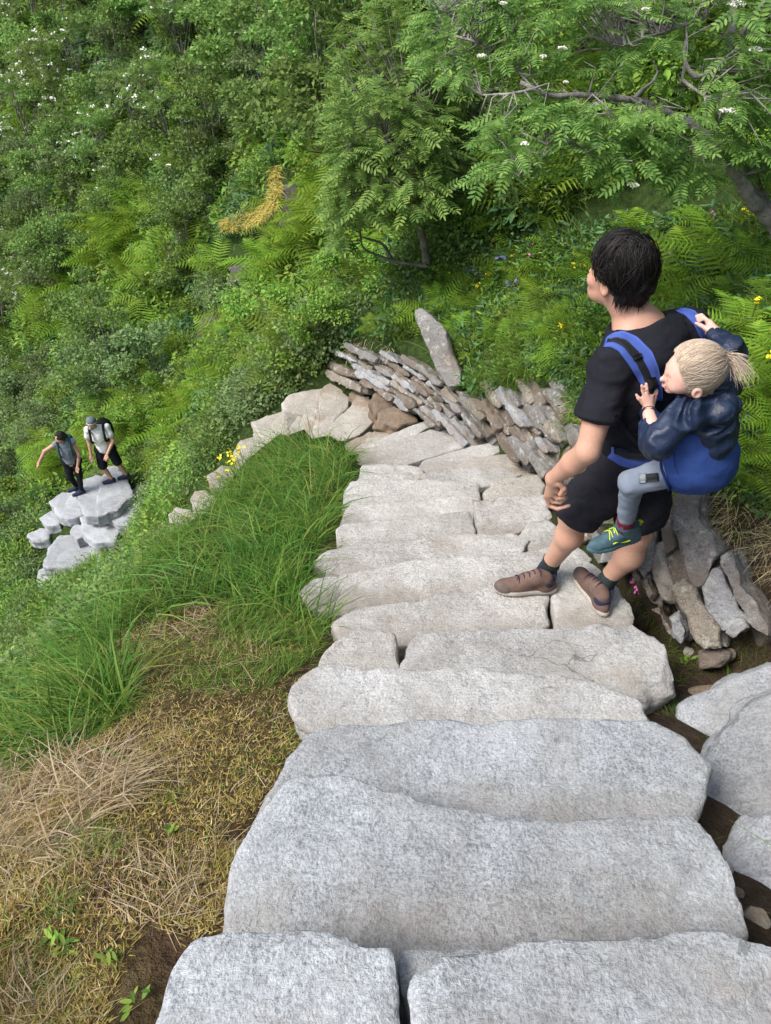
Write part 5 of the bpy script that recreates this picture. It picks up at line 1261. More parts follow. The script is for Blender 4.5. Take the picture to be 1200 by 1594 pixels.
# small stones in the soil gap
for i_, (x_, y_, s_, lb) in enumerate(((1128, 1352, 13, 'small brown pebble in the soil gap beside the largest slab'), (1150, 1392, 16, 'fist sized stone in the soil gap by the lowest white boulder'), (1180, 1432, 18, 'tan stone at the right edge, above the bottom right slab'),
                                 (1038, 1075, 12, 'small stone below the tip of the pointed tread'), (1075, 1018, 15, 'dark stone in the hole under the chunky wall'), (1092, 1042, 13, 'brown stone in the hole next to the grass clump'), (1105, 1185, 11, 'little stone between the two upper white boulders'))):
    boulder('pebble', [(x_ - s_, y_ - s_ * .2), (x_ - s_ * .5, y_ - s_ * .8), (x_ + s_ * .5, y_ - s_ * .7), (x_ + s_, y_ + s_ * .1), (x_ + s_ * .5, y_ + s_ * .8), (x_ - s_ * .6, y_ + s_ * .7)], topx(cast(x_, y_)[0])[2] - .025, (-.1, -.3, .95), .1, GD if i_ % 2 else GC, lb, h=.008, rnd=.02, rough=.01, seed=400 + i_, cat='stone')

for i_ in range(26):
    x_, y_ = sample_poly([(560, 330), (1190, 330), (1195, 640), (1150, 640), (1060, 430), (900, 560), (720, 550), (560, 500)], 1)[0]
    if 890 < x_ < 1160 and y_ > 345: continue
    k_ = RG.choice(3, p=[.6, .25, .15]); q_ = [(x_ + RG.uniform(-9, 9), y_ + RG.uniform(-7, 7)) for _ in range(3)]
    if k_ == 0: flower('buttercup', q_, .24, M_YEL, .022, 'tiny yellow buttercups scattered among the herbs of the bank', n=4)
    elif k_ == 1: flower('bluebell', q_, .26, M_BLUE, .03, 'small blue flowers scattered among the herbs of the bank', n=5)
    else: flower('pink_flower', q_, .26, M_PINK, .02, 'small pink flowers scattered among the herbs of the bank', n=4)
    e_ = [o for o in COL.objects if o.parent is None and o.get('label', '').endswith('herbs of the bank')]
    for o in e_: o['group'] = {'b': 'scattered bluebells', 'p': 'scattered pink flowers'}.get(o.name[0] if not o.name.startswith('butter') else 'y', 'scattered buttercups')
# ================================================================== people
def fabric(name, col, rough=.85, var=.18, wr=(14, .35, .02), weave=900, sheen=0, spec=.15):
    m, t, b, _ = new_mat(name); c = coord(t)
    n = noise(t, 7, 5, .6, c); r = ramp(t, n, [(.3, [x * (1 - var) for x in col]), (.7, [x * (1 + var) for x in col])])
    t.links.new(r.outputs[0], b.inputs['Base Color']); b.inputs['Roughness'].default_value = rough; b.inputs['Sheen Weight'].default_value = sheen
    b.inputs['Specular IOR Level'].default_value = spec
    h = math_n(t, 'ADD', noise(t, wr[0], 4, .6, c, .8), math_n(t, 'MULTIPLY', noise(t, weave, 2, .5, c), .06))
    bump(t, b, h, wr[1], wr[2]); return m
def skinmat(name, col, red):
    m, t, b, _ = new_mat(name); c = coord(t)
    r = ramp(t, noise(t, 9, 5, .65, c), [(.35, col), (.7, red)]).outputs[0]
    r = mixc(t, .25, r, ramp(t, noise(t, 90, 3, .6, c), [(.35, [x * .8 for x in col]), (.65, [min(1, x * 1.15) for x in col])]).outputs[0])
    t.links.new(r, b.inputs['Base Color']); b.inputs['Roughness'].default_value = .5; b.inputs['Specular IOR Level'].default_value = .35
    b.inputs['Subsurface Weight'].default_value = .12; b.inputs['Subsurface Radius'].default_value = (.01, .004, .002)
    bump(t, b, noise(t, 220, 3, .6, c), .25, .002); return m
SK = skinmat('skin_tanned', (.56, .335, .245), (.58, .30, .225)); SKC = skinmat('skin_child', (.74, .47, .38), (.78, .44, .37))
BLK = fabric('black_cotton', (.015, .016, .022)); SHO = fabric('dark_short_cloth', (.018, .018, .026), wr=(11, .5, .03))
NAVY = fabric('navy_rain_jacket', (.013, .024, .058), .45, .25, (12, .4, .02), 300, 0, .4); BLU = fabric('blue_carrier_cloth', (.035, .075, .27), .85, .15, (9, .35, .02))
BLUD = fabric('blue_hem', (.022, .045, .17)); BLUL = fabric('blue_strap_cloth', (.07, .12, .42), .85, .1, (12, .2, .01)); WEB = fabric('black_webbing', (.02, .022, .026), .6, .1, (60, .3, .004))
LEGG = fabric('heather_legging', (.19, .225, .29), .9, .2, (16, .4, .015)); SOCK = fabric('green_black_sock', (.035, .05, .052), .95, .3, (80, .6, .004)); MAR = fabric('maroon_sock', (.16, .02, .045), .95, .2, (90, .6, .004))
BROWN = plain('brown_nubuck', (.155, .10, .082), .85, .25, 22, (120, .4, .004)); NVB = plain('navy_boot_cloth', (.03, .035, .07), .85, .3, 40, (150, .4, .004))
SOLE = plain('boot_sole', (.42, .38, .34), .8, .25, 30, (90, .5, .004)); OUTS = plain('outsole', (.06, .06, .055), .85, .2, 30); TEAL = plain('teal_shoe', (.06, .12, .15), .6, .3, 35, (130, .4, .003))
LIME = plain('lime_trim', (.62, .78, .05), .5, .05); PLAS = plain('buckle_plastic', (.015, .015, .017), .4, .1, spec=.5)
def hairmat(name, cols, rough=.42):
    m = leafmat(name, cols, 0, rough, .5, 0, gain=1.0, warm=1); return m
HDK = hairmat('dark_hair', [(.004, .004, .004), (.007, .006, .006), (.012, .010, .010), (.022, .018, .017)], .5)
HBL = hairmat('blond_hair', [(.44, .36, .26), (.52, .44, .33), (.62, .54, .42), (.38, .30, .21)], .6)
def nrm(v): v = np.array(v, float); return v / np.linalg.norm(v)
def axes(x, up=(0, 0, 1)):
    x = nrm(x); y = nrm(np.cross(up, x)); return np.stack([x, y, np.cross(x, y)])
def mesh_at(name, V, F, mat, par, smooth=True):
    """world-space mesh turned into a child of PAR (a root that is only translated)"""
    o = link(name, mesh_np(name, V - np.array(par.location), F, smooth), mat); return kid(par, o)
def vchild(name, vol, mat, par, relax=1):
    V, F = vol.mesh(name, relax=relax); return mesh_at(name, V, F, mat, par)
def root_mesh(name, vol, mat, base, relax=1):
    V, F = vol.mesh(name, relax=relax); return link(name, mesh_np(name, V - base, F, True), mat, None, base)
def surf_hit(vols, px, py, d0=1.6, d1=3.6):
    r = ray(px, py); ds = np.arange(d0, d1, .002); P = ds[:, None] * r
    best = 9.
    for v in vols:
        I = np.round((P - v.lo) / v.h).astype(int); ok = ((I >= 0) & (I < v.n)).all(1)
        Fv = np.full(len(ds), 1.); Fv[ok] = v.F[tuple(I[ok].T)]
        k = np.argmax(Fv < 0)
        if Fv[k] < 0: best = min(best, ds[k])
    return best
def band(name, vols, left, right, n, m, off, th, mat, par, dflt=None, jut=0.0):
    """a strap laid over the given volumes between two pixel polylines"""
    def res(pl, n):
        pl = np.array(pl, float); s = np.r_[0, np.cumsum(np.hypot(*np.diff(pl[:, :2], axis=0).T))]; t = np.linspace(0, s[-1], n)
        return np.stack([np.interp(t, s, pl[:, k]) for k in range(pl.shape[1])], 1)
    A_, B_ = res(left, n), res(right, n); D = np.zeros((n, m)); G = np.zeros((n, m, 2))
    for i in range(n):
        for j in range(m):
            q = A_[i] + (B_[i] - A_[i]) * j / (m - 1); G[i, j] = q[:2]; D[i, j] = surf_hit(vols, q[0], q[1])
    D[D > 5] = np.nan; med = np.nanmedian(D)
    for i in range(n):                                    # bridge gaps along the strap
        for j in range(m):
            if np.isnan(D[i, j]): 
                row = D[:, j]; k = np.where(~np.isnan(row))[0]; D[i, j] = row[k[np.argmin(abs(k - i))]] if len(k) else med
    for _ in range(3):
        D[1:-1] = (D[:-2] + 2 * D[1:-1] + D[2:]) / 4; D[:, 1:-1] = (D[:, :-2] + 2 * D[:, 1:-1] + D[:, 2:]) / 4
    fr, bk = [], []
    for i in range(n):
        for j in range(m):
            e = abs(j / (m - 1) - .5) * 2; lift = off + th * (1 - e ** 4)
            fr.append(P_(*G[i, j], D[i, j] - lift)); bk.append(P_(*G[i, j], D[i, j] + .01))
    V = np.array(fr + bk); F = []; idx = lambda i, j, b: b * n * m + i * m + j
    for i in range(n - 1):
        for j in range(m - 1):
            F.append((idx(i, j, 0), idx(i, j + 1, 0), idx(i + 1, j + 1, 0), idx(i + 1, j, 0))); F.append((idx(i, j, 1), idx(i + 1, j, 1), idx(i + 1, j + 1, 1), idx(i, j + 1, 1)))
        for j in (0, m - 1): F.append((idx(i, j, 0), idx(i + 1, j, 0), idx(i + 1, j, 1), idx(i, j, 1)))
    for j in range(m - 1):
        for i in (0, n - 1): F.append((idx(i, j, 0), idx(i, j + 1, 0), idx(i, j + 1, 1), idx(i, j, 1)))
    return mesh_at(name, V, np.array(F), mat, par)
def wrinkle(amp, sx=(14, 14, 26), seed=1): return lambda p: fbm(p * np.array(sx), 3, seed) * amp
# ------------------------------------------------------------------ the father
BASE = np.array(at_z(880, 935, -2.58))
shL = np.array((.752, 2.15, -1.275)); shR = np.array((1.05, 2.33, -1.25)); H_ = np.array((.975, 2.25, -1.72)); rh = nrm((.73, .68, 0)); rt = nrm(shR - shL)
hipL, hipR = H_ - rh * .095, H_ + rh * .095
kneeL, ankL = P_(893, 802, 3.12), P_(853, 886, 3.46); kneeR, ankR = P_(992, 830, 3.10), P_(941, 910, 3.36)
elL, wrL = P_(915, 702, 2.53), P_(861, 745, 2.76)
neckB = P_(992, 505, 2.52); skull = P_(965, 422, 2.44); fh = nrm((-.66, .74, -.14)); ah = axes(fh)
body = Vol((.5, 1.85, -2.66), (1.32, 2.62, -.86), .005)
ft = nrm(np.cross((0, 0, 1), rt)); At = np.stack([rt, ft, (0, 0, 1)])
chest = (shL + shR) / 2 + np.array((0, 0, -.12)); waist = (chest + H_) / 2 + ft * .02 - (0, 0, .03)
body.ell(chest - (0, 0, .02), (.145, .095, .17), At, .03).ell(waist, (.13, .09, .16), At, .05).ell(H_ + (0, 0, .03), (.165, .12, .14), At, .05)
for s_, e_ in ((shL, elL), (shR, None)):
    body.ell(s_, (.056, .056, .054), None, .04)
body.cone(chest + (0, 0, .10), neckB + (0, 0, .0), .085, .066, .05).cone(neckB, skull - (0, 0, .07) - fh * .015, .063, .058, .03)
body.cone(shL + (0, 0, .0), neckB - (0, 0, .01), .036, .060, .04).cone(shR + (0, 0, .0), neckB - (0, 0, .01), .036, .060, .04)
# head with face
body.ell(skull, (.098, .076, .104), ah, .02)
jaw = skull + fh * .052 - (0, 0, .078); body.ell(jaw, (.045, .050, .040), ah, .03).cone(jaw, jaw + fh * .028 - (0, 0, .014), .034, .020, .02)
for s in (-1, 1):
    body.ell(skull + fh * .070 + ah[1] * s * .036 - (0, 0, .035), (.022, .022, .020), ah, .02)
    ear = skull - fh * .002 + ah[1] * s * .076 - (0, 0, .035); body.ell(ear, (.018, .008, .032), ah, .006); body.ell(ear + ah[1] * s * .007 + fh * .002, (.009, .006, .018), ah, .003, 'cut')
    body.ell(skull + fh * .095 + ah[1] * s * .030 - (0, 0, .006), (.012, .016, .009), ah, .008, 'cut')
    body.ell(skull + fh * .085 + ah[1] * s * .030 - (0, 0, .006), (.012, .013, .010), ah, .003)
body.cone(skull + fh * .092 - (0, 0, .004), skull + fh * .110 - (0, 0, .040), .007, .011, .008)
for dz in (-.066, -.076): body.ell(skull + fh * .092 + (0, 0, dz), (.014, .022, .006), ah, .004)
# left arm and hand
body.chain([shL, (shL * .45 + elL * .55), elL], [.056, .048, .041], .02).chain([elL, elL * .6 + wrL * .4, wrL], [.042, .041, .027], .015)
def hand(vol, wrist, palm, fingers, thumb, rf, rw, k=.006):
    c = np.mean([f[0] for f in fingers], 0); vol.cone(wrist, c, rw, rf * 1.55, .012)
    for f in fingers:
        vol.cone(wrist * .55 + f[0] * .45, f[0], rw * .55, rf * 1.15, .008)
        vol.chain(f, [rf * 1.12, rf, rf * .95, rf * .78][:len(f)], .0025)
    vol.chain([wrist * .7 + c * .3] + thumb, [rw * .75, rf * 1.35, rf * 1.1, rf * .9][:len(thumb) + 1], .006)
hand(body, wrL, None, [[P_(850, 773, 2.85), P_(855, 787, 2.88), P_(868, 792, 2.87), P_(886, 787, 2.85)], [P_(855, 771, 2.83), P_(861, 781, 2.85), P_(872, 782, 2.84), P_(882, 774, 2.82)],
                       [P_(861, 768, 2.81), P_(867, 776, 2.82), P_(877, 774, 2.81), P_(881, 765, 2.80)], [P_(867, 764, 2.79), P_(873, 770, 2.80), P_(880, 766, 2.79), P_(880, 758, 2.785)]],
     [P_(871, 752, 2.73), P_(878, 760, 2.74), P_(872, 770, 2.76)], .0095, .029)
# right arm: hangs in front of the body
elR = shR + np.array((.06, .02, -.30)); wrR = elR + ft * .20 - (0, 0, .10) - rt * .08
body.chain([shR, (shR + elR) / 2, elR], [.056, .048, .041], .02).chain([elR, elR * .6 + wrR * .4, wrR], [.042, .040, .027], .015)
dR = nrm(wrR - elR); aR = axes(dR)
hand(body, wrR, None, [[wrR + dR * .09 + aR[1] * s, wrR + dR * .13 + aR[1] * s * 1.1 - (0, 0, .01), wrR + dR * .15 + aR[1] * s * 1.1 - (0, 0, .03), wrR + dR * .15 + aR[1] * s - (0, 0, .05)] for s in (-.03, -.01, .01, .03)],
     [wrR + dR * .04 + aR[1] * .045, wrR + dR * .075 + aR[1] * .055], .0095, .029)
# legs
for hp_, kn, an in ((hipL, kneeL, ankL), (hipR, kneeR, ankR)):
    dl = nrm(an - kn); bk = -nrm(ft * .5 + nrm((-.7, .7, 0)) * .5)
    body.cone(hp_, kn, .085, .058, .03).cone(kn, kn + dl * .13 + bk * .022, .056, .057, .03).cone(kn + dl * .13 + bk * .022, an - dl * .07, .056, .038, .03).cone(an - dl * .08, an, .038, .036, .01)
    body.ell(kn - bk * .03, (.035, .035, .04), None, .03)
man = root_mesh('person', body, SK, BASE)
tag(man, 'man in black T-shirt, dark shorts and hiking boots with a child on his back', 'person')
# T-shirt
tee = Vol((.55, 1.95, -1.80), (1.28, 2.55, -1.12), .005)
tee.ell(chest + (0, 0, -.01), (.185, .138, .215), At, .03).ell(waist, (.165, .128, .20), At, .06).ell(H_ + (0, 0, .07), (.168, .13, .12), At, .05)
tee.cone(chest + (0, 0, .12), neckB - (0, 0, .035), .125, .088, .05)
for s_, e_ in ((shL, elL), (shR, elR)):
    tee.ell(s_, (.068, .068, .064), None, .05).cone(s_ + (0, 0, .01), neckB - (0, 0, .045), .062, .07, .05)
    en = s_ + (e_ - s_) * .72; tee.cone(s_, en, .062, .080, .03)
    dn = nrm(e_ - s_); cutp = s_ + (e_ - s_) * .62
    g = np.stack(np.meshgrid(*[tee.lo[t] + tee.h * np.arange(tee.n[t]) for t in range(3)], indexing='ij'), -1) - cutp
    al = g @ dn; rad = np.linalg.norm(g - al[..., None] * dn, axis=-1)
    tee.F = np.where((rad < .14) & (al > -.03), np.maximum(tee.F, al - .012 * np.sin(rad * 40)), tee.F).astype(np.float32)
    tee.cone(cutp - dn * .02, cutp + dn * .1, .052, .075, .004, 'cut')
tee.warp(lambda p: fbm(p @ nrm_m.T * np.array((6, 26, 11)), 3, 4) * .0055) if False else tee.warp(wrinkle(.0055, (10, 10, 24), 4))
tee.warp(lambda p: .011 * np.abs(vnoise(p * np.array((8, 8, 13)) + 2 * vnoise(p * 4, 9)[:, None], 12)) - .003)
tee.warp(lambda p: .004 * np.sin(42 * (p @ nrm((.5, -.3, .9))) + 5 * vnoise(p * 6, 3)) * np.clip((chest[2] - .05 - p[:, 2]) * 6, 0, 1))
nk = nrm(skull - neckB + (0, 0, .08)); tee.cone(neckB - nk * .012 - ft * .012, neckB + nk * .12, .074, .16, .004, 'cut')
vchild('t_shirt', tee, BLK, man)
# shorts
sho = Vol((.66, 1.95, -2.28), (1.32, 2.60, -1.55), .005)
sho.ell(H_ + (0, 0, .02), (.175, .135, .13), At, .03)
for hp_, kn, fac in ((hipL, kneeL, .90), (hipR, kneeR, .86)):
    sho.cone(hp_ - (0, 0, .02), hp_ + (kn - hp_) * (fac + .16), .108, .102, .04)
for hp_, kn, fac in ((hipL, kneeL, .90), (hipR, kneeR, .86)):
    dn = nrm(kn - hp_); c_ = hp_ + (kn - hp_) * fac
    g = np.stack(np.meshgrid(*[sho.lo[t] + sho.h * np.arange(sho.n[t]) for t in range(3)], indexing='ij'), -1) - c_
    al = g @ dn; rad = np.linalg.norm(g - al[..., None] * dn, axis=-1)
    sho.F = np.where((rad < .17) & (al > -.02), np.maximum(sho.F, al), sho.F).astype(np.float32); sho.cone(c_ - dn * .05, c_ + dn * .08, .082, .088, .004, 'cut')
sho.plane_cut(H_ + (0, 0, .14), (0, 0, 1))
sho.warp(lambda p: .012 * np.abs(vnoise(p * np.array((9, 9, 13)) + 2 * vnoise(p * 4, 9)[:, None], 22)) - .003).warp(wrinkle(.006, (9, 9, 15), 9)).warp(lambda p: .004 * np.sin(38 * (p @ nrm((.7, .5, .6))) + 6 * vnoise(p * 7, 8)))
shorts = vchild('shorts', sho, SHO, man)
band('pocket_flap', [sho], [(968, 738), (972, 765)], [(985, 735), (988, 762)], 8, 5, .003, .003, SHO, man)
# socks
for kn, an, nm in ((kneeL, ankL, 'a'), (kneeR, ankR, 'b')):
    so_ = Vol(np.minimum(kn, an) - .12, np.maximum(kn, an) + .12, .004); dl = nrm(an - kn)
    so_.cone(an - dl * .075, an + dl * .05, .043, .043, .01).plane_cut(an - dl * .085, -dl); so_.warp(wrinkle(.002, (30, 30, 60), 5)); vchild('sock', so_, SOCK, man)
# boots
def boot(heel, toe, ank, par, up_mat, col_mat, sole_mat, L=.30, child=False, W=1.0):
    z0 = heel[2]; d = nrm((toe - heel) * (1, 1, 0)); s = np.array((-d[1], d[0], 0)); L0 = np.linalg.norm((toe - heel)[:2]); k = L0 / .30
    u = lambda a, b, c: heel + d * a * k + s * b * k + np.array((0, 0, c * k))
    lo = np.minimum(np.minimum(heel, toe), ank) - .08; hi = np.maximum(np.maximum(heel, toe), ank) + .09
    A_ = np.stack([d, s, (0, 0, 1.)])
    def base(h, zc, grow, vt):
        v = Vol(lo, hi, h)
        for a, r_, b in ((.035, .034, 0), (.09, .033, .0), (.15, .036, .004), (.21, .046, .004), (.26, .034, .002)):
            v.ell(u(a, b, zc), np.array(((r_ + .012) * 1.15 + grow, r_ + grow, vt)) * k, A_, .03 * k)
        return v
    h = .0035
    sol = base(h, .014, .004, .030); sol.plane_cut(u(0, 0, .030), (0, 0, 1)); sol.plane_cut(u(0, 0, .0015), (0, 0, -1))
    sol.warp(lambda p: .0012 * np.sin((p @ d) * 420) * (p[:, 2] < z0 + .012))
    up = base(h, .034, -.004, .036)
    top = ank + np.array((0, 0, .015 * k))
    up.chain([u(.225, 0, .040), u(.15, 0, .070), u(.095, 0, .095)], np.array([.034, .041, .047]) * k * W, .02 * k)
    up.cone(u(.05, 0, .045), u(.055, 0, .085), .044 * k * W, .042 * k * W, .02)
    up.ell(u(.262, .003, .030), np.array((.036, .037, .026)) * k, A_, .02 * k)
    if not child:
        tc = base(h, .030, .000, .038); tc.ell(u(.262, .003, .030), np.array((.0385, .0395, .0285)) * k, A_, .02 * k); tc.plane_cut(u(.238, 0, .04), -d + np.array((0, 0, .3))); tc.plane_cut(u(0, 0, .020), (0, 0, -1)); V, F = tc.mesh('t'); TCAP = (V, F)
    up.plane_cut(u(0, 0, .020), (0, 0, -1)); up.cone(top - (0, 0, .02), top + (0, 0, .07), .036 * k * W, .040 * k * W, .003, 'cut')
    b = vchild('boot' if not child else 'shoe', up, up_mat, par)
    col = Vol(lo, hi, h); col.cone(u(.045, 0, .040), u(.05, 0, .09) * .5 + (top - (0, 0, .02 * k)) * .5, .040 * k * W, .047 * k * W, .02).cone(u(.05, 0, .08), top, .044 * k * W, .047 * k * W, .02).cone(u(.10, 0, .085), top, .035 * k * W, .040 * k * W, .02)
    col.plane_cut(top + (0, 0, .004), (-d * .25 + (0, 0, 1))); col.cone(top - (0, 0, .01), top + (0, 0, .06), .038 * k * W, .040 * k * W, .003, 'cut')
    cm = link('collar', mesh_np('collar', *(lambda VF: (VF[0] - np.array(par.location), VF[1]))(col.mesh('c')), True), col_mat); kid(b, cm)
    V, F = sol.mesh('s'); sm = link('sole', mesh_np('sole', V - np.array(par.location), F, True), sole_mat); kid(b, sm)
    sl_ = base(h, .006, .002, .012); sl_.plane_cut(u(0, 0, .008), (0, 0, 1)); V, F = sl_.mesh('s'); kid(sm, link('outsole', mesh_np('outsole', V - np.array(par.location), F, True), OUTS)) if False else None
    if not child: kid(b, link('toe_cap', mesh_np('toe_cap', TCAP[0] - np.array(par.location), TCAP[1], True), TOEC))
    # laces, laid across the tongue
    ps = []
    for i in range(5 if not child else 2):
        a = .205 - .026 * i; zz = .068 + .0115 * i if not child else .078 + .01 * i
        for sg in (-1, 1):
            zz += .012; p0, p1, p2 = u(a, -sg * .030, zz - .014), u(a - .008, 0, zz + .016), u(a - .016, sg * .030, zz - .010)
            ps.append(tube(smooth_path([p0, p1, p2], 4), [.0024 * k * 1.2] * 9, 5))
    V, F = merge(ps); kid(b, link('laces', mesh_np('laces', V - np.array(par.location), F, True), LACE if not child else LIME))
    return b, u
TOEC = plain('toe_rubber', (.12, .095, .085), .8, .2, 30, (120, .3, .003))
LACE = plain('laces', (.055, .03, .06), .8, .3, 60)
hL, tL = at_z(861, 918, -2.575), at_z(772, 918, -2.575); hR, tR = at_z(940, 957, -2.575), at_z(899, 893, -2.575)
ankL2 = ankL.copy(); ankR2 = ankR.copy()
b1, u1 = boot(hL, tL, ankL, man, BROWN, NVB, SOLE); b2, u2 = boot(hR, tR, ankR, man, BROWN, NVB, SOLE)
# hair: a cap with layered locks
def hair_cap(name, c, r, ax, cuts, mat, par, h=.005, amp=.006, extra=None, seed=3):
    v = Vol(np.array(c) - max(r) - .06, np.array(c) + max(r) + .06, h); v.ell(c, r, ax, .01)
    if extra: extra(v)
    for p, n in cuts: v.plane_cut(p, n, .012)
    v.warp(wrinkle(amp, (30, 30, 30), seed)); return vchild(name, v, mat, par), v
def locks(c, r, ax, n, L, wd, flow, rg, keep, lift=.004, segs=6):
    """ribbons that run over an ellipsoid along a flow field"""
    Vs, Fs, o = [], [], 0; ax = np.array(ax); r = np.array(r)
    for _ in range(n * 3):
        if len(Vs) >= n: break
        q = rg.normal(size=3); q /= np.linalg.norm(q)
        if not keep(q): continue
        p = q.copy(); pts = [p.copy()]; w_ = rg.normal(size=3) * .22; lf = (rg.uniform(.2, 1.4) + 1.6 * (rg.random() < .12)) * lift; ll = L * rg.uniform(.5, 1.2)
        for i in range(segs):
            f = flow(p) + w_; f = f - (f @ p) * p; f /= np.linalg.norm(f) + 1e-9
            p = p + f * ll / segs / r.mean(); p /= np.linalg.norm(p); pts.append(p.copy())
        W = []
        for i, p in enumerate(pts):
            t = i / segs; nn = (p / r) ; nn /= np.linalg.norm(nn); W.append(c + (p * r + nn * (lf * (1 - .3 * t) + .001)) @ ax)
        W = np.array(W); T = np.gradient(W, axis=0); N_ = W - c; S = np.cross(T, N_); S /= np.linalg.norm(S, axis=1)[:, None] + 1e-9
        t = np.linspace(0, 1, segs + 1); a = S * (wd * rg.uniform(.6, 1.3) * (np.sin(np.pi * np.clip(t * .85 + .12, 0, 1)) ** .8))[:, None] / 2
        up = N_ / np.linalg.norm(N_, axis=1)[:, None] * .0016
        V = np.stack([W - a, W + up, W + a], 1).reshape(-1, 3); i = np.arange(segs) * 3
        F = np.concatenate([np.stack([i, i + 1, i + 4, i + 3], 1), np.stack([i + 1, i + 2, i + 5, i + 4], 1)])
        Vs.append(V); Fs.append(F + o); o += len(V)
    return np.concatenate(Vs), np.concatenate(Fs)
rgh = np.random.default_rng(5)
hc = skull + np.array((0, 0, .018)) - fh * .012; hr_ = np.array((.102, .084, .102))
fcut = skull + fh * .052; 
cap, capv = hair_cap('hair', hc, hr_, ah, [(fcut, fh * .9 - np.array((0, 0, .55))), (skull - (0, 0, .085), (0, 0, -1.))], HDK, man, amp=.008,
                extra=lambda v: v.cone(skull - fh * .07 - (0, 0, .03), skull - fh * .062 - (0, 0, .092), .065, .05, .03))
crown = nrm((-.35, .1, .95))
flow = lambda p: (p - crown * (p @ crown)) * 1.0 + np.array((.12, 0.15, -.45)) + .3 * np.cross(crown, p) + .5 * np.array([float(vnoise(p * 3.1 + 7 * k, 60 + k)) for k in range(3)])
keep = lambda q: (q[2] > -.55 and q[0] < (.6 if q[2] > .35 else -.02)) or q[2] > .62
V, F = locks(hc, hr_ * 1.0, ah, 4600, .085, .0032, flow, rgh, keep, .0065); kid(cap, link('lock', mesh_np('lock', V - np.array(man.location), F, True), HDK))
cap.name = 'hair'
ps = []                                                    # ragged nape and side hair
for _ in range(420):
    a = rgh.uniform(-1.25, 1.25); q = np.array((-math.cos(a), math.sin(a), -.30)); b0 = hc + (q * hr_ * (.96, .98, 1.0)) @ ah + (0, 0, rgh.uniform(-.03, .01)); d_ = np.array((0, 0, -1.)) + (q * (1, 1, 0)) @ ah * rgh.uniform(-.35, .15)
    ps.append((b0, d_, (q * (1, 1, 0)) @ ah))
B_, D_, N_ = [np.array(x) for x in zip(*ps)]
V, F = strips(B_, D_, rgh.uniform(.035, .075, len(B_)), rgh.uniform(.004, .008, len(B_)), np.full(len(B_), .12), 5, rgh, side=np.cross(D_, N_)); kid(cap, link('nape_hair', mesh_np('nape_hair', V - np.array(man.location), F), HDK))
# ------------------------------------------------------------------ the child
CB = P_(1040, 735, 2.48); ch = P_(1080, 575, 2.20); fc = nrm((-.96, .16, -.16)); ac = axes(fc, nrm((.0, -.12, 1)))
cn = P_(1094, 628, 2.30); ct = P_(1098, 665, 2.32); cb = P_(1085, 722, 2.45)
cbody = Vol((.75, 1.6, -1.98), (1.35, 2.42, -.98), .0045)
cbody.ell(ch, (0.0748, 0.0635, 0.0731), ac, 0.0087).ell(ch + fc * 0.0261 - ac[2] * 0.0191, (0.0505, 0.0539, 0.0478), ac, 0.0261)
for s in (-1, 1):
    cbody.ell(ch + fc * 0.0505 + ac[1] * s * 0.0296 - ac[2] * 0.0331, (0.0226, 0.0226, 0.0209), ac, 0.0174)
    e_ = ch - fc * 0.0035 + ac[1] * s * 0.0745 - ac[2] * 0.0290; cbody.ell(e_, (0.0165, 0.0095, 0.0215), ac, 0.0043).ell(e_ + ac[1] * s * 0.0070, (0.0070, 0.0052, 0.0113), ac, 0.0026, 'cut')
    cbody.ell(ch + fc * 0.0766 + ac[1] * s * 0.0261 - ac[2] * 0.0122, (0.0087, 0.0122, 0.0061), ac, 0.0070, 'cut').ell(ch + fc * 0.0661 + ac[1] * s * 0.0252 - ac[2] * 0.0130, (0.0104, 0.0113, 0.0087), ac, 0.0026)
cbody.cone(ch + fc * 0.0696 - ac[2] * 0.0157, ch + fc * 0.0861 - ac[2] * 0.0313, 0.0061, 0.0087, 0.0070)
cbody.ell(ch + fc * 0.0713 - ac[2] * 0.0505, (0.0113, 0.0148, 0.0087), ac, 0.0070).ell(ch + fc * 0.0592 - ac[2] * 0.0679, (0.0174, 0.0191, 0.0139), ac, 0.0130).ell(ch + fc * 0.0844 - ac[2] * 0.0509, (0.0052, 0.0157, 0.0014), ac, 0.0017, 'cut')
cbody.cone(ch - ac[2] * .06 - fc * .02, cn, .040, .045, .02).chain([cn, ct, cb], [.045, .055, .065], .03)
cshL, celL, cwrL = P_(1068, 645, 2.22), P_(1024, 688, 2.27), P_(1010, 645, 2.36)
cshR, celR, cwrR = P_(1116, 598, 2.36), P_(1140, 548, 2.38), P_(1112, 519, 2.42)
cbody.chain([cshL, celL, cwrL], [.026, .026, .020], .01).chain([cshR, celR, cwrR], [.026, .026, .020], .01)
def dsurf(px, py, off=.012): 
    d = surf_hit([tee, body], px, py); return P_(px, py, (d if d < 5 else 2.4) - off)
cwrL = dsurf(1009, 640, .022)
cbody.cone(celL, cwrL, .028, .020, .01)
fg = [[dsurf(1003, 618), dsurf(1000, 608), dsurf(999, 600)], [dsurf(1009, 616), dsurf(1007, 605), dsurf(1006, 596)], [dsurf(1015, 617), dsurf(1016, 609), dsurf(1016, 601)], [dsurf(1020, 620), dsurf(1022, 613), dsurf(1023, 607)]]
hand(cbody, cwrL, None, fg, [dsurf(1000, 626), dsurf(994, 620), dsurf(990, 614)], .0058, .018)
cwr2 = P_(1108, 515, 2.44)
fg = [[P_(1101 + 2 * i, 500 + i, 2.46 - .012 * i + .01), P_(1092 + 1.5 * i, 490 + 2 * i, 2.47), P_(1084 + i, 492 + 3 * i, 2.475)] for i in range(4)]
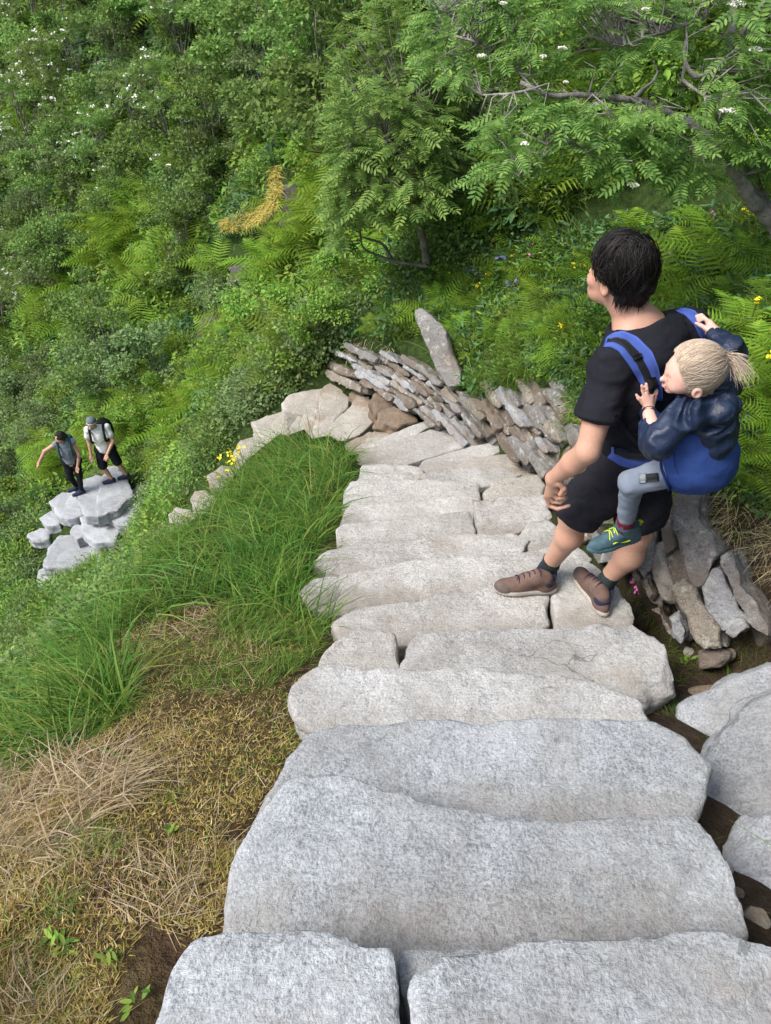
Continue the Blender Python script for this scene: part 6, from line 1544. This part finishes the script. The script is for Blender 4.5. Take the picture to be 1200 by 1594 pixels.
cbody.cone(celR, cwr2, .028, .020, .01); hand(cbody, cwr2, None, fg, [P_(1100, 512, 2.43), P_(1090, 506, 2.44), P_(1083, 503, 2.455)], .0060, .020)
ckL, caL = P_(984, 750, 2.52), P_(974, 812, 2.74); ckR = hipR + rh * .11 + np.array((-.08, .10, .02)); caR = ckR + np.array((.02, .04, -.22))
cbody.chain([cb, ckL, caL], [.045, .028, .020], .01).chain([cb, ckR, caR], [.045, .028, .020], .01)
kidp = root_mesh('person', cbody, SKC, CB)
tag(kidp, 'blond toddler in navy rain jacket and small ponytail riding on the man\'s back', 'person')
# face details
def arc(c, ax, pts, r, mat, name, par):
    V, F = tube(smooth_path([c + np.array(p) @ np.array(ax) for p in pts], 4), [r] * ((len(pts) - 1) * 4 + 1), 5); mesh_at(name, V, F, mat, par)
LIP = plain('lip', (.66, .30, .28), .45, .1); LASH = plain('lash', (.10, .06, .04), .8, .1); BROW = plain('brow', (.42, .30, .2), .8, .1)
for s in (-1, 1):
    arc(ch, ac, [(.0735, s * .0157, -.0157), (.0762, s * .0245, -.0187), (.070, s * .0357, -.0157)], .0011, LASH, 'eyelash', kidp)
    arc(ch, ac, [(.0767, s * .014, .0035), (.075, s * .0252, .007), (.068, s * .0374, .0026)], .0012, BROW, 'eyebrow', kidp)
for dz in (-.0483, -.0544):
    arc(ch, ac, [(.0767, -.013, dz), (.084, 0, dz), (.0767, .013, dz)], (.0021), LIP, 'lip', kidp)
# jacket
jk = Vol((.78, 1.6, -1.68), (1.40, 2.44, -1.05), .0045)
jk.chain([cn - (0, 0, .01), ct, cb], [.074, .092, .095], .04).chain([cshL, celL], [.050, .054], .03).chain([cshR, celR, P_(1113, 524, 2.43)], [.050, .046, .034], .02)
wr_ = cwrL + nrm(celL - cwrL) * .022; jk.chain([celL, (celL + wr_) / 2, wr_], [.052, .045, .030], .02)
jk.chain([cshL, cn], [.056, .06], .03).chain([cshR, cn], [.05, .06], .03)
# hood bunched behind the neck
jk.cone(P_(1068, 622, 2.26), P_(1120, 640, 2.22), .030, .045, .02).cone(P_(1120, 640, 2.22), P_(1136, 605, 2.28), .045, .036, .02).ell(P_(1128, 628, 2.24), (.05, .045, .05), None, .02)
jk.ell(ch - ac[2] * .01, (.084, .074, .080), ac, .006, 'cut')
jk.cone(wr_, cwrL * 1.6 - wr_ * .6, .024, .03, .003, 'cut')
jk.warp(lambda p: .022 * np.abs(vnoise(p * 15 + 3 * vnoise(p * 5, 3)[:, None], 4)) - .004).warp(lambda p: .008 * np.abs(vnoise(p * 34, 14)))
jk.plane_cut(P_(1085, 735, 2.45), (0, -.2, -1.))
jacket = vchild('jacket', jk, NAVY, kidp, 1)
V, F = tube([cwrL + nrm(celL - cwrL) * .020 + 0 * cwrL, cwrL + nrm(celL - cwrL) * .012], [.026, .0255], 14); mesh_at('cuff', V, F, NAVY, kidp)
# legs, socks, shoes of the child
lg = Vol((.78, 1.78, -1.98), (1.40, 2.35, -1.5), .0045)
lg.chain([cb, ckL, caL], [.064, .042, .031], .02).chain([cb, ckR, caR], [.064, .042, .031], .02)
for kn, an in ((ckL, caL), (ckR, caR)): lg.plane_cut(an + nrm(an - kn) * .005, (an - kn) * (0, 0, 1) + 1e-6) if False else None
lg.warp(wrinkle(.0035, (16, 16, 30), 24)).warp(lambda p: .003 * np.sin(90 * p[:, 2] + 4 * vnoise(p * 12, 5)) * (np.abs(p[:, 2] - ckL[2]) < .05))
vchild('leggings', lg, LEGG, kidp)
for kn, an, side in ((ckL, caL, 0), (ckR, caR, 1)):
    dl = nrm(an - kn); s_ = Vol(an - .12, an + .12, .004); s_.cone(an - dl * .05, an + dl * .05, .034, .031, .01).plane_cut(an - dl * .030, -dl); vchild('sock', s_, MAR, kidp)
    if side == 0: he, to = P_(991, 838, 2.86), P_(918, 852, 2.80)
    else: he = an + np.array((.03, -.03, -.075)); to = he + np.array((-.13, .12, 0))
    to = np.array((to[0], to[1], he[2] - .004)); b, uc = boot(he, to, an + dl * .03, kidp, TEAL, TEAL, TEAL, child=True, W=1.05)
    k = np.linalg.norm((to - he)[:2]) / .30; sg = 1 if (np.cross((0, 0, 1), nrm(to - he)) @ np.array((0, -1, 0))) > 0 else -1
    V, F = tube(smooth_path([uc(.19, sg * .044, .055), uc(.16, sg * .043, .062), uc(.12, sg * .042, .045), uc(.08, sg * .043, .05)], 3), [.0035] * 10, 5); kid(b, link('trim', mesh_np('trim', V - np.array(kidp.location), F, True), LIME))
    V, F = tube([uc(.012, 0, .10), uc(.0, 0, .13), uc(.02, 0, .14)], [.006, .006, .005], 5); kid(b, link('heel_loop', mesh_np('heel_loop', V - np.array(kidp.location), F, True), LIME))
# blond hair drawn back into a ponytail
hc2 = ch - fc * .007 + ac[2] * .007; hr2 = np.array((.080, .071, .077))
cap2, c2v = hair_cap('hair', hc2, hr2, ac, [(ch + fc * .044 + ac[2] * .02, fc * .90 - ac[2] * .42), (ch - ac[2] * .054, -ac[2])], HBL, kidp, amp=.002, h=.004)
tie = P_(1130, 556, 2.20); tq_ = ac @ (tie - hc2) / hr2; tq_ = tq_ / np.linalg.norm(tq_)
flow2 = lambda p: (tq_ - p * (p @ tq_)) + .05
keep2 = lambda q: (q[0] < .56 + .40 * q[2]) and q[2] > -.62 and q @ tq_ < .97
V, F = locks(hc2, hr2 * 1.005, ac, 6500, .10, .0017, flow2, rgh, keep2, .0022, 8); kid(cap2, link('strands', mesh_np('strands', V - np.array(kidp.location), F, True), HBL))
n_ = 420; bb = tie + rgh.normal(size=(n_, 3)) * .007; dd_ = nrm(P_(1150, 560, 2.17) - tie) + rgh.normal(size=(n_, 3)) * .28
V, F = strips(bb, dd_, rgh.uniform(.035, .065, n_), np.full(n_, .0028), rgh.uniform(.3, 1.3, n_), 6, rgh); kid(cap2, link('ponytail', mesh_np('ponytail', V - np.array(kidp.location), F), HBL))
n_ = 26; bb = ch + (np.array((-.018, -.068, -.026))) @ ac + rgh.normal(size=(n_, 3)) * .012; V, F = strips(bb, np.tile(-ac[2], (n_, 1)) + rgh.normal(size=(n_, 3)) * .25, rgh.uniform(.03, .05, n_), np.full(n_, .0016), rgh.uniform(0, .6, n_), 5, rgh); kid(cap2, link('wisp', mesh_np('wisp', V - np.array(kidp.location), F), HBL))
n_ = 30; ang = np.linspace(0, 6.28, 25); tv = nrm(P_(1150, 560, 2.17) - tie); ta = axes(tv)
V, F = tube([tie + (ta[1] * math.cos(a) + ta[2] * math.sin(a)) * .012 for a in ang], [.0045] * 25, 6); mesh_at('hair_tie', V, F, PLAS, kidp)
# ------------------------------------------------------------------ the carrier
CB2 = P_(1060, 700, 2.45); carr = tag(empty('child_carrier', tuple(CB2)), 'blue soft child carrier worn on the man\'s back, holding the toddler', 'carrier')
pan = Vol((.78, 1.55, -1.75), (1.42, 2.45, -1.15), .005)
pan.cone(P_(1076, 668, 2.36), P_(1073, 708, 2.42), .114, .128, .03).cone(P_(1088, 712, 2.44), P_(1030, 715, 2.66), .125, .10, .03).cone(P_(1082, 674, 2.4), P_(1104, 650, 2.5), .09, .07, .03)
pan.warp(wrinkle(.004, (8, 8, 14), 33)).warp(lambda p: .0025 * np.sin(60 * (p @ nrm((.3, .2, 1))) + 4 * vnoise(p * 5, 5)))
# left side opening along a line in space from (1022,760) up to (1022,650); upper rim sloping from (1145,640) to (1015,700)
a_, b_, c_ = P_(1046, 768, 2.5), P_(1024, 690, 2.35), P_(1040, 730, 2.75); n1 = nrm(np.cross(b_ - a_, c_ - a_)); n1 = n1 if n1[0] < 0 else -n1; pan.plane_cut(a_ * .5 + b_ * .5, n1)
a_, b_, c_ = P_(1150, 628, 2.3), P_(1020, 690, 2.35), P_(1085, 640, 2.75); n2 = nrm(np.cross(b_ - a_, c_ - a_)); n2 = n2 if n2[2] > 0 else -n2; pan.plane_cut((a_ + b_) / 2, n2)
panel = vchild('seat_panel', pan, BLU, carr)
blt = Vol((.68, 1.95, -1.80), (1.30, 2.55, -1.56), .005)
wc_ = H_ + np.array((0, 0, .07)); blt.ell(wc_, (.188, .150, .15), At, .01)
blt.plane_cut(wc_ + (0, 0, .035), (0, 0, 1)); blt.plane_cut(wc_ - (0, 0, .05), (0, 0, -1)); blt.warp(wrinkle(.003, (14, 14, 30), 6)); vchild('waist_belt', blt, BLUL, carr)
vo_ = [tee, blt]
sb = band('shoulder_strap', [tee], [(939, 541), (950, 540), (963, 547), (980, 570), (992, 590), (1000, 605), (1008, 622)], [(943, 524), (956, 517), (970, 514), (992, 524), (1015, 547), (1025, 572), (1031, 600), (1032, 624)], 28, 9, .004, .009, BLUL, carr)
band('webbing', [tee], [(944, 533), (956, 532), (970, 539), (987, 560), (1000, 584), (1008, 606), (1013, 618)], [(946, 527), (960, 524), (976, 529), (996, 549), (1010, 575), (1018, 598), (1023, 616)], 24, 5, .014, .004, WEB, carr)
band('buckle', [tee], [(1005, 588), (1012, 606)], [(1021, 587), (1026, 602)], 5, 5, .020, .008, PLAS, carr)
band('buckle', [tee], [(984, 556), (987, 562)], [(998, 549), (1001, 556)], 4, 4, .018, .006, PLAS, carr)
band('shoulder_strap', [tee], [(1050, 484), (1066, 490), (1080, 506), (1092, 530), (1096, 560)], [(1062, 478), (1080, 482), (1096, 498), (1108, 524), (1112, 556)], 16, 7, .006, .009, BLUL, carr)
band('belt_webbing', [blt, tee], [(955, 695), (975, 703), (1000, 706), (1020, 704)], [(956, 706), (975, 714), (1000, 717), (1020, 714)], 14, 4, .008, .004, WEB, carr)
band('side_strap', [tee, blt], [(957, 648), (966, 664), (978, 680), (992, 698)], [(962, 645), (972, 661), (984, 677), (998, 695)], 12, 3, .006, .003, WEB, carr)
band('hem', [pan], [(1025, 700), (1027, 730), (1040, 765)], [(1030, 699), (1032, 729), (1045, 762)], 14, 3, .003, .003, BLUD, carr)
band('seam', [pan], [(1046, 690), (1050, 725), (1066, 766)], [(1048, 689), (1052, 724), (1068, 765)], 14, 3, .001, .002, BLUD, carr)
band('leg_strap', [lg], [(1004, 738), (1012, 737), (1024, 736)], [(1005, 750), (1013, 750), (1025, 749)], 8, 4, .006, .004, WEB, carr)
band('leg_buckle', [lg], [(994, 737), (1005, 736)], [(995, 752), (1006, 751)], 5, 5, .007, .006, plain('grey_buckle', (.2, .22, .25), .5, .1), carr)
# ------------------------------------------------------------------ the two hikers below
def ph_(p): return p[2]
def hiker(base, J, shirt, legs_, skin_h, hair, label, pack, seed):
    base = np.array(base); q = {k: base + np.array(v, float) * (.93 if seed == 41 else 1) for k, v in J.items() if isinstance(v, tuple)}
    v = Vol(base + (-.75, -.5, -.05), base + (.6, .55, 1.85), .011)
    sc_ = (q['shl'] + q['shr']) / 2; hp_ = (q['hl'] + q['hr']) / 2; rt_ = nrm(q['shr'] - q['shl']); fr_ = nrm(np.cross((0, 0, 1), rt_)); A_ = np.stack([rt_, fr_, (0, 0, 1.)]); s = J.get('s', 1)
    v.ell(sc_ - (0, 0, .14), (.155, .105, .20), A_, .03).cone(sc_ - (0, 0, .22), hp_, .12, .13, .04)
    v.cone(sc_, q['head'] - (0, 0, .06), .05, .05, .02).ell(q['head'], (.082, .088, .115), A_, .02)
    fd = nrm(q['face']- base if False else J['face']); v.cone(q['head'] + fd * .085 - (0, 0, .01), q['head'] + fd * .105 - (0, 0, .035), .010, .015, .01)
    for a, b, c in (('shl', 'ell', 'wl'), ('shr', 'elr', 'wr')):
        v.chain([q[a], q[b], q[c]], [.050, .040, .027], .02); d = nrm(q[c] - q[b]); ax_ = axes(d)
        for i in range(4): v.chain([q[c] + d * .06 + ax_[1] * (.021 * (i - 1.5)), q[c] + d * (.12 - .008 * abs(i - 1.5)) + ax_[1] * (.026 * (i - 1.5)), q[c] + d * .15 + ax_[1] * (.024 * (i - 1.5)) - (0, 0, .02)], [.013, .011, .009], .004)
        v.cone(q[c], q[c] + d * .07, .027, .030, .01).cone(q[c] + d * .02, q[c] + d * .08 + ax_[1] * .055, .014, .010, .006)
    for a, b, c in (('hl', 'kl', 'al'), ('hr', 'kr', 'ar')): v.chain([q[a], q[b], q[c]], [.085, .058, .038], .03)
    o = root_mesh('person', v, SK, base); tag(o, label, 'person')
    t = Vol(base + (-.75, -.5, .5), base + (.6, .55, 1.7), .011); t.ell(sc_ - (0, 0, .15), (.175, .125, .21), A_, .03).cone(sc_ - (0, 0, .22), hp_ + (0, 0, .04), .14, .15, .05).cone(sc_ - (0, 0, .03), sc_, .09, .075, .04)
    t.cone(q['shl'], q['shr'], .07, .07, .05)
    if J['sleeve'] > 0:
        for a, b in (('shl', 'ell'), ('shr', 'elr')): t.cone(q[a], q[a] + (q[b] - q[a]) * J['sleeve'], .065, .072, .03)
    t.plane_cut(hp_ - (0, 0, .03), (0, 0, -1)); t.warp(wrinkle(.008, (8, 8, 14), seed)); vchild('top', t, shirt, o)
    g = Vol(base + (-.5, -.5, -.05), base + (.6, .55, 1.2), .011); g.cone(q['hl'], q['hr'], .125, .125, .03)
    for a, b, c in (('hl', 'kl', 'al'), ('hr', 'kr', 'ar')):
        if J['legs'] == 'long': g.chain([q[a], q[b], q[c]], [.10, .066, .046], .03)
        else: g.chain([q[a], q[a] + (q[b] - q[a]) * .9], [.11, .10], .03)
    g.warp(wrinkle(.006, (8, 8, 14), seed + 1)); vchild('leggings' if J['legs'] == 'long' else 'shorts', g, legs_, o)
    for a in ('al', 'ar'):
        f_ = nrm(np.array(J['foot']) * (1, 1, 0)); s_ = Vol(q[a] - .3, q[a] + .3, .01); z = (0, 0, -.05)
        s_.chain([q[a] - (0, 0, .02), q[a] + z + f_ * .06, q[a] + f_ * .17 - (0, 0, .06)], [.05, .048, .040], .02).cone(q[a] - f_ * .03 - (0, 0, .045), q[a], .045, .045, .02); s_.plane_cut(q[a] - (0, 0, .092), (0, 0, -1)); vchild('shoe', s_, NVB, o)
    h = Vol(q['head'] - .2, q['head'] + .2, .009)
    if hair[1] == 'cap': h.ell(q['head'] + (0, 0, .035), (.098, .104, .095), A_, .01); h.plane_cut(q['head'] + fd * .02 + (0, 0, .01), (0, 0, -1.)); vchild('bandana', h, hair[0], o); h2 = Vol(q['head'] - .2, q['head'] + .2, .009); h2.ell(q['head'] + (0, 0, .02), (.100, .106, .06), A_, .01).plane_cut(q['head'] + (0, 0, .035), (0, 0, 1)); h2.plane_cut(q['head'] + (0, 0, .0), (0, 0, -1)); vchild('headband', h2, M_FLOW, o); h3 = Vol(q['head'] - .2, q['head'] + .2, .009); h3.ell(q['head'] + fd * .062 - (0, 0, .075), (.045, .045, .05), A_, .01); vchild('beard', h3, plain('grey_beard', (.45, .43, .41), .9, .2, 60), o)
    else: h.ell(q['head'] + (0, 0, .028) - fd * .028, (.100, .104, .108), A_, .01).cone(q['head'] - fd * .10, q['head'] - fd * .13 - (0, 0, .06), .045, .035, .02).warp(wrinkle(.01, (20, 20, 20), 2)); vchild('hair', h, hair[0], o)
    if pack:
        pm, pw, ph = pack; b = Vol(base + (-.75, -.6, .6), base + (.7, .6, 1.7), .012); bk = sc_ - fr_ * .20 * J['side'] + rt_ * (.10 if ph_(pack) > .25 else .03); b.ell(bk - (0, 0, .18), (pw, .12, ph), A_, .02).ell(bk - (0, 0, .06) - fr_ * .02 * J['side'], (pw * .85, .11, .1), A_, .05).warp(wrinkle(.012, (9, 9, 12), 7))
        p0 = empty('backpack', tuple(bk)); tag(p0, label='dark ' + ('large rucksack on the back of the man in white' if ph > .25 else 'small daypack on the woman\'s back'), cat='backpack')
        V, F = b.mesh('x'); mesh_at('bag', V, F, pm, p0)
        for k_, sg in (('shl', 1), ('shr', -1)):
            c = q[k_] * .72 + sc_ * .28; V, F = tube(smooth_path([bk + (c - sc_) * .8, c + (0, 0, .085), c + fr_ * .14 * J['side'] - (0, 0, .06), c + fr_ * .13 * J['side'] - (0, 0, .24), bk - (0, 0, .3) + (c - sc_)], 4), [.024] * 17, 6); mesh_at('strap', V, F, pm, p0)
    return o
bw = at_z(128, 762, -10.0); bm = at_z(180, 750, -9.95)
hiker(bw, dict(head=(-.06, -.05, 1.47), face=(-.8, -.5, -.3), shl=(-.20, -.04, 1.30), shr=(.13, .05, 1.30), ell=(-.42, -.16, 1.20), wl=(-.56, -.24, 1.00), elr=(.22, -.02, 1.02), wr=(.16, -.12, .80),
               hl=(-.10, 0, .82), hr=(.07, .03, .82), kl=(-.13, -.08, .44), kr=(.06, -.03, .44), al=(-.10, .0, .10), ar=(.04, -.12, .08), sleeve=0, legs='long', foot=(-.8, -.5, 0), side=-1),
      fabric('grey_tank_top', (.22, .25, .30)), BLK, SK, (HDK, 'hair'), 'woman in grey tank top and black leggings stretching her arm out on the lower stair', (plain('teal_pack', (.03, .09, .12), .7, .3), .12, .2), 41)
hiker(bm, dict(head=(-.08, -.05, 1.55), face=(-.6, -.75, -.25), shl=(-.22, -.03, 1.36), shr=(.14, .05, 1.37), ell=(-.27, -.03, 1.08), wl=(-.25, -.16, .86), elr=(.23, -.05, 1.10), wr=(.13, -.22, .93),
               hl=(-.10, 0, .86), hr=(.08, .04, .86), kl=(-.12, -.10, .48), kr=(.14, .06, .46), al=(-.05, -.02, .10), ar=(.22, .12, .10), sleeve=.55, legs='short', foot=(-.85, -.3, 0), side=-1),
      fabric('white_shirt', (.78, .79, .80)), BLK, SK, (plain('grey_cloth', (.14, .17, .2), .9, .4, 40), 'cap'), 'man in white T-shirt and shorts with bandana and black rucksack on the lower stair', (fabric('black_pack', (.012, .014, .014)), .16, .30), 42)
